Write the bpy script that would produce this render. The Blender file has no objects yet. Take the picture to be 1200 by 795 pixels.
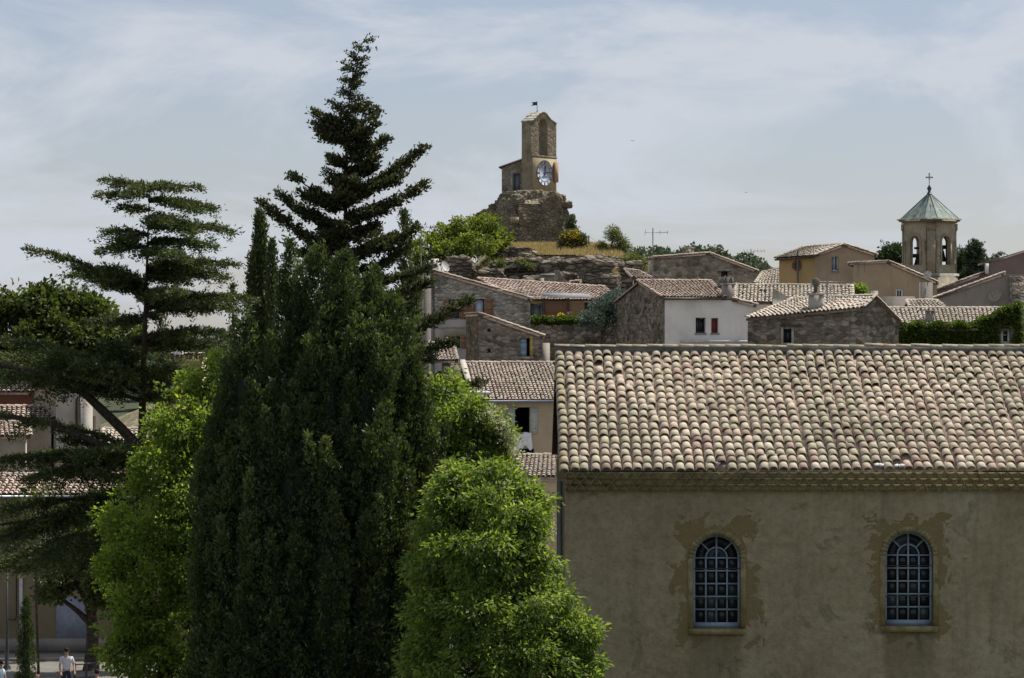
import bpy, bmesh, math, random
import numpy as np
from mathutils import Vector, Matrix, noise
from mathutils.geometry import tessellate_polygon
R = math.radians
random.seed(7)
rng = np.random.default_rng(7)
S = bpy.context.scene
C = S.collection

# ------------------------------------------------------------ camera, sky, sun, exposure
F = 3400.0                     # focal length in photo pixels (photo 1200 wide)
HX, HY = 600.0, 397.5
cam = bpy.data.objects.new('camera', bpy.data.cameras.new('camera'))
C.objects.link(cam)
cam.location = (0, 0, 0)
cam.rotation_euler = (R(90), 0, 0)
cam.data.sensor_width = 36
cam.data.lens = F / 1200 * 36
cam.data.clip_start = 0.5
cam.data.clip_end = 20000
S.camera = cam

SUN_EL, SUN_AZ = R(59), R(50)
world = bpy.data.worlds.new('World')
S.world = world
world.use_nodes = True
wn, wl = world.node_tree.nodes, world.node_tree.links
bg = wn['Background']
sky = wn.new('ShaderNodeTexSky')
sky.sky_type = 'NISHITA'
sky.sun_disc = False
sky.sun_elevation = SUN_EL
sky.sun_rotation = SUN_AZ
sky.air_density = 1.0
sky.dust_density = 0.5
sky.ozone_density = 3.0
tc = wn.new('ShaderNodeTexCoord')
mp = wn.new('ShaderNodeMapping')
mp.inputs['Scale'].default_value = (1.0, 1.0, 2.6)
mp.inputs['Location'].default_value = (0.35, 0.0, 0.18)
wl.new(tc.outputs['Generated'], mp.inputs['Vector'])
cn = wn.new('ShaderNodeTexNoise')
cn.inputs['Scale'].default_value = 9.0
cn.inputs['Detail'].default_value = 7.0
cn.inputs['Roughness'].default_value = 0.6
cn.inputs['Distortion'].default_value = 0.5
wl.new(mp.outputs['Vector'], cn.inputs['Vector'])
cr = wn.new('ShaderNodeValToRGB')
cr.color_ramp.elements[0].position = 0.43
cr.color_ramp.elements[0].color = (0.34, 0.34, 0.34, 1)
cr.color_ramp.elements[1].position = 0.585
cr.color_ramp.elements[1].color = (0.95, 0.95, 0.95, 1)
wl.new(cn.outputs['Fac'], cr.inputs['Fac'])
cm = wn.new('ShaderNodeMix')
cm.data_type = 'RGBA'
cm.inputs['B'].default_value = (6.9, 7.35, 8.1, 1)      # thin sunlit high cloud
wl.new(cr.outputs['Color'], cm.inputs['Factor'])
tn = wn.new('ShaderNodeMix'); tn.data_type = 'RGBA'; tn.blend_type = 'MULTIPLY'; tn.inputs['Factor'].default_value = 1.0
tn.inputs['B'].default_value = (0.96, 0.89, 0.95, 1)      # summer haze greys the blue
wl.new(sky.outputs['Color'], tn.inputs['A'])
wl.new(tn.outputs['Result'], cm.inputs['A'])
wl.new(cm.outputs['Result'], bg.inputs['Color'])
bg.inputs['Strength'].default_value = 0.07

sun = bpy.data.objects.new('sun', bpy.data.lights.new('sun', 'SUN'))
C.objects.link(sun)
sun.data.energy = 5.0
sun.data.angle = R(0.5)
sun.data.color = (1.0, 0.95, 0.86)
SD = Vector((math.sin(SUN_AZ) * math.cos(SUN_EL), math.cos(SUN_AZ) * math.cos(SUN_EL), math.sin(SUN_EL)))
sun.rotation_euler = SD.to_track_quat('Z', 'Y').to_euler()

S.view_settings.view_transform = 'Standard'
S.view_settings.look = 'None'
S.view_settings.exposure = 0.34
S.view_settings.gamma = 1
S.cycles.max_bounces = 6
S.cycles.transparent_max_bounces = 6
S.cycles.use_denoising = True

# ------------------------------------------------------------ helpers
WL = {}            # world location of every thing / part, for parenting


def at(px, py, Y):
    return Vector(((px - HX) / F * Y, Y, (HY - py) / F * Y))


def props(o, label=None, cat=None, group=None, kind=None):
    if label: o['label'] = label
    if cat: o['category'] = cat
    if group: o['group'] = group
    if kind: o['kind'] = kind
    return o


def thing(name, label, cat, loc, group=None):
    o = bpy.data.objects.new(name, None)
    C.objects.link(o)
    o.location = loc
    o.empty_display_size = 0.3
    WL[o.name] = Vector(loc)
    return props(o, label, cat, group)


def base_of(parent):
    return WL[parent.name] if parent is not None else Vector((0, 0, 0))


def link(name, me, parent=None, base=None):
    o = bpy.data.objects.new(name, me)
    C.objects.link(o)
    if parent is not None:
        o.parent = parent
        WL[o.name] = Vector(WL[parent.name])
    else:
        WL[o.name] = Vector(base or (0, 0, 0))
        o.location = WL[o.name]
    return o


def mesh_np(name, V, quads=None, tris=None, mat=None, tint=None, smooth=False):
    me = bpy.data.meshes.new(name)
    V = np.asarray(V, np.float32).reshape(-1, 3)
    loops, starts = [], []
    n = 0
    if quads is not None and len(quads):
        q = np.asarray(quads, np.int32).reshape(-1, 4)
        loops.append(q.ravel()); starts.append(np.arange(len(q)) * 4); n += q.size
    if tris is not None and len(tris):
        t = np.asarray(tris, np.int32).reshape(-1, 3)
        loops.append(t.ravel()); starts.append(n + np.arange(len(t)) * 3)
    L = np.concatenate(loops); Sx = np.concatenate(starts).astype(np.int32)
    me.vertices.add(len(V)); me.vertices.foreach_set('co', V.ravel())
    me.loops.add(len(L)); me.loops.foreach_set('vertex_index', L.astype(np.int32))
    me.polygons.add(len(Sx)); me.polygons.foreach_set('loop_start', Sx)
    if smooth:
        me.polygons.foreach_set('use_smooth', np.ones(len(Sx), bool))
    if tint is not None:
        a = me.attributes.new('tint', 'FLOAT', 'POINT')
        a.data.foreach_set('value', np.asarray(tint, np.float32))
    me.update(calc_edges=True)
    if mat: me.materials.append(mat)
    return me


def part(name, V, quads, mat, parent, tris=None, tint=None, smooth=False, base=None, kind=None):
    """one mesh object; V in world coordinates"""
    b = base_of(parent) if parent is not None else Vector(base or (0, 0, 0))
    V = np.asarray(V, np.float64).reshape(-1, 3) - np.array(b)
    o = link(name, mesh_np(name, V, quads, tris, mat, tint, smooth), parent, base=b)
    if kind: o['kind'] = kind
    return o


class MB:
    """collects quads/tris in world coordinates"""
    def __init__(s): s.v, s.q, s.t = [], [], []

    def quad(s, a, b, c, d):
        i = len(s.v); s.v += [tuple(a), tuple(b), tuple(c), tuple(d)]; s.q.append((i, i + 1, i + 2, i + 3))

    def tri(s, a, b, c):
        i = len(s.v); s.v += [tuple(a), tuple(b), tuple(c)]; s.t.append((i, i + 1, i + 2))

    def hexa(s, p):
        i = len(s.v); s.v += [tuple(x) for x in p]
        for f in ((0, 3, 2, 1), (4, 5, 6, 7), (0, 1, 5, 4), (1, 2, 6, 5), (2, 3, 7, 6), (3, 0, 4, 7)):
            s.q.append(tuple(i + k for k in f))

    def box(s, c, d, rz=0):
        cz, sz = math.cos(rz), math.sin(rz)
        p = []
        for z in (-.5, .5):
            for x, y in ((-.5, -.5), (.5, -.5), (.5, .5), (-.5, .5)):
                X, Y = x * d[0], y * d[1]
                p.append((c[0] + X * cz - Y * sz, c[1] + X * sz + Y * cz, c[2] + z * d[2]))
        s.hexa(p)

    def bar(s, pl, u0, u1, z0, z1, o0, o1):
        s.hexa([pl.W(u0, z0, o0), pl.W(u1, z0, o0), pl.W(u1, z0, o1), pl.W(u0, z0, o1),
                pl.W(u0, z1, o0), pl.W(u1, z1, o0), pl.W(u1, z1, o1), pl.W(u0, z1, o1)])

    def prism(s, bottom, top):
        n = len(bottom); i = len(s.v)
        s.v += [tuple(p) for p in bottom] + [tuple(p) for p in top]
        for k in range(n):
            s.q.append((i + k, i + (k + 1) % n, i + n + (k + 1) % n, i + n + k))
        for loop, off in ((bottom, 0), (top, n)):
            for t in tessellate_polygon([[Vector(p) for p in loop]]):
                s.t.append(tuple(i + off + k for k in t))

    def slab(s, poly, direction):
        s.prism(poly, [Vector(p) + Vector(direction) for p in poly])

    def tube(s, pts, rad, n=6, cap=True):
        pts = [Vector(p) for p in pts]
        if not hasattr(rad, '__len__'): rad = [rad] * len(pts)
        i0 = len(s.v)
        up = Vector((0.13, 0.31, 0.94))
        for k, p in enumerate(pts):
            d = (pts[min(k + 1, len(pts) - 1)] - pts[max(k - 1, 0)]).normalized()
            a = d.cross(up)
            if a.length < .05: a = d.cross(Vector((1, 0, 0)))
            a.normalize(); b = d.cross(a)
            for j in range(n):
                t = 2 * math.pi * j / n
                s.v.append(tuple(p + (a * math.cos(t) + b * math.sin(t)) * rad[k]))
        for k in range(len(pts) - 1):
            for j in range(n):
                s.q.append((i0 + k * n + j, i0 + k * n + (j + 1) % n, i0 + (k + 1) * n + (j + 1) % n, i0 + (k + 1) * n + j))
        if cap:
            for k, sg in ((0, 1), (len(pts) - 1, -1)):
                for j in range(1, n - 1):
                    s.t.append((i0 + k * n, i0 + k * n + j, i0 + k * n + j + 1)[::sg])

    def lathe(s, c, prof, n=10):
        i0 = len(s.v)
        for (r, z) in prof:
            for j in range(n):
                t = 2 * math.pi * j / n
                s.v.append((c[0] + r * math.cos(t), c[1] + r * math.sin(t), c[2] + z))
        for k in range(len(prof) - 1):
            for j in range(n):
                s.q.append((i0 + k * n + j, i0 + k * n + (j + 1) % n, i0 + (k + 1) * n + (j + 1) % n, i0 + (k + 1) * n + j))
        for k in (0, len(prof) - 1):
            for j in range(1, n - 1):
                s.t.append((i0 + k * n, i0 + k * n + j, i0 + k * n + j + 1))

    def build(s, name, mat, parent=None, smooth=False, base=None, kind=None):
        return part(name, s.v, s.q, mat, parent, tris=s.t, smooth=smooth, base=base, kind=kind)


class Pl:
    """vertical plane through a point; u runs along it, o goes into the building"""
    def __init__(s, px, Y, deg=0.0, X=None):
        s.A = Vector(((px - HX) / F * Y if X is None else X, Y, 0))
        t = R(deg); s.deg = deg
        s.u = Vector((math.cos(t), math.sin(t), 0)); s.v = Vector((-math.sin(t), math.cos(t), 0))

    def W(s, u, z, o=0.0):
        p = s.A + s.u * u + s.v * o
        return Vector((p.x, p.y, z))

    def uz(s, px, py):
        d = Vector(((px - HX) / F, 1, (HY - py) / F))
        t = s.A.dot(s.v) / d.dot(s.v)
        p = d * t
        return ((p - s.A).dot(s.u), p.z)

    def P(s, px, py, o=0.0):
        u, z = s.uz(px, py)
        return s.W(u, z, o)

    def rect(s, x0, y0, x1, y1):
        u0, za = s.uz(x0, (y0 + y1) / 2); u1, zb = s.uz(x1, (y0 + y1) / 2)
        xm = (x0 + x1) / 2
        return (u0, u1, s.uz(xm, y1)[1], s.uz(xm, y0)[1])

    def side(s, deg):
        q = Pl(0, 1, s.deg + deg); q.A = s.A.copy(); return q

    def moved(s, u=0, o=0, deg=0):
        q = Pl(0, 1, s.deg + deg); q.A = s.A + s.u * u + s.v * o; return q


def arch_pts(u0, u1, z0, z1, n=12):
    r = (u1 - u0) / 2; c = (u0 + u1) / 2; zs = z1 - r
    p = [(u0, z0), (u1, z0)]
    for k in range(n + 1):
        a = math.pi * k / n
        p.append((c + r * math.cos(a), zs + r * math.sin(a)))
    return p


def wall(pl, poly, holes, mat, parent, name='wall', reveal=0.22, thick=None):
    """poly: list of (u,z); holes: list of (u,z) loops. Front face with holes, reveals into the wall."""
    loops = [[Vector((u, z, 0)) for u, z in poly]] + [[Vector((u, z, 0)) for u, z in h] for h in holes]
    tr = tessellate_polygon(loops)
    flat = [p for l in loops for p in l]
    m = MB()
    m.v = [tuple(pl.W(p.x, p.y, 0)) for p in flat]
    for t in tr:
        a, b, c = (flat[k] for k in t)
        ar = (b.x - a.x) * (c.y - a.y) - (b.y - a.y) * (c.x - a.x)
        m.t.append(tuple(t) if ar > 0 else tuple(t)[::-1])
    for h in holes:
        n = len(h)
        for k in range(n):
            a, b = h[k], h[(k + 1) % n]
            m.quad(pl.W(a[0], a[1], 0), pl.W(a[0], a[1], reveal), pl.W(b[0], b[1], reveal), pl.W(b[0], b[1], 0))
    if thick:
        i = len(m.v)
        n = len(poly)
        for u, z in poly: m.v.append(tuple(pl.W(u, z, 0)))
        for u, z in poly: m.v.append(tuple(pl.W(u, z, thick)))
        for k in range(n):
            m.q.append((i + k, i + n + k, i + n + (k + 1) % n, i + (k + 1) % n))
        for t in tessellate_polygon([[Vector((u, z, 0)) for u, z in poly]]):
            m.t.append(tuple(i + n + k for k in t))
    return m.build(name, mat, parent)


def rect_loop(r):
    return [(r[0], r[2]), (r[1], r[2]), (r[1], r[3]), (r[0], r[3])]


def window(pl, r, parent, fmat, pmat, nv=1, nh=0, rec=0.16, fw=0.06, mw=0.035, name='window', sill=None, label=None, panes=True):
    """frame mesh with its panes as sub-parts"""
    u0, u1, z0, z1 = r
    m = MB()
    m.bar(pl, u0, u0 + fw, z0, z1, rec, rec + .06); m.bar(pl, u1 - fw, u1, z0, z1, rec, rec + .06)
    m.bar(pl, u0 + fw, u1 - fw, z0, z0 + fw, rec, rec + .06); m.bar(pl, u0 + fw, u1 - fw, z1 - fw, z1, rec, rec + .06)
    us = [u0 + fw + (u1 - u0 - 2 * fw) * k / (nv + 1) for k in range(nv + 2)]
    zs = [z0 + fw + (z1 - z0 - 2 * fw) * k / (nh + 1) for k in range(nh + 2)]
    for k in range(1, nv + 1): m.bar(pl, us[k] - mw / 2, us[k] + mw / 2, z0 + fw, z1 - fw, rec + .005, rec + .055)
    for k in range(1, nh + 1): m.bar(pl, u0 + fw, u1 - fw, zs[k] - mw / 2, zs[k] + mw / 2, rec + .008, rec + .052)
    w = m.build(name, fmat, parent)
    if label: w['label'] = label
    if panes:
        for i in range(nv + 1):
            for j in range(nh + 1):
                g = MB(); g.bar(pl, us[i] + .004, us[i + 1] - .004, zs[j] + .004, zs[j + 1] - .004, rec + .03, rec + .04)
                g.build('pane', pmat, w)
    if sill:
        g = MB(); g.bar(pl, u0 - .06, u1 + .06, z0 - .09, z0 - .004, -.07, rec - .004); g.build('sill', sill, w)
    return w


def shutter(pl, u0, u1, z0, z1, parent, mat, off=-.045, label=None, slats=True):
    m = MB()
    m.bar(pl, u0, u1, z0, z1, off, off + .035)
    if slats:
        for t in (.12, .5, .88):
            zz = z0 + (z1 - z0) * t
            m.bar(pl, u0 + .02, u1 - .02, zz - .05, zz + .05, off - .02, off - .002)
    o = m.build('shutter', mat, parent)
    if label: o['label'] = label
    return o


# ------------------------------------------------------------ materials
MT = {}


def nmat(name):
    m = bpy.data.materials.new(name); m.use_nodes = True
    MT[name] = m
    return m, m.node_tree.nodes, m.node_tree.links, m.node_tree.nodes['Principled BSDF']


def setb(b, rough=.9, spec=.2):
    b.inputs['Roughness'].default_value = rough
    b.inputs['Specular IOR Level'].default_value = spec


def ramp(n, cols, pos=None, interp='LINEAR'):
    r = n.new('ShaderNodeValToRGB'); e = r.color_ramp.elements
    r.color_ramp.interpolation = interp
    while len(e) < len(cols): e.new(0.5)
    for k, c in enumerate(cols):
        e[k].position = pos[k] if pos else k / max(1, len(cols) - 1)
        e[k].color = (*c, 1)
    return r


def objco(n, l, scale=(1, 1, 1)):
    t = n.new('ShaderNodeTexCoord'); m = n.new('ShaderNodeMapping')
    m.inputs['Scale'].default_value = scale
    l.new(t.outputs['Object'], m.inputs['Vector'])
    return m.outputs['Vector']


def noise_n(n, l, vec, scale, detail=5, rough=.6, dist=0):
    x = n.new('ShaderNodeTexNoise')
    x.inputs['Scale'].default_value = scale; x.inputs['Detail'].default_value = detail
    x.inputs['Roughness'].default_value = rough; x.inputs['Distortion'].default_value = dist
    l.new(vec, x.inputs['Vector'])
    return x.outputs['Fac']


def mixc(n, l, fac, a, b, mode='MIX'):
    m = n.new('ShaderNodeMix'); m.data_type = 'RGBA'; m.blend_type = mode
    for key, v in (('Factor', fac), ('A', a), ('B', b)):
        if isinstance(v, (int, float)): m.inputs[key].default_value = v
        elif isinstance(v, tuple): m.inputs[key].default_value = (*v, 1)
        else: l.new(v, m.inputs[key])
    return m.outputs['Result']


def mathn(n, l, op, a, b=None, c=None):
    m = n.new('ShaderNodeMath'); m.operation = op
    for k, v in enumerate((a, b, c)):
        if v is None: continue
        if isinstance(v, (int, float)): m.inputs[k].default_value = v
        else: l.new(v, m.inputs[k])
    return m.outputs[0]


def bump(n, l, b, h, strength=.5, dist=.02):
    x = n.new('ShaderNodeBump'); x.inputs['Strength'].default_value = strength; x.inputs['Distance'].default_value = dist
    l.new(h, x.inputs['Height']); l.new(x.outputs['Normal'], b.inputs['Normal'])


def m_plain(name, col, rough=.7, spec=.3, var=.12, scale=6, metal=0):
    m, n, l, b = nmat(name); setb(b, rough, spec); b.inputs['Metallic'].default_value = metal
    v = objco(n, l); f = noise_n(n, l, v, scale, 4)
    lo = tuple(c * (1 - var * 2) for c in col); hi = tuple(min(1, c * (1 + var * 2)) for c in col)
    r = ramp(n, [lo, hi], [.3, .7]); l.new(f, r.inputs['Fac']); l.new(r.outputs['Color'], b.inputs['Base Color'])
    return m


def m_plaster(name, col, dark=(.12, .11, .09), stain=.4, streak=.35, rough=.93):
    m, n, l, b = nmat(name); setb(b, rough, .1)
    v = objco(n, l)
    f1 = noise_n(n, l, v, .55, 6, .62); f2 = noise_n(n, l, v, 7, 5, .7)
    r1 = ramp(n, [tuple(c * .8 for c in col), col, tuple(min(1, c * 1.13) for c in col)], [.3, .5, .7]); l.new(f1, r1.inputs['Fac'])
    sv = objco(n, l, (2.6, 2.6, .28)); f3 = noise_n(n, l, sv, 1.3, 6, .65)
    r3 = ramp(n, [(0, 0, 0), (1, 1, 1)], [.56, .8]); l.new(f3, r3.inputs['Fac'])
    fac = mathn(n, l, 'MULTIPLY', r3.outputs['Color'], streak)
    c1 = mixc(n, l, fac, r1.outputs['Color'], dark)
    r4 = ramp(n, [(0, 0, 0), (1, 1, 1)], [.6, .72]); l.new(f2, r4.inputs['Fac'])
    fac2 = mathn(n, l, 'MULTIPLY', r4.outputs['Color'], stain * .5)
    c2 = mixc(n, l, fac2, c1, tuple(c * .6 for c in col))
    l.new(c2, b.inputs['Base Color'])
    bump(n, l, b, noise_n(n, l, v, 9, 6, .7), .5, .025)
    return m


def m_stone(name, cols, mortar, size=.26, flat=1.7, mort=.5, bstr=.9, moss=None, bd=.05):
    m, n, l, b = nmat(name); setb(b, .95, .1)
    v0 = objco(n, l, (1 / size, 1 / size, flat / size))
    wob = n.new('ShaderNodeTexNoise'); wob.inputs['Scale'].default_value = .9; wob.inputs['Detail'].default_value = 3
    l.new(v0, wob.inputs['Vector'])
    vv = n.new('ShaderNodeVectorMath'); vv.operation = 'MULTIPLY_ADD'; vv.inputs[1].default_value = (.55, .55, .55)
    l.new(wob.outputs['Color'], vv.inputs[0]); l.new(v0, vv.inputs[2])
    vo = n.new('ShaderNodeTexVoronoi'); vo.inputs['Scale'].default_value = 1; vo.inputs['Randomness'].default_value = .9
    ve = n.new('ShaderNodeTexVoronoi'); ve.feature = 'DISTANCE_TO_EDGE'; ve.inputs['Scale'].default_value = 1; ve.inputs['Randomness'].default_value = .9
    l.new(vv.outputs[0], vo.inputs['Vector']); l.new(vv.outputs[0], ve.inputs['Vector'])
    sep = n.new('ShaderNodeSeparateColor'); l.new(vo.outputs['Color'], sep.inputs['Color'])
    rc = ramp(n, cols); l.new(sep.outputs['Red'], rc.inputs['Fac'])
    v1 = objco(n, l)
    big = noise_n(n, l, v1, .5, 5, .65); rb = ramp(n, [(.62,) * 3, (1.18,) * 3], [.32, .68]); l.new(big, rb.inputs['Fac'])
    fine = noise_n(n, l, v1, 14, 5, .75); rf = ramp(n, [(.7,) * 3, (1.25,) * 3], [.3, .7]); l.new(fine, rf.inputs['Fac'])
    c = mixc(n, l, 1.0, rc.outputs['Color'], rb.outputs['Color'], 'MULTIPLY')
    c = mixc(n, l, 1.0, c, rf.outputs['Color'], 'MULTIPLY')
    rm = ramp(n, [(1, 1, 1), (0, 0, 0)], [.03, .13]); l.new(ve.outputs['Distance'], rm.inputs['Fac'])
    fm = mathn(n, l, 'MULTIPLY', rm.outputs['Color'], mort)
    c = mixc(n, l, fm, c, mortar)
    if moss:
        f = noise_n(n, l, v1, 1.7, 6, .7); r = ramp(n, [(0, 0, 0), (1, 1, 1)], [.55, .7]); l.new(f, r.inputs['Fac'])
        c = mixc(n, l, mathn(n, l, 'MULTIPLY', r.outputs['Color'], .6), c, moss)
    l.new(c, b.inputs['Base Color'])
    rh = ramp(n, [(0, 0, 0), (1, 1, 1)], [.0, .22]); l.new(ve.outputs['Distance'], rh.inputs['Fac'])
    h = mathn(n, l, 'ADD', rh.outputs['Color'], mathn(n, l, 'MULTIPLY', fine, .5))
    h = mathn(n, l, 'ADD', h, mathn(n, l, 'MULTIPLY', sep.outputs['Green'], .7))
    bump(n, l, b, h, bstr, bd)
    return m


def m_tile(name, cols, use_obj=False, lichen=None, lich_amt=.62, pos=None, lsc=26, nlo=.62):
    m, n, l, b = nmat(name); setb(b, .88, .15)
    if use_obj:
        oi = n.new('ShaderNodeObjectInfo'); rnd = oi.outputs['Random']
    else:
        at_ = n.new('ShaderNodeAttribute'); at_.attribute_name = 'tint'; rnd = at_.outputs['Fac']
    rc = ramp(n, cols, pos); l.new(rnd, rc.inputs['Fac'])
    v = n.new('ShaderNodeNewGeometry').outputs['Position']
    f = noise_n(n, l, v, 11, 6, .75); rf = ramp(n, [(nlo,) * 3, (1.18,) * 3], [.3, .68]); l.new(f, rf.inputs['Fac'])
    c = mixc(n, l, 1.0, rc.outputs['Color'], rf.outputs['Color'], 'MULTIPLY')
    big = noise_n(n, l, v, .45, 5, .6); rb = ramp(n, [(.74, .76, .72), (1.12, 1.1, 1.1)], [.35, .65]); l.new(big, rb.inputs['Fac'])
    c = mixc(n, l, 1.0, c, rb.outputs['Color'], 'MULTIPLY')
    f2 = noise_n(n, l, v, lsc, 3, .6); r2 = ramp(n, [(0, 0, 0), (1, 1, 1)], [lich_amt, lich_amt + .06]); l.new(f2, r2.inputs['Fac'])
    c = mixc(n, l, mathn(n, l, 'MULTIPLY', r2.outputs['Color'], .7), c, lichen or (.2, .18, .15))
    l.new(c, b.inputs['Base Color'])
    bump(n, l, b, f, .4, .012)
    return m


def m_leaf(name, cols, trans=.35, tcol=None, rough=.55, spec=.25):
    m, n, l, b = nmat(name); setb(b, rough, spec)
    a = n.new('ShaderNodeAttribute'); a.attribute_name = 'tint'
    rc = ramp(n, cols); l.new(a.outputs['Fac'], rc.inputs['Fac'])
    l.new(rc.outputs['Color'], b.inputs['Base Color'])
    t = n.new('ShaderNodeBsdfTranslucent')
    tc_ = mixc(n, l, 1.0, rc.outputs['Color'], tcol or (1.6, 1.7, .7), 'MULTIPLY')
    l.new(tc_, t.inputs['Color'])
    mx = n.new('ShaderNodeMixShader'); mx.inputs[0].default_value = trans
    l.new(b.outputs[0], mx.inputs[1]); l.new(t.outputs[0], mx.inputs[2])
    l.new(mx.outputs[0], n['Material Output'].inputs['Surface'])
    return m


def m_glass(name, col=(.012, .015, .018), rough=.08):
    m, n, l, b = nmat(name); setb(b, rough, .35)
    oi = n.new('ShaderNodeObjectInfo'); rg_ = ramp(n, [tuple(c * .5 for c in col), col, tuple(c * 3.2 for c in col)], [0, .6, 1]); l.new(oi.outputs['Random'], rg_.inputs['Fac']); l.new(rg_.outputs['Color'], b.inputs['Base Color'])  # base colour varies per pane in place of varied reflections and room glimpses
    v = objco(n, l); bump(n, l, b, noise_n(n, l, v, 2.2, 2, .5), .12, .02)
    return m


TEMPLE_COLS = [(.32, .235, .19), (.47, .345, .27), (.55, .435, .335), (.585, .495, .38), (.56, .485, .36), (.53, .47, .335), (.605, .525, .42)]
TEMPLE_POS = [0, .06, .17, .42, .68, .88, 1]
m_tile('tile_near', TEMPLE_COLS, True, pos=TEMPLE_POS, nlo=.74)
m_tile('tile_near_joined', TEMPLE_COLS, False, pos=TEMPLE_POS, nlo=.74)
m_tile('tile_lichen', [(.47, .44, .36), (.46, .45, .34), (.45, .41, .31)], True, lichen=(.52, .23, .04), lich_amt=.545, lsc=13)
m_tile('tile_lichen_joined', [(.47, .44, .36), (.46, .45, .34), (.45, .41, .31)], False, lichen=(.52, .23, .04), lich_amt=.53, lsc=13)
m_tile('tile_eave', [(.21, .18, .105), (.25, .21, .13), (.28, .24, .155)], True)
VIL = [(.19, .14, .12), (.36, .27, .22), (.44, .36, .29), (.50, .43, .36), (.40, .36, .30), (.52, .46, .40)]
m_tile('tile_village', VIL)
m_tile('tile_pink', [(.20, .14, .12), (.37, .26, .21), (.45, .34, .28), (.53, .45, .38), (.41, .32, .26), (.55, .48, .42)])
m_tile('tile_pale', [(.24, .19, .16), (.42, .35, .28), (.50, .43, .36), (.56, .50, .43), (.46, .41, .34), (.58, .53, .46)])
m_plain('tile_pan', (.13, .10, .085), .95, .1, .2)
m_plain('mortar', (.30, .28, .24), .95, .1, .2, 3)
m_plain('mortar_dark', (.13, .125, .11), .95, .1, .25, 3)

m_stone('stone_shuttered', [(.24, .21, .17), (.44, .405, .345), (.56, .52, .45), (.36, .335, .29)], (.36, .33, .28), .36, 1.9, .55, 1.2)
m_stone('stone_brown', [(.11, .09, .07), (.25, .215, .17), (.40, .35, .28), (.20, .175, .14)], (.23, .20, .16), .36, 1.5, .6, 1.2)
m_stone('stone_dark', [(.085, .072, .058), (.19, .165, .135), (.34, .30, .245), (.145, .125, .105)], (.17, .15, .12), .36, 1.5, .5, 1.2)
m_stone('stone_far', [(.15, .125, .095), (.28, .245, .195), (.42, .375, .31), (.22, .195, .155)], (.29, .26, .21), .44, 1.3, .6, 1.2)
m_stone('stone_ruin', [(.17, .145, .10), (.27, .235, .17), (.34, .30, .215), (.21, .185, .14)], (.24, .21, .155), .34, 1.3, .5, 1.2, (.13, .12, .075), .09)
m_stone('stone_belfry', [(.18, .155, .11), (.25, .215, .155), (.29, .25, .18), (.21, .185, .135)], (.24, .205, .15), .5, 1.2, .5, .5, (.12, .105, .075))
m_stone('stone_tower', [(.27, .235, .18), (.31, .27, .205), (.34, .30, .23), (.29, .25, .19)], (.25, .22, .17), .6, 1.3, .35, .35, (.19, .165, .13))
m_stone('rock', [(.17, .135, .10), (.28, .235, .18), (.38, .33, .265), (.235, .195, .15)], (.12, .10, .08), .7, 2.6, .6, 1.4, (.15, .14, .09), .16)
m_plaster('plaster_white', (.72, .69, .64), (.30, .28, .24), .25, .3)
m_plaster('plaster_ochre', (.42, .29, .14), (.20, .15, .1), .3, .2)
m_plaster('plaster_gable', (.36, .275, .185), (.17, .14, .11), .5, .35)
m_plaster('plaster_stained', (.35, .27, .18), (.07, .06, .05), .5, .75)
m_plaster('plaster_beige', (.44, .36, .25), (.25, .19, .12), .35, .3)
m_plaster('plaster_panel', (.33, .275, .18), (.2, .17, .12), .35, .3)
m_plaster('plaster_shaded', (.19, .155, .10), (.12, .1, .08), .35, .3)  # yellow plaster copy with the heavy shade put into its colour
m_plaster('plaster_yellow', (.42, .34, .20), (.2, .17, .12), .35, .3)
m_plaster('plaster_grey', (.40, .37, .32), (.16, .15, .13), .4, .5)
m_plaster('plaster_greydark', (.24, .215, .19), (.07, .065, .06), .5, .7)
m_plaster('plaster_mauve', (.20, .15, .14), (.08, .07, .07), .4, .4)
m_plaster('plaster_red', (.26, .12, .085), (.12, .07, .05), .4, .3)
m_plain('surround', (.225, .185, .10), .95, .1, .2, 5)
m_plain('membrane', (.20, .205, .22), .9, .1, .1, 4)
m_plain('tile_pan_hall', (.26, .20, .16), .95, .1, .25, 9)
m_plain('paving', (.20, .185, .165), .9, .15, .15, 3)
m_plain('wood_brown', (.23, .125, .075), .75, .25, .12, 10)
m_plain('wood_dark', (.07, .05, .035), .75, .25, .2, 10)
m_plain('wood_pale', (.33, .21, .11), .75, .25, .15, 10)
m_plain('shutter_grey', (.42, .46, .42), .6, .3, .07, 8)
m_plain('paint_blue', (.24, .36, .47), .6, .3, .07, 8)
m_plain('paint_window', (.215, .27, .33), .5, .35, .08, 12)
m_plain('paint_white', (.72, .72, .70), .6, .3, .05, 8)
m_plain('paint_yellow', (.50, .36, .09), .7, .25, .1, 8)
m_plain('paint_greyblue', (.20, .22, .27), .6, .3, .08, 6)
m_plain('metal_dark', (.035, .036, .04), .5, .4, .15, 9)
m_plain('metal_grey', (.22, .23, .25), .45, .4, .1, 9, .6)
m_plain('zinc', (.24, .27, .30), .4, .5, .12, 4, .5)
m_plain('copper_green', (.135, .18, .16), .6, .3, .25, 2.5)
m_plain('copper_rib', (.07, .10, .085), .6, .3, .15, 6)
m_plain('cloth_white', (.80, .80, .82), .9, .1, .04, 8)
m_plain('terracotta', (.42, .20, .12), .85, .2, .12, 8)
m_plain('bark', (.055, .045, .036), .95, .1, .3, 9)
m_plain('bark_grey', (.10, .085, .07), .95, .1, .3, 9)
m_plain('slab_grey', (.50, .49, .47), .85, .2, .08, 4)
m_plain('clock_white', (.40, .44, .51), 1.0, .0, .04, 6)
m_plain('clock_ink', (.03, .03, .05), .6, .3, .05, 6)
m_plain('inside_dark', (.02, .018, .016), .95, .05, .2, 3)
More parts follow.
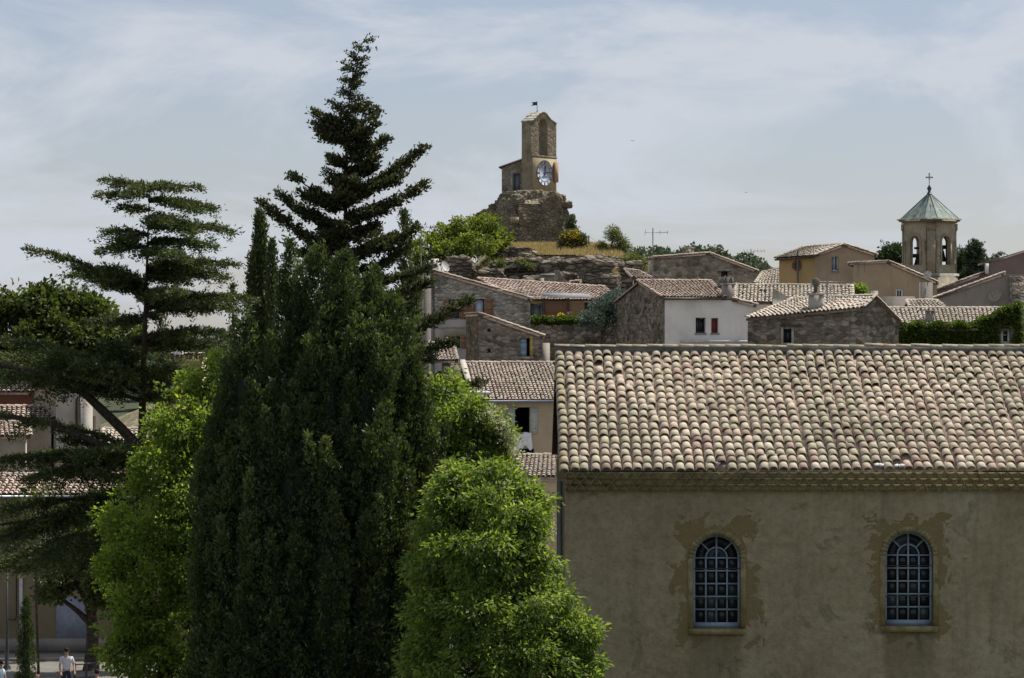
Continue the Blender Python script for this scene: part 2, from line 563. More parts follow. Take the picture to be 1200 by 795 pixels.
m_plain('cloth_red', (.25, .05, .045), .9, .1, .1, 8)
m_plain('pink_flower', (.62, .20, .30), .8, .1, .2, 30)
m_plain('soil', (.12, .09, .065), .95, .1, .2, 6)
m_glass('glass_dark')
m_glass('glass_sky', (.16, .19, .23), .15)

m_leaf('leaf_cypress', [(.021, .033, .016), (.044, .064, .027), (.088, .114, .042), (.18, .21, .075)], .28, (1.3, 1.4, .5))
m_leaf('leaf_spire', [(.022, .028, .016), (.042, .052, .025), (.075, .082, .038), (.13, .115, .06)], .26, (1.3, 1.4, .7))
m_leaf('leaf_cedar', [(.026, .038, .018), (.052, .070, .030), (.090, .112, .044), (.13, .15, .055)], .28, (1.3, 1.4, .5))
m_leaf('leaf_lime', [(.062, .092, .026), (.12, .165, .042), (.185, .235, .06), (.26, .29, .09)], .56, (1.8, 1.95, .6))
m_leaf('leaf_fresh', [(.050, .082, .024), (.106, .152, .038), (.168, .215, .056), (.26, .295, .12)], .52, (1.7, 1.85, .6))
m_leaf('leaf_fig', [(.045, .068, .018), (.09, .125, .026), (.14, .175, .038), (.20, .22, .06)], .45, (1.6, 1.65, .5))
m_leaf('leaf_shade', [(.026, .038, .014), (.048, .066, .020), (.072, .094, .028), (.10, .12, .04)], .34, (1.5, 1.6, .5))
m_leaf('leaf_olive', [(.035, .048, .028), (.06, .078, .04), (.085, .10, .055), (.11, .13, .07)], .3, (1.3, 1.4, .8))
m_leaf('leaf_blue', [(.03, .05, .042), (.05, .08, .065), (.08, .12, .095), (.16, .20, .15)], .2, (1.2, 1.4, 1.1))
m_leaf('leaf_broom', [(.06, .085, .03), (.10, .13, .04), (.13, .15, .05), (.17, .18, .06)], .35, (1.4, 1.4, .6))
m_leaf('leaf_pine', [(.028, .044, .028), (.042, .060, .034), (.058, .080, .042), (.075, .10, .05)], .25, (1.3, 1.5, .8))
m_leaf('leaf_ivy', [(.03, .05, .012), (.055, .082, .018), (.085, .12, .024), (.13, .16, .035)], .35, (1.4, 1.6, .5))
m_leaf('leaf_far', [(.055, .075, .055), (.07, .095, .062), (.09, .115, .07), (.11, .135, .08)], .25, (1.2, 1.3, .8))  # distance haze put into these greyed leaf greens
m_leaf('petal_yellow', [(.55, .42, .03), (.65, .50, .05)], .3, (1.2, 1.1, .5))
m_leaf('leaf_sunlit', [(.30, .34, .17), (.42, .44, .28), (.58, .58, .44)], .4, (1.1, 1.1, .9))  # pale leaf colour with the sunlight already in it
m_leaf('grass_dry', [(.30, .24, .11), (.40, .32, .16), (.48, .40, .22), (.28, .26, .10)], .3, (1.2, 1.1, .7))
m_leaf('grass_green', [(.06, .09, .03), (.10, .13, .04), (.20, .19, .08), (.28, .25, .12)], .35, (1.4, 1.4, .6))

# ------------------------------------------------------------ roof tiles


def tile_tpl(n, r0, r1, L, lift, h=1.0, thick=0.0):
    """half-round cover tile: x across, y up the slope, z out of the roof"""
    V, Q = [], []
    def ring(r, y, z0):
        for k in range(n + 1):
            a = math.pi * k / n
            V.append((-r * math.cos(a), y, r * math.sin(a) * h + z0))
    ring(r0, 0, lift); ring(r1, L, 0)
    m = n + 1
    for k in range(n): Q.append((k, k + 1, m + k + 1, m + k))
    if thick:
        ring(r0 - thick, 0, lift); ring(r1 - thick, L * .6, lift * .4)
        for k in range(n):
            Q.append((k, 2 * m + k, 2 * m + k + 1, k + 1))
            Q.append((2 * m + k, 3 * m + k, 3 * m + k + 1, 2 * m + k + 1))
    return np.array(V), np.array(Q)


def tile_frames(EL, ER, RR, RL, sp, ex, jit=.008, seed=0):
    """list of (P, a, b, n, col, row) along a roof quad"""
    rg = np.random.default_rng(seed)
    EL, ER, RR, RL = (np.array(p, float) for p in (EL, ER, RR, RL))
    w = max(np.linalg.norm(ER - EL), np.linalg.norm(RR - RL))
    nc = max(2, int(round(w / sp)))
    out = []
    for c in range(nc):
        s = (c + .5) / nc
        pb, pt = EL + (ER - EL) * s, RL + (RR - RL) * s
        d = pt - pb; L = np.linalg.norm(d)
        if L < ex * .5: continue
        b = d / L; a = (ER - EL) if np.linalg.norm(ER - EL) > .3 else (RR - RL)
        a = a - b * a.dot(b); a /= np.linalg.norm(a); nn = np.cross(a, b)
        if nn[2] < 0: nn = -nn
        nr = max(1, int(round(L / ex)))
        cj = rg.normal(0, jit)
        for r in range(nr):
            P = pb + d * (r / nr) + a * (cj + rg.normal(0, jit)) + b * rg.normal(0, jit * 1.6)
            out.append((P, a, b, nn, c, r))
    return out


def joined_tiles(name, frames, tpl, mat, parent, seed=1, tj=.012):
    rg = np.random.default_rng(seed)
    tv, tq = tpl
    P = np.array([f[0] for f in frames]); A = np.array([f[1] for f in frames]); B = np.array([f[2] for f in frames]); N = np.array([f[3] for f in frames])
    k = len(frames)
    # slight skew of every tile
    A2 = A + B * rg.normal(0, .03, (k, 1)) + N * rg.normal(0, .04, (k, 1))
    V = P[:, None, :] + A2[:, None, :] * tv[None, :, 0:1] + B[:, None, :] * tv[None, :, 1:2] + N[:, None, :] * tv[None, :, 2:3]
    V += N[:, None, :] * rg.normal(0, tj * .5, (k, 1, 1))
    Q = tq[None] + (np.arange(k) * len(tv))[:, None, None]
    t = np.repeat(np.clip(rg.beta(2.2, 2.2, k), 0, 1), len(tv))
    return part(name, V, Q.reshape(-1, 4), mat, parent, tint=t, kind='stuff')


def pans(name, EL, ER, RR, RL, parent, drop=.02, thick=.10, mat='tile_pan'):
    EL, ER, RR, RL = (Vector(p) for p in (EL, ER, RR, RL))
    n = (ER - EL).cross(RL - EL).normalized()
    if n.z < 0: n = -n
    m = MB()
    m.slab([p - n * (drop + thick) for p in (EL, ER, RR, RL)], n * thick)
    return m.build(name, MT[mat], parent)


def roof(parent, EL, ER, RR, RL, sp=.22, ex=.34, mat='tile_village', seed=3, ridge=True, verge=(True, True), n=4, name='roof', rear=False):
    """a roof slope: deck, cover tiles (joined, too small to pick apart), ridge tiles"""
    deck = pans(name, EL, ER, RR, RL, parent)
    if rear:
        e0, e1, r0, r1 = (Vector(p) for p in (EL, ER, RL, RR))
        b0, b1 = r0 * 2 - e0, r1 * 2 - e1
        b0.z, b1.z = e0.z, e1.z
        pans('rear_roof', b0, b1, RR, RL, parent)
    fr = tile_frames(EL, ER, RR, RL, sp, ex, .01, seed)
    joined_tiles('roof_tiles', fr, tile_tpl(n, sp * .42, sp * .33, ex * 1.18, .035, .85), MT[mat], deck, seed)
    EL, ER, RR, RL = (Vector(p) for p in (EL, ER, RR, RL))
    nrm = (ER - EL).cross(RL - EL).normalized()
    if nrm.z < 0: nrm = -nrm
    segs = []
    if ridge: segs.append((RL, RR))
    if verge[0]: segs.append((EL, RL))
    if verge[1]: segs.append((ER, RR))
    fr = []
    for p, q in segs:
        d = q - p; L = d.length
        if L < .4: continue
        b = np.array(d / L); a = np.array(d.cross(Vector((0, 0, 1))).normalized()); nn = np.cross(a, b)
        if nn[2] < 0: nn = -nn
        k = max(1, int(round(L / .4)))
        for i in range(k):
            fr.append((np.array(p + d * (i / k) + nrm * .055), a, b, nn, 0, i))
    if fr:
        joined_tiles('edge_tiles', fr, tile_tpl(4, .11, .09, .46, .02, .7), MT[mat], deck, seed + 5)
    return deck


# ------------------------------------------------------------ foliage
def unit(v):
    return v / np.maximum(1e-9, np.linalg.norm(v, axis=-1, keepdims=True))


def leaf_arrays(pos, d, L, W, tint, rg, fold=.25):
    """one folded diamond per leaf"""
    d = unit(d); k = len(pos)
    side = unit(np.cross(d, rg.normal(size=(k, 3)))); nr = np.cross(side, d)
    L = np.broadcast_to(np.asarray(L, float), (k,))[:, None]; W = np.broadcast_to(np.asarray(W, float), (k,))[:, None]
    V = np.empty((k, 4, 3))
    V[:, 0] = pos
    V[:, 1] = pos + d * L * .45 + side * W * .5 + nr * W * fold
    V[:, 2] = pos + d * L
    V[:, 3] = pos + d * L * .45 - side * W * .5 + nr * W * fold
    return V.reshape(-1, 3), np.repeat(tint, 4)


class Foliage:
    def __init__(s): s.V, s.T, s.k = [], [], 0

    def add(s, pos, d, L, W, tint, rg):
        V, T = leaf_arrays(pos, d, L, W, np.clip(tint, 0, 1), rg); s.V.append(V); s.T.append(T); s.k += len(pos)

    def build(s, name, mat, parent, kind=None, base=None):
        V = np.concatenate(s.V); T = np.concatenate(s.T)
        Q = np.arange(len(V)).reshape(-1, 4)
        return part(name, V, Q, MT[mat], parent, tint=T, base=base, kind=kind)


def clump_leaves(fo, centers, rad, per, L, W, rg, droop=.3, out=None, tintc=None, flat=.8):
    """leaf clumps: `per` leaves spread inside a small ellipsoid at every centre"""
    k = len(centers)
    off = rg.normal(size=(k, per, 3)); off = unit(off) * (rg.random((k, per, 1)) ** .45)
    rr = np.broadcast_to(np.asarray(rad, float), (k,))[:, None, None]
    off = off * rr * np.array([1, 1, flat])
    pos = centers[:, None, :] + off
    d = unit(off) + rg.normal(0, .55, (k, per, 3)) + np.array([0, 0, -droop])
    if out is not None: d = d + out[:, None, :] * .6
    tc_ = rg.normal(.5, .2, k) if tintc is None else tintc
    t = tc_[:, None] + rg.normal(0, .16, (k, per))
    sc = rg.uniform(.65, 1.25, (k, per))
    fo.add(pos.reshape(-1, 3), d.reshape(-1, 3), (L * sc).ravel(), (W * sc).ravel(), t.ravel(), rg)


def vnoise(P, scale, seed=0):
    return np.array([noise.noise(Vector(p) * scale + Vector((seed * 7.3, seed * 3.1, seed))) for p in P])


def broadleaf(name, label, base, trunk_top, lobes, leafL, leafW, nclump, per, mat, bark='bark', rad=.32, trunk_r=.22, group=None,
              droop=.45, seed=1, cat='tree', fork=None, limbs=True, gap=-.12):
    """lobes: (world centre, (rx, ry, rz)); leaves sit in clumps near lobe surfaces"""
    rg = np.random.default_rng(seed)
    t = thing(name, label, cat, base, group)
    fo = Foliage(); m = MB()
    base = Vector(base); top = Vector(trunk_top)
    bend = Vector((rg.normal(0, .12), rg.normal(0, .12), 0))
    m.tube([base - Vector((0, 0, .2)), base + Vector((0, 0, .25)), base.lerp(top, .35) + bend * .5, base.lerp(top, .7) + bend, top],
           [trunk_r * 1.5, trunk_r * 1.12, trunk_r * .95, trunk_r * .85, trunk_r * .7], 9)
    vol = np.array([r[0] * r[1] + r[1] * r[2] + r[0] * r[2] for c, r in lobes]); vol = vol / vol.sum()
    for (c, r), w in zip(lobes, vol):
        c = np.array(c); r = np.array(r); k = max(8, int(nclump * w))
        dirs = unit(rg.normal(size=(int(k * 1.6), 3)))
        q = rg.uniform(.5, 1.0, (len(dirs), 1)) ** .7
        q = np.where(rg.random((len(dirs), 1)) < .16, rg.uniform(1.0, 1.30, (len(dirs), 1)), q)
        lump = 1 + .36 * vnoise(dirs, 2.4, seed + int(c[2] * 10) % 17)[:, None]
        P = c + dirs * r * q * lump
        keep = vnoise(P, 1.1 / max(.4, rad * 2.2), seed) > gap
        P, D = P[keep][:k], dirs[keep][:k]
        clump_leaves(fo, P, rad * rg.uniform(.65, 1.25, len(P)), per, leafL, leafW, rg, droop, D)
        if limbs:
            cv = Vector(c)
            st = base.lerp(top, float(rg.uniform(.72, 1.0)))
            mid = st.lerp(cv, .55) + Vector(rg.normal(0, .15, 3)) + Vector((0, 0, .1))
            r0 = trunk_r * .5
            m.tube([st, st.lerp(mid, .5) + Vector((0, 0, .06)), mid, cv], [r0, r0 * .8, r0 * .6, r0 * .35], 6)
            for i in rg.choice(len(P), min(len(P), 16), replace=False):
                e = Vector(P[i]); a = mid.lerp(cv, float(rg.uniform(.2, 1)))
                m.tube([a, a.lerp(e, .5) + Vector(rg.normal(0, .06, 3)), e], [r0 * .28, r0 * .17, r0 * .07], 4, False)
    m.build('trunk', MT[bark], t, True)
    fo.build('crown', mat, t)
    return t


def columnar(name, label, base, leaders, mat, tuft=.2, per=9, dens=55, group=None, seed=1, up=1.5, leafW=.05, trunk_r=.2, core=True, cat='cypress tree', plumes=0):
    """cypress: leaders = (foot (x,y,z), tip (x,y,z), radius, skew)"""
    rg = np.random.default_rng(seed)
    t = thing(name, label, cat, base, group)
    fo = Foliage(); m = MB()
    cV, cQ, cT = [], [], []
    for li, (a, b, r, belly) in enumerate(leaders):
        a, b = np.array(a, float), np.array(b, float); ax = b - a; H = np.linalg.norm(ax)
        prof = lambda s: r * np.clip(np.minimum(1, (s / belly + .25) ** .6), 0, 1) * np.clip((1 - s) / (1 - belly), 0, 1) ** .55
        k = int(dens * 2 * math.pi * r * H * .72)
        s = rg.random(k) ** 1.08
        th = rg.random(k) * 2 * math.pi
        D = np.stack([np.cos(th), np.sin(th), np.zeros(k)], 1)
        base_p = a + ax * s[:, None]
        lump = 1 + .30 * vnoise(np.stack([np.cos(th) * 1.6, np.sin(th) * 1.6, s * H * .42], 1), 1.0, seed + li) \
                 + .14 * vnoise(np.stack([np.cos(th) * 4, np.sin(th) * 4, s * H * 1.1], 1), 1.0, seed + li + 9)
        P = base_p + D * (prof(s) * lump * rg.uniform(.74, 1.04, k))[:, None]
        td = D * .55 + np.array([0, 0, up]) * .8 + rg.normal(0, .22, (k, 3))
        off = rg.normal(size=(k, per, 3)) * tuft * .26 + unit(td)[:, None, :] * (rg.random((k, per, 1)) - .3) * tuft * .9
        pos = (P[:, None, :] + off).reshape(-1, 3)
        d = (td[:, None, :] + rg.normal(0, .5, (k, per, 3))).reshape(-1, 3)
        tint = (rg.normal(.42, .16, k)[:, None] + rg.normal(0, .15, (k, per)) + .12 * (lump - 1)[:, None]).ravel()
        sc = rg.uniform(.6, 1.2, k * per)
        fo.add(pos, d, tuft * .62 * sc, leafW * sc, tint, rg)
        # upright plumes standing out of the surface, each a little spire of its own
        if plumes:
            kp = int(plumes * r * H * .30)
            sp_ = .12 + .80 * rg.random(kp); tp_ = rg.random(kp) * 2 * math.pi
            for s_, t_ in zip(sp_, tp_):
                D_ = np.array([math.cos(t_), math.sin(t_), 0]); rr_ = prof(np.array([s_]))[0] * rg.uniform(.70, .95)
                p0 = a + ax * s_ + D_ * rr_; hl = rg.uniform(.7, 1.7) * (.75 + .5 * (1 - s_)); wr = rg.uniform(.13, .24)
                axp = np.array([0, 0, 1.0]) + D_ * rg.uniform(.0, .28) + rg.normal(0, .06, 3)
                kt = int(26 + 34 * hl * wr / .2)
                q = rg.random(kt) ** .8; ang = rg.random(kt) * 2 * math.pi
                w_ = wr * np.minimum(1, (q * 4 + .35)) * (1 - q) ** .6
                C2 = p0 + axp * (q * hl)[:, None] + np.stack([np.cos(ang) * w_, np.sin(ang) * w_, 0 * q], 1)
                od = np.stack([np.cos(ang) * .6, np.sin(ang) * .6, 0 * q + 1.0], 1)
                pos = (C2[:, None] + rg.normal(size=(kt, 6, 3)) * .035).reshape(-1, 3)
                d = (od[:, None] + rg.normal(0, .4, (kt, 6, 3))).reshape(-1, 3)
                tint = np.repeat(rg.normal(.46, .13) + .22 * (q - .4), 6) + rg.normal(0, .13, kt * 6)
                sc = rg.uniform(.6, 1.2, kt * 6)
                fo.add(pos, d, tuft * .52 * sc, leafW * .85 * sc, tint, rg)
        # tip spray
        kk = 60
        sp = 1 - rg.random(kk) * .06
        pos = a + ax * sp[:, None] + rg.normal(0, .035, (kk, 3))
        fo.add(pos, np.array([0, 0, 1.0]) + rg.normal(0, .25, (kk, 3)), tuft * .7, leafW, rg.normal(.5, .15, kk), rg)
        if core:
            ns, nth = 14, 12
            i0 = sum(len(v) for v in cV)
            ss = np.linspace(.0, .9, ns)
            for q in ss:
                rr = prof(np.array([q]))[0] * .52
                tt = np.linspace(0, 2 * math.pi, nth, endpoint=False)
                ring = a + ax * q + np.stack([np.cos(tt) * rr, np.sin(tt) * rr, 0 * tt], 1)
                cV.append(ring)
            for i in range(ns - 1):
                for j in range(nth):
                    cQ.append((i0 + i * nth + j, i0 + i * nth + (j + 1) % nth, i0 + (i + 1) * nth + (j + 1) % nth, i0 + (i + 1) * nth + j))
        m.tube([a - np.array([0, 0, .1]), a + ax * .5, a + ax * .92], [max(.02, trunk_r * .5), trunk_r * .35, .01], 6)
    b0 = Vector(base); a0 = Vector(leaders[0][0])
    m.tube([b0 - Vector((0, 0, .2)), b0.lerp(a0, .5), a0 + Vector((0, 0, .3))], [trunk_r * 1.3, trunk_r, trunk_r * .9], 8)
    m.build('trunk', MT['bark_grey'], t, True)
    cr = fo.build('crown', mat, t)
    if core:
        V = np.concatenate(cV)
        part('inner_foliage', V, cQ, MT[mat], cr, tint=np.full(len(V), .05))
    return t


def conifer_branch(fo, m, pts, plate, step, per, L, W, rg, droop=.12, r0=.06, tw_ang=.9, tint0=.45, thick=.06, up=.25, fan=1.0, clump=1.9, gate=-.22):
    """a bough along pts with side twigs; foliage tufts sit along the twigs"""
    pts = [np.array(p, float) for p in pts]
    seg = [np.linalg.norm(pts[i + 1] - pts[i]) for i in range(len(pts) - 1)]; tot = sum(seg)
    m.tube(pts, [r0 * (1 - .85 * i / (len(pts) - 1)) for i in range(len(pts))], 5)
    n = max(4, int(tot / step))
    cs = np.concatenate([[0], np.cumsum(seg)])
    C_, D_ = [], []
    ph = rg.uniform(0, 99)
    for i in range(n):
        s = (.08 + .92 * (i + rg.random()) / n) * tot
        cl = noise.noise(Vector((s * clump, ph, 0)))
        if cl < gate and n > 9 and i < n * .8: continue
        j = min(len(seg) - 1, int(np.searchsorted(cs, s) - 1)); j = max(0, j)
        f = (s - cs[j]) / seg[j]; p = pts[j] + (pts[j + 1] - pts[j]) * f
        t = (pts[j + 1] - pts[j]) / seg[j]
        q = s / tot
        w = plate * (math.sin(math.pi * min(1, .12 + q * .85)) ** .8) * rg.uniform(.35, 1.15) * (1 + .7 * cl)
        lat = np.cross(t, [0, 0, 1.0]); lat /= max(1e-6, np.linalg.norm(lat))
        for sg in (-1, 1):
            d = t * math.cos(tw_ang) + lat * sg * math.sin(tw_ang) * fan + np.array([0, 0, rg.normal(0, .10)])
            ww = w * rg.uniform(.6, 1.1)
            k = max(2, int(ww / (step * .55)))
            u = (np.arange(k) + rg.random(k)) / k
            tw = p + d * (u * ww)[:, None]; tw[:, 2] -= droop * rg.uniform(.3, 2.2) * (u * ww) ** 1.5
            C_.append(tw + rg.normal(0, thick, (k, 3)) * np.array([1, 1, .7])); D_.append(np.repeat([d], k, 0))
    if not C_: return
    Cn = np.concatenate(C_); Dn = np.concatenate(D_); k = len(Cn)
    off = rg.normal(size=(k, per, 3)) * np.array([1, 1, .55]) * L * .55
    pos = (Cn[:, None] + off).reshape(-1, 3)
    d = (Dn[:, None] * .8 + np.array([0, 0, up]) + rg.normal(0, .55, (k, per, 3))).reshape(-1, 3)
    sc = rg.uniform(.6, 1.25, k * per)
    fo.add(pos, d, L * sc, W * sc, (rg.normal(tint0, .15, k)[:, None] + rg.normal(0, .14, (k, per))).ravel(), rg)


def small_bush(name, label, cat, base, lobes, mat, L, W, n, per, seed, rad=.22, group=None, extra=None, droop=.1):
    rg = np.random.default_rng(seed)
    t = thing(name, label, cat, base, group); fo = Foliage(); m = MB()
    b = Vector(base)
    for c, r in lobes:
        c = np.array(c); r = np.array(r); k = max(6, n // len(lobes))
        dirs = unit(rg.normal(size=(k, 3))); P = c + dirs * r * (rg.random((k, 1)) ** .4)
        clump_leaves(fo, P, rad, per, L, W, rg, droop, dirs)
        for i in rg.choice(k, min(k, 7), replace=False):
            e = Vector(P[i]); m.tube([b, b.lerp(e, .5) + Vector((0, 0, .05)), e], [.03, .02, .008], 4, False)
    m.build('stem', MT['bark_grey'], t)
    fo.build('foliage', mat, t)
    if extra:
        emat, ne, eL = extra; fe = Foliage()
        for c, r in lobes:
            dirs = unit(rg.normal(size=(ne, 3)) + np.array([0, -.5, .8])); P = np.array(c) + dirs * np.array(r) * rg.uniform(.85, 1.08, (ne, 1))
            clump_leaves(fe, P, rad * .5, 5, eL, eL * .8, rg, 0, dirs)
        fe.build('flowers', emat, t)
    return t


def blob_rock(V0, dims, seed, amp=.35, sub=3, blocky=.5):
    """displaced block; returns verts, tris"""
    bm = bmesh.new(); bmesh.ops.create_icosphere(bm, subdivisions=sub, radius=1)
    out = []
    for v in bm.verts:
        p = v.co.copy()
        mx = max(abs(p.x), abs(p.y), abs(p.z)); q = p.lerp(p / mx, blocky)
        nz = noise.fractal(p * 1.6 + Vector((seed * 5.1, seed, 0)), 1, 2, 4)
        layer = noise.noise(Vector((p.x * .6, p.y * .6, p.z * 4.5 + seed)))
        q = q * (1 + amp * nz * .6 + amp * .35 * layer)
        out.append((V0[0] + q.x * dims[0], V0[1] + q.y * dims[1], V0[2] + q.z * dims[2]))
    tr = [tuple(v.index for v in f.verts) for f in bm.faces]
    bm.free()
    return out, tr

# ------------------------------------------------------------ the setting: ground, plaza, far hills
GZ = -12.9


def sstep(x, a, b):
    t = np.clip((x - a) / (b - a), 0, 1); return t * t * (3 - 2 * t)


def terrain(x, y):
    x = np.asarray(x, float); y = np.asarray(y, float)
    z = np.full(np.broadcast(x, y).shape, GZ)
    left = sstep(x, -42, -12)
    rise = sstep(y, 158, 212)
    z = z + rise * (12.6 * (.25 + .75 * left))
    z = z + sstep(y, 185, 207) * 6.35 * sstep(x, -8.5, -1) * (1 - sstep(x, 7.6, 12.5)) * (1 - sstep(y, 224, 250)) + .75 * sstep(y, 206, 215) * sstep(x, -6, 0) * (1 - sstep(x, 6, 11)) * (1 - sstep(y, 224, 250))
    z = z - sstep(y, 235, 330) * 4
    far = sstep(y, 420, 640)
    hill = 1.5 + 13.2 * np.exp(-((x - 36.0) / 32.0) ** 2) + 2.2 * np.exp(-((x + 62.0) / 30.0) ** 2) + .5 * np.sin(x * .07) - 1.5 * sstep(x, 60, 90)
    z = z + far * (hill + 3.5) * (1 - .2 * sstep(y, 900, 2500))
    return z


xs = np.concatenate([np.linspace(-4000, -300, 12), np.linspace(-250, -60, 12), np.linspace(-55, 55, 74), np.linspace(60, 250, 12), np.linspace(300, 4000, 12)])
ys = np.concatenate([np.linspace(-600, 90, 12), np.linspace(100, 150, 12), np.linspace(153, 260, 76), np.linspace(266, 700, 40), np.linspace(760, 9000, 18)])
X, Y = np.meshgrid(xs, ys)
Z = terrain(X, Y)
near = (Y > 160) & (Y < 260) & (abs(X) < 60)
rr = np.array([noise.fractal(Vector((x * .35, y * .35, 0)), 1, 2, 4) for x, y in zip(X.ravel(), Y.ravel())]).reshape(X.shape)
Z = Z + np.where(near, rr * .35, 0)
nx, ny = len(xs), len(ys)
idx = np.arange(nx * ny).reshape(ny, nx)
Q = np.stack([idx[:-1, :-1], idx[:-1, 1:], idx[1:, 1:], idx[1:, :-1]], -1).reshape(-1, 4)
m_, n_, l_, b_ = nmat('hill_ground'); setb(b_, .95, .1)
pv = n_.new('ShaderNodeNewGeometry').outputs['Position']
f_ = noise_n(n_, l_, pv, .5, 8, .7); r_ = ramp(n_, [(.085, .085, .035), (.17, .155, .085), (.30, .26, .19), (.13, .135, .06)], [.3, .45, .6, .75]); l_.new(f_, r_.inputs['Fac'])
f2_ = noise_n(n_, l_, pv, 4, 6, .75); r2_ = ramp(n_, [(.6,) * 3, (1.25,) * 3], [.3, .7]); l_.new(f2_, r2_.inputs['Fac'])
sy_ = n_.new('ShaderNodeSeparateXYZ'); l_.new(pv, sy_.inputs[0])
wood_ = mathn(n_, l_, 'MULTIPLY', mathn(n_, l_, 'GREATER_THAN', sy_.outputs['Y'], 330.0), .9)
l_.new(mixc(n_, l_, wood_, mixc(n_, l_, 1.0, r_.outputs['Color'], r2_.outputs['Color'], 'MULTIPLY'), (.045, .06, .035)), b_.inputs['Base Color'])
bump(n_, l_, b_, f2_, 1.0, .2)
o = part('ground', np.stack([X, Y, Z], -1), Q, m_, None, smooth=True); o['kind'] = 'structure'

m_, n_, l_, b_ = nmat('plaza'); setb(b_, .9, .2)
pv = n_.new('ShaderNodeNewGeometry').outputs['Position']
f_ = noise_n(n_, l_, pv, .8, 7, .7); r_ = ramp(n_, [(.13, .12, .105), (.21, .195, .17)], [.3, .7]); l_.new(f_, r_.inputs['Fac'])
l_.new(r_.outputs['Color'], b_.inputs['Base Color']); bump(n_, l_, b_, noise_n(n_, l_, pv, 12, 5, .7), .4, .02)
m = MB(); m.quad((-60, -40, GZ + .004), (60, -40, GZ + .004), (60, 150, GZ + .004), (-60, 150, GZ + .004))
o = m.build('plaza', m_, None); o['kind'] = 'structure'
m_, n_, l_, b_ = nmat('unseen_dark_ground'); setb(b_, .95, .1)  # unseen dark ground, added to cut light bounced onto the hall wall
pv = n_.new('ShaderNodeNewGeometry').outputs['Position']
f_ = noise_n(n_, l_, pv, 1.2, 7, .7); r_ = ramp(n_, [(.035, .045, .018), (.06, .07, .03), (.10, .08, .05)], [.3, .55, .75]); l_.new(f_, r_.inputs['Fac'])
l_.new(r_.outputs['Color'], b_.inputs['Base Color']); bump(n_, l_, b_, noise_n(n_, l_, pv, 9, 5, .7), .8, .05)
m = MB(); m.quad((-60, -40, GZ + .008), (60, -40, GZ + .008), (60, 97, GZ + .008), (-60, 97, GZ + .008))
o = m.build('unseen_dark_ground', m_, None); o['kind'] = 'structure'
m = MB(); m.box((-22, 117.0, GZ + .07), (30, 1.9, .14))
o = m.build('pavement', MT['paving'], None); o['kind'] = 'structure'

# far wood on the hills: one mass
rg = np.random.default_rng(11)
fo = Foliage()
tx, ty, th = [], [], []
for k in range(900):
    yy = rg.uniform(480, 740); xx = rg.uniform(-.19, .19) * yy
    tx.append(xx); ty.append(yy); th.append(rg.uniform(4.5, 8.0) * (.55 if xx > .105 * yy else 1))
tx, ty, th = map(np.array, (tx, ty, th)); tz = terrain(tx, ty)
for x, y, h, z in zip(tx, ty, th, tz):
    k = 60
    D = unit(rg.normal(size=(k, 3))); D[:, 2] = abs(D[:, 2]) * .9 - .1
    P = np.array([x, y, z + h * .5]) + D * np.array([h * .38, h * .38, h * .5]) * rg.uniform(.6, 1, (k, 1))
    clump_leaves(fo, P, .75, 8, .75, .6, rg, .1, D, rg.normal(.45, .12) + .1 * rg.normal(size=k))
fo.build('distant_wood', 'leaf_far', None, kind='stuff')

# ------------------------------------------------------------ the hall in front
YF = 62.0
pf = Pl(600, YF, 0)                              # u equals world X on this facade
k62 = F / YF
XL, XR = 1.12, 15.2
ZE, ZR = (HY - 549.5) / F * 61.6, (HY - 405.5) / F * 67.3
ZW = (HY - 573.5) / k62
hall = thing('hall', 'large plain rendered hall in front with two arched windows under a mossy canal tile roof', 'building', ((XL + XR) / 2, 65, GZ))
m_, n_, l_, b_ = nmat('render_hall'); setb(b_, .94, .08)
pos = n_.new('ShaderNodeNewGeometry').outputs['Position']
sp_ = n_.new('ShaderNodeSeparateXYZ'); l_.new(pos, sp_.inputs[0])
f1 = noise_n(n_, l_, pos, .45, 7, .65); r1 = ramp(n_, [(.235, .195, .122), (.315, .268, .175), (.36, .315, .215)], [.3, .52, .7]); l_.new(f1, r1.inputs['Fac'])
f2 = noise_n(n_, l_, pos, 6, 6, .72, .4); r2 = ramp(n_, [(.76,) * 3, (1.1,) * 3], [.3, .58]); l_.new(f2, r2.inputs['Fac'])
col = mixc(n_, l_, 1.0, r1.outputs['Color'], r2.outputs['Color'], 'MULTIPLY')
mpz = n_.new('ShaderNodeMapping'); mpz.inputs['Scale'].default_value = (3.2, 1, .22); l_.new(pos, mpz.inputs['Vector'])
f3 = noise_n(n_, l_, mpz.outputs[0], 1.0, 6, .7); r3 = ramp(n_, [(0, 0, 0), (1, 1, 1)], [.52, .78]); l_.new(f3, r3.inputs['Fac'])
col = mixc(n_, l_, mathn(n_, l_, 'MULTIPLY', r3.outputs['Color'], .6), col, (.13, .115, .07))
WINS = [(840.2, 55.5, 627, 737), (1065.5, 56, 623.5, 734)]
msk = None
rag = noise_n(n_, l_, pos, 2.1, 6, .7, .6)
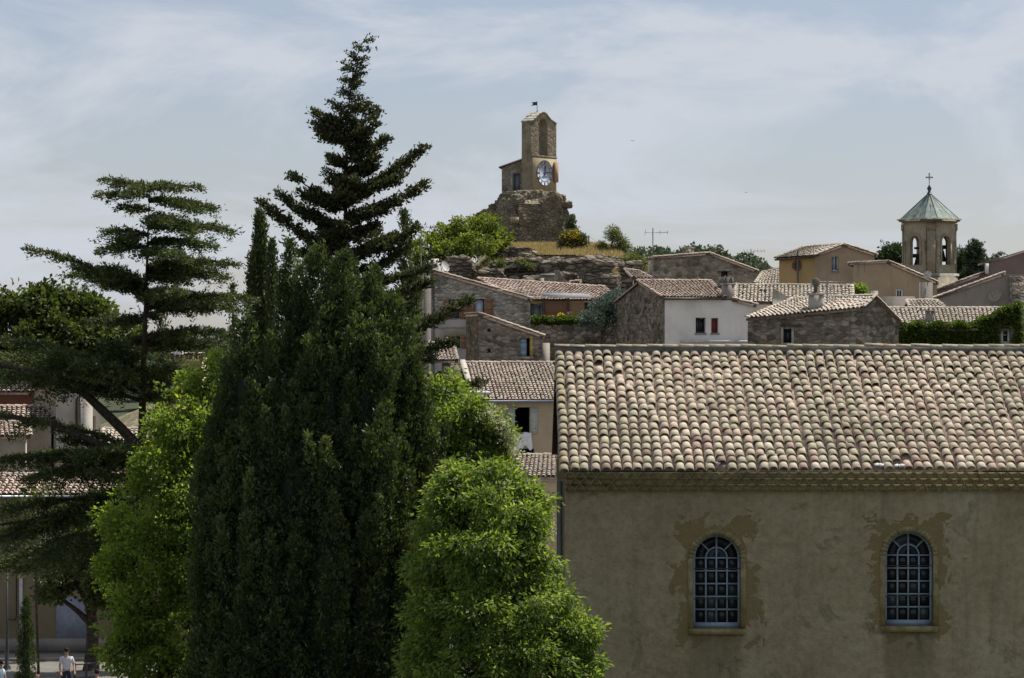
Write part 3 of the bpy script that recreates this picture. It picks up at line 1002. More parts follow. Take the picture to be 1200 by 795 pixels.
for cx, w, yt, yb in WINS:
    X0 = (cx - 600) / k62; Zc = (HY - (yt + yb) / 2) / k62; hh = (yb - yt) / 2 / k62; hw = w / 2 / k62
    dx = mathn(n_, l_, 'SUBTRACT', mathn(n_, l_, 'ABSOLUTE', mathn(n_, l_, 'SUBTRACT', sp_.outputs['X'], X0)), hw)
    dz = mathn(n_, l_, 'SUBTRACT', mathn(n_, l_, 'ABSOLUTE', mathn(n_, l_, 'SUBTRACT', sp_.outputs['Z'], Zc + .02)), hh)
    # rounder at the head: pull the corner in
    d = mathn(n_, l_, 'SMOOTH_MAX', dx, dz, .35)
    d = mathn(n_, l_, 'ADD', d, mathn(n_, l_, 'MULTIPLY', mathn(n_, l_, 'SUBTRACT', rag, .5), 1.9))
    d = mathn(n_, l_, 'LESS_THAN', d, .26)
    msk = d if msk is None else mathn(n_, l_, 'MAXIMUM', msk, d)
col = mixc(n_, l_, mathn(n_, l_, 'MULTIPLY', msk, .9), col, (.20, .155, .075))
# bare patches where the skim has come off
f4 = noise_n(n_, l_, pos, .9, 8, .74, .5); r4 = ramp(n_, [(0, 0, 0), (1, 1, 1)], [.59, .66]); l_.new(f4, r4.inputs['Fac'])
col = mixc(n_, l_, mathn(n_, l_, 'MULTIPLY', r4.outputs['Color'], .30), col, (.15, .125, .07))
# run-off streaks under the sills
for cx, w, yt, yb in WINS:
    X0 = (cx - 600) / k62; zs_ = (HY - yb) / k62 - .1; hw = w / 2 / k62 + .08
    ix = mathn(n_, l_, 'SUBTRACT', hw, mathn(n_, l_, 'ABSOLUTE', mathn(n_, l_, 'SUBTRACT', sp_.outputs['X'], X0)))
    ix = mathn(n_, l_, 'MULTIPLY', mathn(n_, l_, 'ADD', ix, mathn(n_, l_, 'MULTIPLY', mathn(n_, l_, 'SUBTRACT', rag, .5), .25)), 9.0); ix.node.use_clamp = True
    dzz = mathn(n_, l_, 'SUBTRACT', zs_, sp_.outputs['Z'])
    fal = mathn(n_, l_, 'SUBTRACT', 1.0, mathn(n_, l_, 'DIVIDE', dzz, 2.2)); fal.node.use_clamp = True
    bel = mathn(n_, l_, 'GREATER_THAN', dzz, 0.0)
    stf = mathn(n_, l_, 'MULTIPLY', mathn(n_, l_, 'MULTIPLY', ix, fal), mathn(n_, l_, 'MULTIPLY', bel, mathn(n_, l_, 'ADD', .25, mathn(n_, l_, 'MULTIPLY', f3, .7))))
    col = mixc(n_, l_, stf, col, (.14, .115, .07))
l_.new(col, b_.inputs['Base Color'])
h = mathn(n_, l_, 'ADD', noise_n(n_, l_, pos, 3.2, 7, .7), mathn(n_, l_, 'MULTIPLY', mathn(n_, l_, 'ADD', msk, r4.outputs['Color']), -.25))
bump(n_, l_, b_, h, 1.0, .07)
MT['render_hall'] = m_

holes, rects = [], []
for cx, w, yt, yb in WINS:
    u0, u1 = (cx - w / 2 - 600) / k62, (cx + w / 2 - 600) / k62
    z0, z1 = (HY - yb) / k62, (HY - yt) / k62
    rects.append((u0, u1, z0, z1)); holes.append(arch_pts(u0, u1, z0, z1, 16))
wall(pf, [(XL, GZ - .1), (XR, GZ - .1), (XR, ZW), (XL, ZW)], holes, MT['render_hall'], hall, reveal=.26)
YR = 67.3; YB = YR + (YR - 61.6) - .4
zr_in = ZR - .25
for X0, nm in ((XL, 'gable_wall'), (XR, 'gable_wall')):
    m = MB()
    p = [(X0, YF + .005, GZ - .1), (X0, YB, GZ - .1), (X0, YB, ZW), (X0, YR, zr_in), (X0, YF + .005, ZW)]
    p = [(q[0] + (.002 if X0 == XL else -.002), q[1], q[2]) for q in p]
    m.slab(p, (.3 if X0 == XL else -.3, 0, 0)); m.build(nm, MT['render_hall'], hall)
m = MB(); m.box(((XL + XR) / 2, YB + .15, (GZ + ZW) / 2), (XR - XL, .3, ZW - GZ)); m.build('rear_wall', MT['render_hall'], hall)
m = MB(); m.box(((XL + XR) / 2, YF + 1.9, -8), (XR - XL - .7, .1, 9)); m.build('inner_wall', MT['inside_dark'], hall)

# arched windows: stone surround, frame, bars, every pane
for (u0, u1, z0, z1) in rects:
    cx = (u0 + u1) / 2; r = (u1 - u0) / 2; zs = z1 - r
    # moulded surround, a few millimetres proud of the render
    m = MB(); bw = .115; po = -.012
    segs = 20
    inner = [(u0, z0)] + [(cx - r * math.cos(math.pi * k / segs), zs + r * math.sin(math.pi * k / segs)) for k in range(segs + 1)] + [(u1, z0)]
    outer = [(u0 - bw, z0)] + [(cx - (r + bw) * math.cos(math.pi * k / segs), zs + (r + bw) * math.sin(math.pi * k / segs)) for k in range(segs + 1)] + [(u1 + bw, z0)]
    for k in range(len(inner) - 1):
        a, b, c, d = inner[k], inner[k + 1], outer[k + 1], outer[k]
        m.hexa([pf.W(*a, po), pf.W(*b, po), pf.W(*c, po), pf.W(*d, po), pf.W(*a, .05), pf.W(*b, .05), pf.W(*c, .05), pf.W(*d, .05)])
    m.build('window_surround', MT['surround'], hall)
    rec = .15
    fw = .05
    m = MB()
    fr_in = [(u0 + fw, z0 + .12)] + [(cx - (r - fw) * math.cos(math.pi * k / segs), zs + (r - fw) * math.sin(math.pi * k / segs)) for k in range(segs + 1)] + [(u1 - fw, z0 + .12)]
    fr_out = [(u0, z0)] + [(cx - r * math.cos(math.pi * k / segs), zs + r * math.sin(math.pi * k / segs)) for k in range(segs + 1)] + [(u1, z0)]
    for k in range(len(fr_in) - 1):
        a, b, c, d = fr_in[k], fr_in[k + 1], fr_out[k + 1], fr_out[k]
        m.hexa([pf.W(*a, rec), pf.W(*b, rec), pf.W(*c, rec), pf.W(*d, rec), pf.W(*a, rec + .07), pf.W(*b, rec + .07), pf.W(*c, rec + .07), pf.W(*d, rec + .07)])
    m.bar(pf, u0 + .002, u1 - .002, z0, z0 + .12, rec - .01, rec + .08)
    win = m.build('window', MT['paint_window'], hall)
    us = [u0 + fw + (u1 - u0 - 2 * fw) * k / 4 for k in range(5)]
    nz = 5
    zz = [z0 + .12 + (zs - z0 - .12) * k / nz for k in range(nz + 1)]
    bars = []
    for k in (1, 2, 3): bars.append((us[k] - .017, us[k] + .017, zz[0], zs if k != 2 else z1 - fw))
    for (a, b, c, d) in bars:
        q = MB(); q.bar(pf, a, b, c, d, rec + .008, rec + .055); q.build('glazing_bar', MT['paint_window'], win)
    for k in range(1, nz + 1):
        q = MB(); q.bar(pf, u0 + fw, u1 - fw, zz[k] - .016, zz[k] + .016, rec + .012, rec + .05); q.build('glazing_bar', MT['paint_window'], win)
    ri = (us[3] - us[1]) / 2
    q = MB()
    for k in range(12):
        t0, t1 = math.pi * k / 12, math.pi * (k + 1) / 12
        P = [(cx + (ri + s) * math.cos(t), zs + (ri + s) * math.sin(t)) for t in (t0, t1) for s in (-.016, .016)]
        a, b, c, d = P[0], P[1], P[3], P[2]
        q.hexa([pf.W(*x, rec + .01) for x in (a, b, c, d)] + [pf.W(*x, rec + .052) for x in (a, b, c, d)])
    q.build('arched_bar', MT['paint_window'], win)
    for t in (R(45), R(135)):
        q = MB(); e = Vector((math.cos(t), math.sin(t))); nrm = Vector((-e.y, e.x)) * .015
        c0 = Vector((cx, zs)); a, b = c0 + e * (ri + .012), c0 + e * (r - fw + .004)
        P = [a - nrm, a + nrm, b + nrm, b - nrm]
        q.hexa([pf.W(x.x, x.y, rec + .014) for x in P] + [pf.W(x.x, x.y, rec + .048) for x in P])
        q.build('glazing_bar', MT['paint_window'], win)
    for i in range(4):
        for j in range(nz):
            a_, b_2, c_, d_2 = us[i] + .018, us[i + 1] - .018, zz[j] + .018, zz[j + 1] - .018
            t1_, t2_ = random.uniform(-.006, .006), random.uniform(-.006, .006)
            q = MB(); q.hexa([pf.W(a_, c_, rec + .032 + t1_ + t2_), pf.W(b_2, c_, rec + .032 - t1_ + t2_), pf.W(b_2, c_, rec + .036 - t1_ + t2_), pf.W(a_, c_, rec + .036 + t1_ + t2_),
                              pf.W(a_, d_2, rec + .032 + t1_ - t2_), pf.W(b_2, d_2, rec + .032 - t1_ - t2_), pf.W(b_2, d_2, rec + .036 - t1_ - t2_), pf.W(a_, d_2, rec + .036 + t1_ - t2_)])
            q.build('pane', MT['glass_dark'], win)
    # panes of the head: inner half-moon in two, outer ring in four
    def ringpane(r0, r1, t0, t1):
        q = MB(); N = 6
        for k in range(N):
            a0, a1 = t0 + (t1 - t0) * k / N, t0 + (t1 - t0) * (k + 1) / N
            P = [(cx + rr_ * math.cos(t), zs + .018 + rr_ * math.sin(t)) for rr_, t in ((r0, a0), (r0, a1), (r1, a1), (r1, a0))]
            q.hexa([pf.W(*x, rec + .030) for x in P] + [pf.W(*x, rec + .036) for x in P])
        q.build('pane', MT['glass_dark'], win)
    for t0, t1 in ((.03, math.pi / 2 - .05), (math.pi / 2 + .05, math.pi - .03)): ringpane(.03, ri - .02, t0, t1)
    for k in range(4): ringpane(ri + .02, r - fw - .02, math.pi * k / 4 + .03, math.pi * (k + 1) / 4 - .03)
    # two iron bars across and the stone sill
    for t in (.36, .685):
        zb_ = z1 - (z1 - z0) * t * 1.0
        q = MB(); q.tube([pf.W(u0 - .07, zb_, .06), pf.W(u1 + .07, zb_, .06)], .011, 5); q.build('iron_bar', MT['metal_dark'], hall)
    q = MB(); q.bar(pf, u0 - .10, u1 + .10, z0 - .12, z0 - .003, -.06, .25); q.build('window_sill', MT['surround'], hall)

# roof of the hall
EL, ER = Vector((XL - .12, 61.6, ZE - .06)), Vector((XR, 61.6, ZE - .06))
RL_, RR_ = Vector((XL - .12, YR, ZR - .16)), Vector((XR, YR, ZR - .16))
_d = (RL_ - EL) * .035; deck = pans('roof', EL + _d, ER + _d, RR_, RL_, hall, drop=-.01, thick=.10, mat='tile_pan_hall')
BL, BR = Vector((XL - .12, YB + .3, ZE - .06)), Vector((XR, YB + .3, ZE - .06))
deck2 = pans('rear_roof', BL, BR, RR_, RL_, hall, drop=.0, thick=.10)
joined_tiles('roof_tiles', tile_frames(BR, BL, RL_, RR_, .24, .36, .01, 9), tile_tpl(4, .09, .075, .42, .03, .9), MT['tile_near_joined'], deck2, 9)
fr = []
for (P_, a_, b_2, n_2, c_, r_2) in tile_frames(EL, ER, RR_, RL_, .2215, .325, .013, 4):
    sag = noise.noise(Vector((P_[0] * .35, P_[1] * .35, 4.2)))
    P_ = P_ + n_2 * .028 * sag + b_2 * .05 * noise.noise(Vector((P_[0] * .6, P_[1] * .25, 9.1))) + a_ * .022 * noise.noise(Vector((P_[0] * .5, P_[1] * .5, 1.7)))
    if (c_ * 31 + r_2 * 17) % 61 == 0: P_ = P_ - b_2 * .07 + n_2 * .008
    fr.append((P_, a_, b_2, n_2, c_, r_2))
tpl = tile_tpl(6, .106, .086, .385, .030, .76, .014)
slipped = {(3, 16), (4, 15), (2, 15)}
missing = {(15, 0), (30, 0), (32, 0), (4, 16), (33, 1)}
near, far = [], []
for f in fr:
    c, r = f[4], f[5]
    if (c, r) in missing: continue
    (near if (r <= 5 and 1 <= c <= 50) else far).append(f)
tmesh = mesh_np('tile', tpl[0], tpl[1], mat=MT['tile_near'])
tmesh2 = mesh_np('tile', tpl[0], tpl[1], mat=MT['tile_lichen'])
rgt = np.random.default_rng(21)
DB = WL[deck.name]


def place_tile(f, me, parent, jr=.04, name='tile'):
    P, a, b, nn, c, r = f
    M3 = Matrix((a, b, nn)).transposed()
    o = bpy.data.objects.new(name, me)
    C.objects.link(o); o.parent = parent
    e = M3.to_quaternion()
    o.rotation_mode = 'QUATERNION'
    o.rotation_quaternion = e @ Matrix.Rotation(rgt.normal(0, jr), 3, 'Z').to_quaternion() @ Matrix.Rotation(rgt.normal(0, jr * 1.2), 3, 'Y').to_quaternion()
    o.location = Vector(P) - WL[parent.name]
    return o


for f in near[:296]: place_tile(f, tmesh2 if f[4] <= 0 or (f[4] < 4 and f[5] == 0) else tmesh, deck)
rest = near[296:] + [f for f in far if f[4] > 0]
joined_tiles('roof_tiles', rest, tpl, MT['tile_near_joined'], deck, 12, .02)
joined_tiles('verge_tiles', [f for f in far if f[4] == 0], tpl, MT['tile_lichen_joined'], deck, 13, .02)
# broken pieces lying where eave tiles are missing
m = MB()
for (c, r) in sorted(q_ for q_ in missing if q_[1] == 0):
    x = EL.x + (c + .5) * .2215
    for k in range(3):
        q = Vector((x + rgt.uniform(-.1, .1), 61.62 + rgt.uniform(0, .25), ZE + rgt.uniform(-.01, .06)))
        d = Vector(rgt.normal(0, 1, 3)) * .04
        m.slab([q, q + Vector((.09, .01, .02)) + d * .4, q + Vector((.07, .08, .06)), q + Vector((-.01, .07, .04)) + d * .3], (0, -.004, .014))
m.build('broken_tile', MT['slab_grey'], hall)
# ridge: mortar bed and half-round ridge tiles laid end to end
m = MB(); m.box(((XL + XR) / 2 - .06, YR + .02, ZR - .10), (XR - XL + .12, .18, .17)); bed = m.build('ridge_mortar', MT['mortar_dark'], hall)
rt = tile_tpl(7, .115, .105, .43, .012, .42, .014)
rmesh = mesh_np('ridge_tile', rt[0], rt[1], mat=MT['tile_lichen'])
x = XL - .14; k = 0
while x < XR:
    o = place_tile((np.array((x, YR + .02, ZR - .015 + rgt.normal(0, .008))), np.array((0, -1., 0)), np.array((1., 0, 0)), np.array((0, 0, 1.)), 0, 0), rmesh, bed, .012, 'ridge_tile')
    x += .36; k += 1
# genoise: three stepped rows of tile mouths set in mortar under the eave
m = MB()
gz0, gz1 = ZW - .02, ZE - .075
gh = (gz1 - gz0) / 3
for k in range(3):
    y0_ = YF - .04 - .085 * (k + 1) - .035 + .032; m.box(((XL + XR) / 2, (y0_ + YF + .1) / 2, gz0 + gh * (k + .5)), (XR - XL - .004 * k, YF + .1 - y0_, gh - .006))
corn = m.build('eave_cornice', MT['surround'], hall)
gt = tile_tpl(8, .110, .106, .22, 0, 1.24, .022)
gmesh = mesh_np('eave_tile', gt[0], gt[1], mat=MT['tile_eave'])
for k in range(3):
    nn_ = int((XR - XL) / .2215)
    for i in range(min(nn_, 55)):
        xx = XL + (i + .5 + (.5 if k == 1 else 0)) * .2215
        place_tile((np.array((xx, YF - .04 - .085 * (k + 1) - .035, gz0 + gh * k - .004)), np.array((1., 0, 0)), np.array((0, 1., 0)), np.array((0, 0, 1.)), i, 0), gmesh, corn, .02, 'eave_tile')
# downpipe on the left corner
dp = MB(); dp.tube([(XL - .08, YF + .4, ZE - .3), (XL - .08, YF + .4, GZ)], .05, 8); dp.build('downpipe', MT['paint_greyblue'], hall)

# ------------------------------------------------------------ village houses on the slope


def poly_px(pl, pts, zb=None):
    out = [pl.uz(*p) for p in pts]
    return out


def rect_wall(pl, u0, u1, z0, z1, mat, parent, name='wall', d=.3):
    m = MB(); m.bar(pl, u0, u1, z0, z1, 0, d); return m.build(name, MT[mat], parent)


def box_house_sides(pl, u0, u1, z0, zl, zr, d, mat, parent, left=True, right=True):
    """flat side walls and back wall of a house whose front lies in pl"""
    if left:
        m = MB(); m.bar(pl, u0 + .003, u0 + .3, z0, zl, .004, d); m.build('wall', MT[mat], parent)
    if right:
        m = MB(); m.bar(pl, u1 - .3, u1 - .003, z0, zr, .004, d); m.build('wall', MT[mat], parent)
    m = MB(); m.slab([pl.W(u0 + .3, z0, d), pl.W(u1 - .3, z0, d), pl.W(u1 - .3, zr, d), pl.W(u0 + .3, zl, d)], pl.v * -.25); m.build('wall', MT[mat], parent)


def chimney(parent, c, w, d, h, mat='plaster_grey', cap=True, pots=0, rz=0, name='chimney'):
    m = MB(); m.box((c[0], c[1], c[2] + h / 2), (w, d, h), rz)
    ch = m.build(name, MT[mat], parent)
    if cap:
        q = MB(); q.box((c[0], c[1], c[2] + h + .04), (w + .12, d + .12, .08), rz); q.build('chimney_cap', MT['mortar'], ch)
    for k in range(pots):
        x = c[0] + (k - (pots - 1) / 2) * w * .5
        q = MB()
        q.slab([(x - w * .2, c[1] - d * .4, c[2] + h + .08), (x + w * .2, c[1] - d * .4, c[2] + h + .08), (x, c[1] - d * .4, c[2] + h + .08 + w * .75)], (0, d * .8, 0))
        q.build('chimney_cowl', MT['mortar_dark'], ch)
    return ch


def antenna(label, foot, h, booms, group='television aerials on the village roofs'):
    """booms: (height, length, yaw, rods)"""
    t = thing('antenna', label, 'antenna', foot, group)
    f = Vector(foot)
    m = MB(); m.tube([f - Vector((0, 0, .3)), f + Vector((0, 0, h))], .028, 6); m.build('mast', MT['metal_grey'], t)
    for bh, L, yaw, nr in booms:
        d = Vector((math.cos(yaw), math.sin(yaw), 0)); s = Vector((-d.y, d.x, 0))
        c = f + Vector((0, 0, bh))
        m = MB(); m.tube([c - d * L * .35, c + d * L * .65], .016, 5)
        for k in range(nr):
            p = c - d * L * .33 + d * L * .96 * k / max(1, nr - 1)
            w = .32 - .14 * k / nr
            m.tube([p - s * w * .5 + Vector((0, 0, w * .5)), p + s * w * .5 - Vector((0, 0, w * .5))], .011, 4)
        m.build('aerial_boom', MT['metal_grey'], t)
    return t


def dish(label, c, r, face, mat='paint_white', group=None):
    t = thing('satellite_dish', label, 'satellite dish', c, group)
    f = Vector(face).normalized(); a = f.cross(Vector((0, 0, 1))).normalized(); b = a.cross(f)
    c = Vector(c); m = MB(); N = 14
    rings = []
    for k in range(4):
        q = k / 3
        rings.append([c + (a * math.cos(2 * math.pi * j / N) + b * math.sin(2 * math.pi * j / N)) * r * q + f * (.18 * r * q * q * 1.4) for j in range(N)])
    for k in range(3):
        for j in range(N): m.quad(rings[k][j], rings[k][(j + 1) % N], rings[k + 1][(j + 1) % N], rings[k + 1][j])
        for j in range(N): m.quad(*[p - f * .02 for p in (rings[k][j], rings[k + 1][j], rings[k + 1][(j + 1) % N], rings[k][(j + 1) % N])])
    m.build('reflector', MT[mat], t)
    m = MB(); m.tube([c - b * r * .9 + f * .05, c + f * r * 1.1 - b * r * .25], .015, 5); m.box(c + f * r * 1.12 - b * r * .22, (.09, .09, .09)); m.build('feed_arm', MT['metal_grey'], t)
    m = MB(); m.tube([c - f * .02, c - f * .25, c - f * .25 - Vector((0, 0, r + .5))], .025, 6); m.build('mount', MT['metal_grey'], t)
    return t


# --- house with the laundry
pl = Pl(557, 150, 7)
h1 = thing('village_house', 'beige rendered house with grey shutters and white laundry hanging from its open window', 'house', pl.W(2.4, GZ, 2.5))
u1 = pl.uz(674, 470)[0]; ze = pl.uz(600, 470)[1]
W1 = pl.rect(603.5, 477.5, 621, 508); W2 = pl.rect(608, 526, 626, 540)
wall(pl, [(0, GZ), (u1, GZ), (u1, ze), (0, ze)], [rect_loop(W1), rect_loop(W2)], MT['plaster_beige'], h1, reveal=.3)
box_house_sides(pl, 0, u1, GZ, ze - .05, ze - .05, 10.5, 'plaster_beige', h1)
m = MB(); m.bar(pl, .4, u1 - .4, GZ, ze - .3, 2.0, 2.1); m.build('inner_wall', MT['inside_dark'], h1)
sw = (W1[1] - W1[0]) * .52
shutter(pl, W1[0] - sw, W1[0] - .01, W1[2] - .03, W1[3], h1, MT['shutter_grey'])
shutter(pl, W1[1] + .01, W1[1] + sw, W1[2] - .03, W1[3], h1, MT['shutter_grey'])
m = MB()
for k in range(9):
    u = W2[0] + (W2[1] - W2[0]) * (k + .5) / 9; m.bar(pl, u - .012, u + .012, W2[2], W2[3], .02, .04)
m.build('window_grille', MT['metal_dark'], h1)
EL, ER = pl.W(-.1, ze + .03, -.25), pl.W(u1, ze + .03, -.25)
zr = (HY - 426) / F * 155.6
RL, RR = pl.W(-.02, zr, 5.4), pl.W(u1, zr, 5.4)
roof(h1, EL, ER, RR, RL, .2, .33, 'tile_village', 31)
deckb = pans('rear_roof', pl.W(-.1, ze, 10.8), pl.W(u1, ze, 10.8), RR, RL, h1)
m = MB(); m.tube([EL - pl.v * .06 - Vector((0, 0, .05)), ER - pl.v * .06 - Vector((0, 0, .05))], .065, 6); m.build('gutter', MT['paint_greyblue'], h1)
m = MB(); a, b = pl.W(-.22, ze + .05, -.2), pl.W(-.22, zr + .05, 5.4)
m.slab([a, a + pl.u * .26, b + pl.u * .26, b], (0, 0, .16)); m.build('verge_coping', MT['plaster_grey'], h1)
m = MB(); m.tube([pl.W(.28, ze - .2, -.06), pl.W(.28, GZ, -.06)], .05, 6); m.build('downpipe', MT['paint_greyblue'], h1)
# laundry: a creased sheet folded over the sill
rg = np.random.default_rng(5)
V, Qd = [], []
nu, nv = 26, 16
for j in range(nv):
    for i in range(nu):
        s, q = i / (nu - 1), j / (nv - 1)
        uu = W1[0] - .02 + s * (W1[1] - W1[0] + .12)
        fold = .05 * math.sin(s * 19 + q * 1.5) + .035 * math.sin(s * 41 + 1.3 + q * 3)
        bot = .82 + .10 * math.sin(s * 7 + .6) + .07 * math.sin(s * 17)
        if q < .2: o_, z_ = .22 - q * 1.5, W1[2] + .03 + .03 * math.sin(s * 12)
        else: o_, z_ = -.085 - .02 * q + fold * (q - .1), W1[2] + .03 - (q - .2) / .8 * bot
        V.append(pl.W(uu + .03 * math.sin(q * 6 + s * 9), z_, o_))
for j in range(nv - 1):
    for i in range(nu - 1): Qd.append((j * nu + i, j * nu + i + 1, (j + 1) * nu + i + 1, (j + 1) * nu + i))
o = part('laundry', V, Qd, MT['cloth_white'], None, smooth=True, base=pl.W((W1[0] + W1[1]) / 2, W1[2] - .8, -.1))
props(o, 'crumpled white sheet hung over the sill of the open shuttered window', 'laundry')

# --- low house beside the hall
pl = Pl(600, 139, 0)
h2 = thing('village_house', 'low ochre house with a small tiled roof squeezed beside the hall', 'house', pl.W(1.2, GZ, 2))
ua, ub = pl.uz(603, 560)[0], pl.uz(668, 560)[0]; ze = pl.uz(620, 560)[1]
wall(pl, [(ua, GZ), (ub, GZ), (ub, ze), (ua, ze)], [], MT['plaster_beige'], h2)
box_house_sides(pl, ua, ub, GZ, ze - .05, ze - .05, 7.5, 'plaster_beige', h2)
m = MB(); m.bar(pl, ua - .1, ub, ze - .17, ze + .03, -.16, -.003); m.build('eave_band', MT['plaster_grey'], h2)
zr = (HY - 534) / F * 143
roof(h2, pl.W(ua - .1, ze + .05, -.3), pl.W(ub, ze + .05, -.3), pl.W(ub, zr, 3.8), pl.W(ua + .2, zr, 3.8), .23, .34, 'tile_village', 33)

# --- small flat terrace by the laundry house
pl = Pl(537, 147, 4)
t = thing('terrace', 'small flat white terrace with a thin metal railing left of the laundry house', 'terrace', pl.W(.5, GZ, 1.2))
uz = pl.rect(537, 460, 557, 540)
rect_wall(pl, 0, uz[1], GZ, uz[3] - .1, 'plaster_grey', t, d=2.6)
m = MB(); m.bar(pl, -.15, uz[1] + .75, uz[3] - .1, uz[3] + .03, -.15, 2.7); m.build('slab', MT['slab_grey'], t)
m = MB()
for k in range(5): m.tube([pl.W(uz[1] * .55 + k * .22, uz[3] - .8, -.18), pl.W(uz[1] * .55 + k * .22, uz[3] + .45, -.18)], .02, 5)
m.tube([pl.W(uz[1] * .5, uz[3] + .45, -.18), pl.W(uz[1] * .55 + 1.0, uz[3] + .45, -.18)], .022, 5)
m.build('railing', MT['metal_grey'], t)

# --- stone house with the blue door
pl = Pl(561, 158, 9)
h3 = thing('village_house', 'dark rubble stone house with one blue door in a yellow reveal and a sloping top', 'house', pl.W(1.8, GZ, 3))
(ul, zl), (ur, zrr) = pl.uz(561, 370), pl.uz(637, 396)
D3 = pl.rect(608.7, 396.5, 622, 417.5)
wall(pl, [(0, GZ), (ur - .06, GZ), (ur - .06, zrr), (0, zl)], [rect_loop(D3)], MT['stone_brown'], h3, reveal=.02)
m = MB()
u0, u1_, z0, z1 = D3
m.bar(pl, u1_ - .02, u1_ + .02, z0, z1, .021, .62); m.bar(pl, u0, u1_, z1, z1 + .03, .021, .62); m.bar(pl, u0, u1_, z0 - .03, z0, .021, .62); m.bar(pl, u0 - .03, u0, z0, z1, .021, .62)
m.bar(pl, u1_ + .003, u1_ + .1, z0 - .02, z1 + .1, -.012, .018)
m.build('door_reveal', MT['paint_yellow'], h3)
m = MB(); m.bar(pl, u0, u0 + (u1_ - u0) * .68, z0, z1, .16, .21); dr = m.build('door', MT['paint_blue'], h3)
for k in range(3):
    q = MB(); q.bar(pl, u0 + .06, u0 + (u1_ - u0) * .62, z0 + .06 + (z1 - z0) * k / 3, z0 + (z1 - z0) * (k + 1) / 3 - .05, .143, .158); q.build('door_panel', MT['paint_blue'], dr)
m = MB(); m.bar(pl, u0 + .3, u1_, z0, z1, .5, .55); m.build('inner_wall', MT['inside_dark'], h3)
m = MB(); m.bar(pl, u0 - .1, u1_ + .12, z0 - .16, z0 - .035, -.08, .1); m.build('door_sill', MT['mortar'], h3)
m = MB(); m.slab([pl.W(.003, GZ, .003), pl.W(.003, GZ, 5), pl.W(.003, zl - .05, 5), pl.W(.003, zl - .02, .003)], pl.u * .3); m.build('wall', MT['stone_brown'], h3)
m = MB(); m.bar(pl, .3, ur - .1, GZ, zrr - .2, 4.7, 5); m.build('wall', MT['stone_brown'], h3)
m = MB(); m.bar(pl, ur - .36, ur - .063, GZ, zrr - .05, .003, 5); m.build('wall', MT['stone_brown'], h3)
roof(h3, pl.W(ur + .05, zrr + .07, -.1), pl.W(ur + .05, zrr + .07, 5.2), pl.W(.0, zl + .09, 5.2), pl.W(.0, zl + .09, -.1), .22, .34, 'tile_village', 35, verge=(True, False))
m = MB(); q = pl.uz(637, 400); m.bar(pl, ur - .02, ur + .45, q[1] - 3.2, q[1] - .1, .6, 2.2); m.build('annex_wall', MT['plaster_grey'], h3)
for px, py in ((573, 387), (573, 411)):
    q = MB(); u, z = pl.uz(px, py); q.bar(pl, u - .09, u + .09, z - .09, z + .09, -.01, .02); q.build('putlog_hole', MT['inside_dark'], h3)

# --- little dark wall and roof in the corner left of the blue door house
pl = Pl(518, 156, 4)
t = thing('shed', 'small tiled lean-to in the shade below the brown shuttered house', 'shed', pl.W(.8, GZ, 1))
z_ = pl.uz(530, 424)[1]; ue = pl.uz(552, 424)[0]
rect_wall(pl, 0, ue, GZ, z_, 'stone_dark', t, d=.4)
roof(t, pl.W(-.35, z_ + .05, -.15), pl.W(.85, z_ + .05, -.15), at(533, 408, 159.5), at(503, 402, 159.5), .22, .34, 'tile_village', 37)

# --- house with brown shutters
pl = Pl(497, 168, 9)
h4 = thing('village_house', 'grey stone house with brown shutters under a long single sloping verge', 'house', pl.W(3, GZ, 4))
P = [(0, GZ), (pl.uz(621, 384)[0], GZ), pl.uz(621.5, 351.5), pl.uz(505, 319), (0, pl.uz(505, 319)[1])]
wins4 = [pl.rect(526, 351, 538.5, 373.5), pl.rect(556, 350.5, 568, 373.5), pl.rect(528, 394.5, 539.5, 408)]
wall(pl, P, [rect_loop(w) for w in wins4], MT['stone_shuttered'], h4, reveal=.22)
gsky = [pl.rect(526, 351, 535.5, 373.5), pl.rect(556, 350.5, 565, 373.5)]
window(pl, wins4[0], h4, MT['wood_dark'], MT['glass_sky'], 0, 0, .16, .07)
window(pl, wins4[1], h4, MT['wood_dark'], MT['glass_sky'], 0, 0, .16, .07)
window(pl, wins4[2], h4, MT['wood_dark'], MT['glass_dark'], 1, 0, .16, .07)
for w, ws in ((wins4[0], ((520, 525.6), (539, 549))), (wins4[1], ((549.4, 555.6), (568.6, 578)))):
    for a, b in ws:
        shutter(pl, pl.uz(a, 360)[0], pl.uz(b, 360)[0], w[2] - .02, w[3] + .02, h4, MT['wood_brown'])
w = wins4[2]
for a, b in ((520.5, 527.6), (540, 546)): shutter(pl, pl.uz(a, 400)[0], pl.uz(b, 400)[0], w[2] - .02, w[3] + .02, h4, MT['wood_brown'])
m = MB(); u, z = pl.uz(505, 384); m.bar(pl, u, pl.uz(548, 384)[0], z - .05, z + .03, -.05, -.003); m.build('ledge', MT['mortar'], h4)
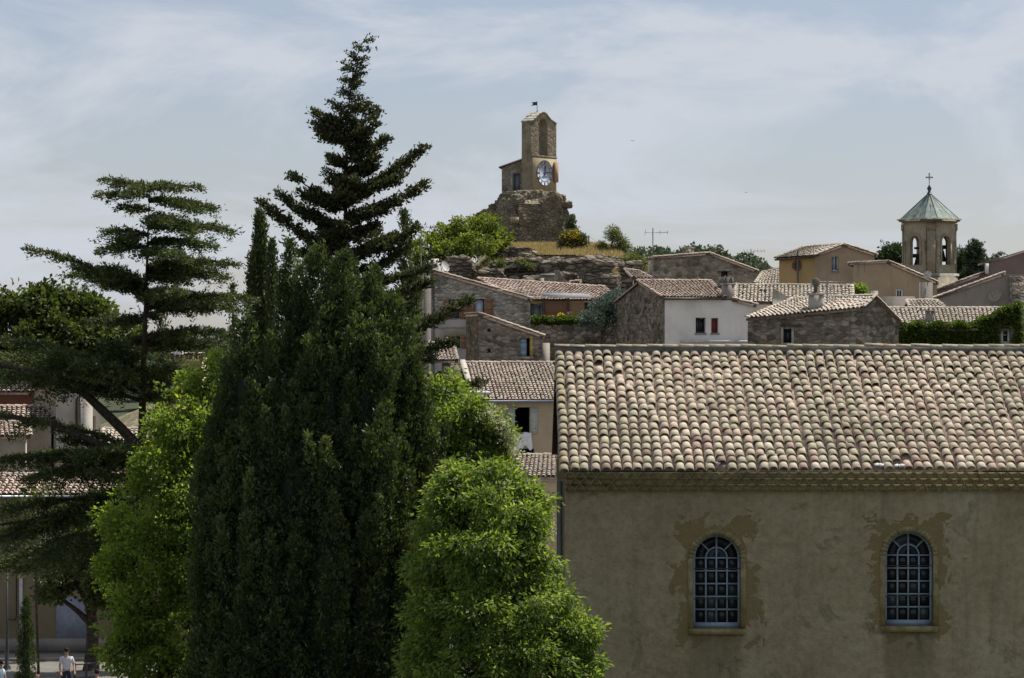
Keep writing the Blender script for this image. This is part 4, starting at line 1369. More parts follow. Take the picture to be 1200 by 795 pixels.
# smooth render on the lower storey
m = MB(); m.bar(pl, .42, pl.uz(549, 375)[0], GZ, wins4[2][2] - .02, -.03, -.003)
m.bar(pl, .42, w[0] - .36, w[2] - .019, pl.uz(520, 375)[1], -.03, -.003); m.bar(pl, w[1] + .3, pl.uz(549, 375)[0], w[2] - .019, pl.uz(520, 375)[1], -.03, -.003)
m.bar(pl, w[0] - .359, w[1] + .299, w[3] + .05, pl.uz(520, 375)[1], -.03, -.003)
m.build('render_skim', MT['plaster_grey'], h4)
zt = pl.uz(505, 319)[1]
m = MB(); m.bar(pl, -.02, .40, GZ, zt + .22, -.10, .5); st = m.build('chimney_breast', MT['plaster_greydark'], h4)
q = MB(); q.bar(pl, -.06, .44, zt + .22, zt + .30, -.14, .54); q.build('chimney_cap', MT['mortar_dark'], st)
m = MB(); m.slab([pl.W(.003, GZ, .51), pl.W(.003, GZ, 8), pl.W(.003, zt - .3, 8), pl.W(.003, zt - .05, .51)], pl.u * .3); m.build('wall', MT['stone_shuttered'], h4)
zb4 = pl.uz(621.5, 351.5)[1]; ub4 = P[1][0]
m = MB(); m.bar(pl, ub4 - .3, ub4 - .003, GZ, zb4 - .1, .004, 8); m.build('wall', MT['stone_shuttered'], h4)
m = MB(); m.bar(pl, .3, ub4 - .3, GZ, zb4 - .1, 7.7, 8); m.build('wall', MT['stone_shuttered'], h4)
ut = pl.uz(505, 319)[0]
roof(h4, pl.W(ub4 + .12, zb4 + .03, -.12), pl.W(ub4 + .12, zb4 + .03, 8.2), pl.W(ut - .1, zt + .12, 8.2), pl.W(ut - .1, zt + .12, -.12), .22, .34, 'tile_village', 41, verge=(True, False))
c = pl.P(513, 318, 1.2)
m = MB(); m.box((c.x, c.y, c.z + .25), (.42, .4, 1.0)); ch = m.build('chimney', MT['plaster_white'], h4)
m = MB(); m.tube([pl.W(.55, zt - .2, -.05), pl.W(.55, GZ, -.05)], .04, 6); m.build('downpipe', MT['metal_grey'], h4)
d_ = pl.P(522.5, 312.5, .6)
dish('white satellite dish on the ridge of the brown shuttered house', d_, .33, (.75, -.6, .35), 'slab_grey')
c = pl.P(496, 316, 1.0); antenna('thin aerial left of the white chimney on the brown shuttered house', c, 2.6, [(2.5, 1.3, .4, 6)])

# --- terrace house behind: pink tiled roof, bamboo screens, flower pots
pl = Pl(600, 181, 0)
h5 = thing('village_house', 'low house behind a planted terrace with reed screens and a broad pinkish tile roof', 'house', pl.W(3, -6, 3))
u0, u1_ = pl.uz(600, 360)[0], pl.uz(690, 360)[0]; ze = pl.uz(640, 352)[1]
D5 = pl.rect(623, 356, 635.5, 376)
wall(pl, [(u0, -7), (u1_, -7), (u1_, ze), (u0, ze)], [rect_loop(D5)], MT['wood_dark'], h5, reveal=.2)
window(pl, D5, h5, MT['paint_greyblue'], MT['glass_sky'], 0, 0, .12, .08, name='glazed_door')
m = MB(); m.bar(pl, D5[0] - .05, D5[1] + .05, D5[3] + .004, D5[3] + .26, -.03, -.003); m.build('lintel', MT['paint_yellow'], h5)
roof(h5, at(608, 351.5, 180.6), at(728, 353, 180.6), at(708, 337, 184.6), at(560, 327, 184.6), .24, .36, 'tile_pink', 43, rear=True)
box_house_sides(pl, u0, u1_, -7, ze - .05, ze - .05, 7, 'plaster_beige', h5)
plp = Pl(600, 178, 0)
m = MB(); a, b = plp.uz(636, 347), plp.uz(695, 348)
m.slab([plp.W(a[0], a[1] - .03, 0), plp.W(b[0], a[1] - .12, 0), plp.W(b[0] - .2, a[1] + .12, 2.6), plp.W(a[0], a[1] + .2, 2.6)], (0, 0, .06))
pg = m.build('pergola_roof', MT['membrane'], h5)
for px in (637, 666, 694):
    q = MB(); u = plp.uz(px, 360)[0]; q.bar(plp, u - .06, u + .06, -1.6, a[1] - .12, .05, .17); q.build('post', MT['wood_dark'], h5)
for x0, x1 in ((638.5, 665), (667.5, 685)):
    A_, B_ = plp.uz(x0, 352)[0], plp.uz(x1, 352)[0]
    q = MB(); n = int((B_ - A_) / .045)
    zt_, zb_ = plp.uz(650, 353)[1], plp.uz(650, 374)[1]
    for k in range(n):
        uu = A_ + (B_ - A_) * (k + .5) / n; q.bar(plp, uu - .019, uu + .019, zb_, zt_, .2 + .01 * (k % 3), .225 + .01 * (k % 3))
    q.build('reed_screen', MT['wood_pale' if x0 > 650 else 'wood_brown'], h5)
plw = Pl(600, 173, 0)
t = thing('terrace_wall', 'rubble retaining wall below the planted terrace', 'wall', plw.W(3.5, -9, .3))
a, b = plw.uz(619, 381), plw.uz(726, 381)
zt_ = a[1]
NW = 30
top = [(a[0] + (b[0] - a[0]) * k / NW, zt_ + .05 * math.sin(k * 1.7) + .04 * math.sin(k * 3.1)) for k in range(NW + 1)]
wall(plw, [(a[0], -12.5), (b[0], -12.5)] + top[::-1], [], MT['stone_dark'], t, thick=.6)
hl = [(plw.W(plw.uz(623 + 57 * k / 9, 378)[0], zt_ + .16, .35), (.40, .3, .30)) for k in range(10)]
small_bush('hedge', 'low green creeper hedge along the terrace wall under the flower pots', 'hedge', plw.W(plw.uz(650, 378)[0], zt_ - .2, .3), hl, 'leaf_ivy', .13, .1, 420, 12, 51, .16)
for k, (px, lab, mt) in enumerate(((646, 'dull terracotta pot on the terrace, left of the pink flowers', 'soil'), (658, 'terracotta pot of yellow flowers on the terrace hedge', 'petal_yellow'),
                                    (668, 'terracotta pot of pink flowers on the terrace', 'pink_flower'), (677, 'last terracotta pot on the terrace, right of the pink flowers', 'leaf_ivy'))):
    c = plw.W(plw.uz(px, 372)[0], zt_ + .30, 1.0)
    p = thing('flower_pot', lab, 'flower pot', c, 'flower pots along the terrace')
    m = MB(); m.lathe(c, [(.10, 0), (.15, .22), (.17, .22), (.17, .28), (.14, .28)], 9); m.build('pot', MT['terracotta'], p)
    if k:
        fo = Foliage(); rgp = np.random.default_rng(60 + k)
        clump_leaves(fo, np.array(c)[None] + np.array([[0, 0, .36], [.08, 0, .3], [-.08, 0, .3]]), .12, 16, .1, .08, rgp)
        fo.build('plant', mt if mt.startswith(('leaf', 'petal')) else 'leaf_ivy', p)
        if mt == 'pink_flower':
            m = MB()
            for j in range(9): m.box(Vector(c) + Vector((rgp.uniform(-.14, .14), rgp.uniform(-.14, 0), rgp.uniform(.32, .5))), (.06, .06, .05), j)
            m.build('flowers', MT['pink_flower'], p)
m = MB(); m.bar(plw, plw.uz(623, 376)[0], plw.uz(688, 376)[0], zt_ + .02, zt_ + .30, .75, 1.3)
m.build('terrace_kerb', MT['slab_grey'], t)

# --- white house with the dark stone gable
pl = Pl(779, 158, 14)
h6 = thing('village_house', 'whitewashed house with two small windows and a dark stone gable end', 'house', pl.W(2, -9, 4))
pe = pl.uz(779, 350)
b1 = pl.uz(862, 352.5); b2 = pl.uz(884, 358.5); b3 = pl.uz(884, 402)
ws = [pl.rect(815.2, 372.5, 827, 390.5), pl.rect(833.5, 373, 842, 390.5)]
wall(pl, [(0, -9), (b3[0], -9), b2, b1, (0, pe[1])], [rect_loop(w) for w in ws], MT['plaster_white'], h6, reveal=.3)
window(pl, (ws[0][0], ws[0][1], ws[0][2], ws[0][3]), h6, MT['wood_dark'], MT['glass_dark'], 1, 0, .2, .05)
window(pl, ws[1], h6, MT['wood_dark'], MT['cloth_red'], 0, 0, .2, .05)
m = MB()
for w in ws: m.bar(pl, w[0] - .05, w[1] + .05, w[2] - .08, w[2] - .003, -.06, .1)
m.build('window_sill', MT['paint_greyblue'], h6)
m = MB(); q0 = pl.uz(797, 399); m.bar(pl, q0[0], b3[0] - .1, q0[1] - .12, q0[1], -.25, -.003); m.build('ledge', MT['slab_grey'], h6)
ps = pl.side(-90)
g0 = ps.uz(722, 354); gr = ps.uz(750, 331); g1 = ps.uz(779, 350)
wall(ps, [(g0[0], -9), (-.003, -9), (-.003, g1[1]), gr, g0], [], MT['stone_dark'], h6, thick=.3)
W_ = b2[0]
m = MB(); m.bar(pl, .3, W_, -9, pe[1] - .4, -g0[0] - .3, -g0[0]); m.build('wall', MT['stone_dark'], h6)
m = MB(); m.bar(pl, W_ - .3, W_ - .003, -9, b2[1] - .1, .004, -g0[0]); m.build('wall', MT['plaster_white'], h6)
dr_ = -gr[0]
ux = pl.uz(838, 352)[0]
EL, ER = pl.W(-.15, pe[1] + .04, -.2), pl.W(pl.uz(849, 352)[0], pe[1] + .04, -.2)
RL = pl.W(-.15, gr[1] + .06, dr_)
# right ridge end seen at px 832
q = pl.moved(o=dr_); RR = pl.W(q.uz(833, 331.3)[0], gr[1] + .06, dr_)
roof(h6, EL, ER, RR, RL, .225, .34, 'tile_pink', 47)
BLk = pl.W(-.15, g0[1] + .04, -g0[0] + .15); BRk = pl.W(RR.x and pl.uz(849, 352)[0], g0[1] + .04, -g0[0] + .15)
deckb = pans('rear_roof', BLk, BRk, RR, RL, h6)
m = MB(); m.tube([EL - pl.v * .05 - Vector((0, 0, .05)), ER - pl.v * .05 - Vector((0, 0, .05))], .06, 6); m.build('gutter', MT['metal_dark'], h6)
# lower roof at the right end
zz2 = b2[1]
roof(h6, pl.W(b2[0] + .15, zz2 + .02, -.15), pl.W(b2[0] + .15, zz2 + .02, 4), pl.W(b1[0] - .2, b1[1] + .08, 4), pl.W(b1[0] - .2, b1[1] + .08, -.15), .22, .34, 'tile_village', 49, ridge=False)
c = pl.P(855.5, 353, .35)
chimney(h6, (c.x, c.y, c.z - .3), .58, .55, 1.2, 'plaster_greydark', True, 2, R(14))
c = pl.P(838, 344, 2.6)
m = MB(); a = pl.P(834, 332, 2.2); m.bar(pl.moved(o=2.2), q.uz(833, 340)[0] - .2, q.uz(843, 340)[0], pe[1] + .1, gr[1] + .28, 0, .6); m.build('chimney', MT['mortar_dark'], h6)
c = pl.P(796, 331, dr_ + .8)
for k, px in enumerate((791.5, 798)):
    c = pl.moved(o=dr_ + .6).P(px, 332, 0)
    m = MB(); m.slab([(c.x - .17, c.y, c.z - .3), (c.x + .17, c.y, c.z - .3), (c.x + .17, c.y, c.z + .1), (c.x, c.y, c.z + .34), (c.x - .17, c.y, c.z + .1)], (0, .3, 0)); m.build('roof_vent', MT['mortar_dark'], h6)
c = ps.P(755, 345, .5); antenna('tall aerial with a forked head above the dark stone gable', (c.x, c.y, c.z - .3), 4.0, [(3.75, 1.3, .05, 4)])

# --- long roof right of the white house
h7 = thing('village_house', 'long low house behind, mostly pale tile roof, with a triangular upstand wall', 'house', at(930, 380, 178))
pl = Pl(858, 172, 2)
zf = pl.uz(870, 355)[1]; uR = pl.uz(998, 355)[0]
rect_wall(pl, 0, uR, -8, zf - .05, 'plaster_grey', h7, d=.4)
roof(h7, at(860, 354.5, 171.7), at(1000, 356, 172), at(999, 335.5, 175), at(862, 334.5, 175), .23, .34, 'tile_pale', 53, rear=True)
box_house_sides(pl, 0, uR, -8, zf - .05, zf - .05, 6, 'plaster_grey', h7, True, True)
m = MB(); a, b, c, d = at(905.5, 338.5, 171.2), at(931, 351.5, 171.2), at(930, 355, 171.2), at(905.5, 359, 171.2)
m.slab([d, c, b, a], (0, .35, 0)); m.build('upstand_wall', MT['plaster_grey'], h7)
m = MB(); m.bar(pl, 0.1, 1.4, zf - .28, zf - .06, -.3, -.01); m.build('valley_flashing', MT['zinc'], h7)
for px in (892, 897):
    c = at(px, 341, 173.8); q = MB(); q.box(c, (.16, .3, .22)); q.build('roof_vent', MT['tile_pan'], h7)

# --- far stone house with a stub chimney
pl = Pl(765, 214, 6)
h8 = thing('village_house', 'broad rough stone house on the skyline with a low stub chimney', 'house', pl.W(4, 0, 3))
P = [(0, -2), (pl.uz(888, 330)[0], -2), pl.uz(888, 319), pl.uz(831, 298), pl.uz(812, 298.5), pl.uz(765, 303)]
w8 = pl.rect(845, 318, 853, 332)
wall(pl, P, [rect_loop(w8)], MT['stone_far'], h8, reveal=.3)
m = MB(); m.bar(pl, w8[0], w8[1], w8[2], w8[3], .3, .34); m.build('door', MT['wood_dark'], h8)
m = MB(); m.bar(pl, w8[0] - .2, w8[1] + .2, w8[3] + .003, w8[3] + .16, -.1, .1); m.build('lintel', MT['mortar'], h8)
box_house_sides(pl, 0, P[1][0], -2, P[5][1] - .1, P[2][1] - .1, 8, 'stone_far', h8)
tp = [P[5], P[4], P[3], P[2]]
for (a, b), nm in zip(((P[5], P[3]), (P[2], P[3])), ('a', 'b')):
    A0, A1 = pl.W(a[0], a[1] + .05, -.12), pl.W(a[0], a[1] + .05, 8.2)
    B0, B1 = pl.W(b[0], b[1] + .06, -.12), pl.W(b[0], b[1] + .06, 8.2)
    if a is P[5]: roof(h8, A1, A0, B0, B1, .24, .36, 'tile_village', 57, verge=(False, True))
    else: roof(h8, A0, A1, B1, B0, .24, .36, 'tile_village', 58, verge=(True, False))
c = pl.P(808, 300, .7); chimney(h8, (c.x, c.y, c.z - .5), .75, .6, 1.05, 'stone_far', True, 0, R(6))
c = pl.P(886, 318, 2); antenna('small aerial at the right end of the skyline stone house', c, 1.7, [(1.55, 1.6, -.2, 7)])

# --- small pieces of roof between
h9 = thing('village_house', 'small pale tile roof left of the ochre house', 'house', at(900, 345, 208))
roof(h9, at(884, 332.5, 206), at(914, 333, 206), at(914, 315.5, 208.6), at(893, 320, 208.6), .23, .34, 'tile_pale', 59, rear=True)
m = MB(); a, b = at(885, 333, 206.3), at(914, 333, 206.3); m.slab([(a.x, a.y, -2), (b.x, b.y, -2), (b.x, b.y, b.z), (a.x, a.y, a.z)], (0, 5, 0)); m.build('wall', MT['plaster_grey'], h9)
h9 = thing('shed', 'little tile roofed shed on the hill edge behind the white house', 'shed', at(745, 330, 185))
roof(h9, at(742, 326.5, 183), at(766, 327, 183), at(748, 318, 187), at(732, 316.5, 187), .23, .34, 'tile_village', 61)
m = MB(); a, b = at(743, 327, 183.3), at(764, 327.5, 183.3); m.slab([(a.x, a.y, -4), (b.x, b.y, -4), (b.x, b.y, b.z), (a.x, a.y, a.z)], (0, 3, 0)); m.build('wall', MT['stone_dark'], h9)

# --- ochre house with the round window
Yc = 198
plg = Pl(955, Yc, 22)                      # gable, faces right
pla = Pl(955, Yc, -36)                     # facade with the round window; u negative runs to the left and back
h10 = thing('village_house', 'tall ochre house with a round window and a low pitched tile roof', 'house', at(965, 380, 202))
zt = pla.uz(955, 299.5)[1]; ua = pla.uz(913.5, 303)[0]
cw = pla.uz(934, 311.5); rw = .30
rr_ = abs(pla.uz(938.5, 311)[0] - pla.uz(929.5, 311)[0]) / 2
circ = [(cw[0] + rr_ * math.cos(2 * math.pi * k / 20), cw[1] + rr_ * .95 * math.sin(2 * math.pi * k / 20)) for k in range(20)]
wall(pla, [(ua, -4), (0, -4), (0, zt), (ua, pla.uz(913.5, 303)[1])], [circ], MT['plaster_ochre'], h10, reveal=.25)
m = MB()
for k in range(20):
    a, b = circ[k], circ[(k + 1) % 20]
    oa = (cw[0] + (a[0] - cw[0]) * 1.3, cw[1] + (a[1] - cw[1]) * 1.3); ob = (cw[0] + (b[0] - cw[0]) * 1.3, cw[1] + (b[1] - cw[1]) * 1.3)
    m.hexa([pla.W(*x, -.05) for x in (a, b, ob, oa)] + [pla.W(*x, -.003) for x in (a, b, ob, oa)])
rf = m.build('round_window', MT['plaster_red'], h10)
m = MB(); m.slab([pla.W(x[0], x[1], .2) for x in circ], pla.v * .02); m.build('pane', MT['glass_sky'], rf)
gA = plg.uz(988, 288); gB = plg.uz(1025, 300)
w10 = plg.rect(974.6, 300.5, 982.6, 317.5)
wall(plg, [(.003, -4), (gB[0], -4), gB, gA, (.003, zt)], [rect_loop(w10)], MT['plaster_gable'], h10, reveal=.2)
window(plg, w10, h10, MT['paint_white'], MT['glass_sky'], 1, 0, .12, .05)
m = MB(); m.bar(plg, w10[0] - .05, w10[1] + .05, w10[2] - .08, w10[2] - .003, -.08, .1); m.build('window_sill', MT['paint_greyblue'], h10)
EL, ER = pla.P(910.5, 303.6, -.3), pla.P(956.5, 300, -.3)
RR = plg.W(gA[0], gA[1] + .08, -.15); RL = at(943, 290.3, 207.5)
roof(h10, EL, ER, RR, RL, .24, .36, 'tile_pale', 63)
RB = plg.W(gB[0] + .15, gB[1] + .05, -.15)
roof(h10, RB, RB + (RL - RR), RL, RR, .24, .36, 'tile_pale', 64, ridge=False, verge=(True, False))
m = MB(); m.tube([EL - Vector((0, .1, .08)), ER - Vector((0, .1, .08))], .06, 6); m.build('gutter', MT['wood_dark'], h10)
m = MB(); a = pla.P(937, 300, -.25); m.tube([(a.x, a.y, a.z + .35), (a.x, a.y, -4)], .07, 6); m.build('flue_pipe', MT['metal_grey'], h10)
m = MB(); d1 = pla.W(ua, -4, 0); e1 = plg.W(gB[0], -4, 0)
m.slab([d1, e1, (e1.x, e1.y, gB[1] - .1), (d1.x, d1.y, gB[1] - .1)], (0, .3, 0)); m.build('wall', MT['plaster_ochre'], h10)

# --- ochre walls stepping down from it
pl = Pl(1041, 189, -16)
h11 = thing('village_house', 'stained ochre outbuilding with a step-down roof below the bell tower', 'house', at(1050, 380, 192))
ua, za = pl.uz(1000, 309.5); z0 = pl.uz(1041, 308)[1]
wall(pl, [(ua, -4), (0, -4), (0, z0), (ua, za)], [], MT['plaster_stained'], h11)
pr = Pl(1041, 189, 24)
e = pr.uz(1098, 333)
w11 = pr.rect(1050, 339, 1058.5, 352)
wall(pr, [(.003, -4), (e[0], -4), e, (.003, z0)], [rect_loop(w11)], MT['plaster_stained'], h11)
window(pr, w11, h11, MT['paint_white'], MT['glass_dark'], 1, 0, .05, .1)
RB0, RB1 = pr.W(e[0] + .1, e[1] + .05, -.12), pr.W(e[0] + .1, e[1] + .05, 5)
roof(h11, RB0, RB1, pr.W(-.05, z0 + .06, 5), pr.W(-.05, z0 + .06, -.12), .24, .36, 'tile_pale', 67, verge=(True, False))
m = MB(); m.slab([pl.W(ua - .1, za - .02, -.12), pl.W(.05, z0 - .01, -.12), pl.W(.05, z0 - .01, .3), pl.W(ua - .1, za - .02, .3)], (0, 0, .1)); m.build('wall_coping', MT['tile_pan'], h11)
m = MB(); a = pl.W(ua, -4, .1); b = pr.W(e[0], -4, .1); m.slab([a + Vector((0, 1, 0)), b + Vector((0, 1, 0)), (b.x, b.y + 1, e[1] - .2), (a.x, a.y + 1, e[1] - .2)], (0, .3, 0)); m.build('wall', MT['plaster_stained'], h11)

# --- roof terrace wall with a potted shrub, right of it
pl = Pl(1003, 176, 0)
t = thing('terrace', 'roof terrace with a low grey parapet behind the right-hand stone house', 'terrace', pl.W(2, -6, 1))
q = pl.rect(1003, 347.5, 1072, 360)
rect_wall(pl, pl.uz(1030, 350)[0], q[1], -6, q[3], 'plaster_greydark', t, 'parapet', .3)
a = pl.rect(1022, 341, 1029, 360); rect_wall(pl, a[0], a[1], -6, a[3], 'plaster_grey', t, 'parapet_pier', .4)
a = pl.rect(995, 333, 1001, 360); rect_wall(pl.moved(o=.5), a[0], a[1], -6, a[3], 'plaster_greydark', t, 'parapet_pier', .4)
m = MB(); m.bar(pl, 0, q[1], -6, q[2] + .1, .31, 4); m.build('deck', MT['slab_grey'], t)
c = pl.P(1010, 346, .8)
small_bush('shrub', 'bright green shrub standing on the roof terrace left of the parapet', 'shrub', (c.x, c.y, c.z - .4),
           [((c.x, c.y, c.z + .35), (.42, .4, .42)), ((c.x + .15, c.y, c.z + .0), (.38, .35, .35))], 'leaf_fresh', .15, .1, 90, 14, 71, .17)

# --- stone house front right
h12 = thing('village_house', 'dark stone house with a square grey chimney and one tiny window, nearest on the right', 'house', at(960, 430, 149))
plf = Pl(1011, 144, -9)                     # facade, corner at right
plr = Pl(1011, 144, 42)                     # right gable
uL, zL = plf.uz(876.5, 375); zC = plf.uz(1011, 361.5)[1]
w12 = plf.rect(918, 385.5, 927.5, 402)
wall(plf, [(uL, -9), (0, -9), (0, zC), plf.uz(960, 366), (uL, zL)], [rect_loop(w12)], MT['stone_dark'], h12, reveal=.25)
m = MB()
for (a, b, c, d) in ((w12[0] - .12, w12[0] - .002, w12[2], w12[3] + .1), (w12[1] + .002, w12[1] + .12, w12[2], w12[3] + .1), (w12[0] - .12, w12[1] + .12, w12[2] - .1, w12[2] - .003)):
    m.bar(plf, a, b, c, d, -.02, .1)
m.build('window_surround', MT['mortar'], h12)
m = MB(); m.bar(plf, w12[0] - .15, w12[1] + .45, w12[3] + .1, w12[3] + .22, -.05, .1); m.build('lintel', MT['wood_dark'], h12)
window(plf, w12, h12, MT['wood_dark'], MT['glass_dark'], 0, 0, .18, .04)
gA = plr.uz(1024, 349); gB = plr.uz(1053, 379)
wall(plr, [(.003, -9), (gB[0], -9), gB, gA, (.003, zC)], [], MT['stone_dark'], h12)
EL, ER = plf.P(874.5, 373.5, -.25), plf.P(1012.5, 360.8, -.25)
RR = plr.W(gA[0], gA[1] + .06, -.15)
RL = at(929, 351, RR.y + 5.0)
roof(h12, EL, ER, RR, RL, .225, .34, 'tile_pale', 73, verge=(True, True))
RB = plr.W(gB[0] + .1, gB[1] + .04, -.15)
m = MB(); m.slab([RR, RB, RB + Vector((-4, 3.5, 0)), RL], (0, 0, -.08)); m.build('rear_roof', MT['tile_pan'], h12)
fr = []
d = RB - RR; L = d.length; b_v = -d / L; a_v = np.array(b_v.cross(Vector((0, 0, 1))).normalized())
nn = np.cross(a_v, np.array(b_v)); nn = nn if nn[2] > 0 else -nn
for k in range(int(L / .35)): fr.append((np.array(RB - d * (k / int(L / .35))), a_v, np.array(b_v), nn, 0, k))
joined_tiles('edge_tiles', fr, tile_tpl(4, .11, .09, .44, .02, .7), MT['tile_pale'], h12, 75)
m = MB(); a = plf.W(uL, -9, 0); b = plr.W(gB[0], -9, 0); m.slab([a, b, (b.x, b.y, zC - 1), (a.x, a.y, zL - .1)], (0, .3, 0)); m.build('wall', MT['stone_dark'], h12)
m = MB(); a = plf.W(uL, -9, .004); m.slab([a, a + plf.v * 5, a + plf.v * 5 + Vector((0, 0, 9 + zL - .4)), (a.x, a.y, zL - .1)], plf.u * .3); m.build('wall', MT['stone_dark'], h12)
c = plf.P(955.5, 366, .7)
ch = chimney(h12, (c.x, c.y, c.z - .15), .72, .6, 1.0, 'plaster_grey', True, 0, R(-9))
m = MB(); cz = c.z + .93
m.lathe((c.x - .02, c.y, cz), [(.17, 0), (.11, .12), (.11, .38), (.13, .40)], 8); m.lathe((c.x - .02, c.y, cz + .40), [(.16, .0), (.2, .05), (.2, .3), (.02, .42)], 8)
m.build('chimney_pot', MT['mortar_dark'], ch)
c = plf.P(968, 358, 1.3); antenna('aerial with many rods beside the square grey chimney', (c.x, c.y, c.z - .3), 2.2, [(1.5, 2.4, .08, 9), (.9, 1.7, 3.4, 6), (1.25, .9, .9, 5)])

# --- house on the right with ivy wall
pl = Pl(1046, 158, 0)
h13 = thing('village_house', 'low house with a mossy tile roof and an ivy covered front on the right', 'house', pl.W(3.5, -9, 3))
ue = pl.uz(1196, 385)[0]; ze = pl.uz(1100, 386)[1]
w13 = pl.rect(1173.5, 383, 1183, 402.5)
wall(pl, [(0, -9), (ue, -9), (ue, ze + .55), (pl.uz(1165, 380)[0], ze + .55), (pl.uz(1160, 386)[0], ze), (0, ze)], [rect_loop(w13)], MT['plaster_grey'], h13)
window(pl, w13, h13, MT['paint_white'], MT['glass_dark'], 0, 1, .05, .1)
m = MB(); m.bar(pl, w13[0] - .28, w13[0] - .003, w13[2], w13[3] + .25, -.05, .05); m.bar(pl, w13[1] + .003, w13[1] + .1, w13[2], w13[3] + .25, -.05, .05); m.bar(pl, w13[0] - .28, w13[1] + .1, w13[3] + .253, w13[3] + .36, -.06, .05)
m.build('window_surround', MT['paint_greyblue'], h13)
roof(h13, at(1040, 385.5, 157.5), at(1183, 385.5, 157.5), at(1180, 362, 161), at(1030, 362, 161), .23, .34, 'tile_pale', 77, rear=True)
box_house_sides(pl, 0, ue, -9, ze - .05, ze - .05, 6.5, 'plaster_grey', h13)
c = at(1089.5, 377, 158.8); chimney(h13, (c.x, c.y, c.z - .3), .44, .45, .85, 'plaster_greydark', True, 0)
# ivy curtain: a plant hanging over the front
t = thing('ivy', 'thick green ivy curtain covering the low wall on the right', 'ivy', pl.W(3.6, -9, -.2)); fo = Foliage(); rg = np.random.default_rng(81)
A_, B_ = pl.uz(1053, 390)[0], pl.uz(1195, 390)[0]
k = 2600
u = rg.uniform(A_, B_, k); px = 600 + F * (pl.A.x + u) / 158
topy = 383 + 0 * px; topy = np.where(px > 1140, 383 - (px - 1140) * .48, topy); topy = np.maximum(topy, 357) + 1.5 * np.sin(px * .25) + 1.0 * np.sin(px * .11)
zt_ = (HY - topy) / F * 158
zz = -2.6 + (zt_ + 2.6) * rg.random(k) ** .55
keep = ~((px > 1168) & (px < 1186) & (zz < pl.uz(1178, 381)[1]))
P = np.stack([pl.A.x + u, 158 - .42 + rg.uniform(-.16, .1, k) + np.where(zz > zt_ - .3, rg.uniform(-.1, .5, k), 0), zz], 1)[keep]
clump_leaves(fo, P, .15, 14, .13, .11, rg, .3, np.repeat([[0, -.8, .2]], len(P), 0))
k = 700; u = rg.uniform(A_, B_, k); px = 600 + F * (pl.A.x + u) / 158
topy = 383 + 0 * px; topy = np.where(px > 1140, 383 - (px - 1140) * .48, topy); topy = np.maximum(topy, 357) + 1.5 * np.sin(px * .25)
P = np.stack([pl.A.x + u, 158 + rg.uniform(-.5, .5, k), (HY - topy) / F * 158 + rg.uniform(-.05, .12, k)], 1)
clump_leaves(fo, P, .16, 14, .13, .11, rg, .1, np.repeat([[0, -.3, .8]], k, 0))
fo.build('foliage', 'leaf_ivy', t)
m = MB()
for s in (.15, .4, .63, .87):
    x = pl.A.x + A_ + (B_ - A_) * s; m.tube([(x, 157.93, -9), (x + .2, 157.9, -4), (x - .1, 157.93, -1)], [.05, .035, .01], 5)
m.build('stem', MT['bark'], t)

# --- stained houses far right
pl = Pl(1094, 184, -4)
h14 = thing('village_house', 'grey stained house wall on the right under a tiled verge rising to the right', 'house', pl.W(3, -5, 2))
a, b, c2 = pl.uz(1094, 351.5), pl.uz(1178, 321.5), pl.uz(1215, 321.5)
wall(pl, [(0, -5), (c2[0], -5), c2, b, a], [], MT['plaster_greydark'], h14, thick=.4)
roof(h14, pl.W(a[0] - .15, a[1] + .02, 3.2), pl.W(a[0] - .15, a[1] + .02, -.12), pl.W(b[0], b[1] + .08, -.12), pl.W(b[0], b[1] + .08, 3.2), .24, .36, 'tile_pale', 83, verge=(False, True), ridge=False)
m = MB(); s0, s1 = pl.uz(1183, 335), pl.uz(1215, 335); m.bar(pl, s0[0], s1[0], -5, pl.uz(1190, 323.5)[1], -.5, -.01); m.build('stone_pier', MT['stone_dark'], h14)
q = pl.P(1166, 347, -.4); dish('large round satellite dish on the stained grey wall at far right', q, .45, (-.5, -.7, .35), 'plaster_greydark')
pl = Pl(1094, 193, -4)
h15 = thing('village_house', 'dark mauve brown house block with a small white chimney at the right edge', 'house', pl.W(4, -3, 2))
a, b, c2, d2 = pl.uz(1094, 342.5), pl.uz(1155, 321), pl.uz(1155.5, 309.5), pl.uz(1222, 289)
wall(pl, [(0, -3), (d2[0], -3), d2, c2, b, a], [], MT['plaster_mauve'], h15, thick=.4)
roof(h15, pl.W(a[0] - .1, a[1] + .02, 3), pl.W(a[0] - .1, a[1] + .02, -.12), pl.W(b[0], b[1] + .08, -.12), pl.W(b[0], b[1] + .08, 3), .24, .36, 'tile_pink', 85, verge=(False, True), ridge=False)
m = MB(); m.slab([pl.W(c2[0] - .1, c2[1], -.1), pl.W(d2[0], d2[1], -.1), pl.W(d2[0], d2[1], 5), pl.W(c2[0] - .1, c2[1], 5)], (0, 0, .12)); m.build('roof', MT['tile_pan'], h15)
m = MB(); m.bar(pl, c2[0] - .08, c2[0] + .16, pl.uz(1156, 321)[1], pl.uz(1156, 309)[1], -.2, -.01); m.build('chimney', MT['plaster_white'], h15)
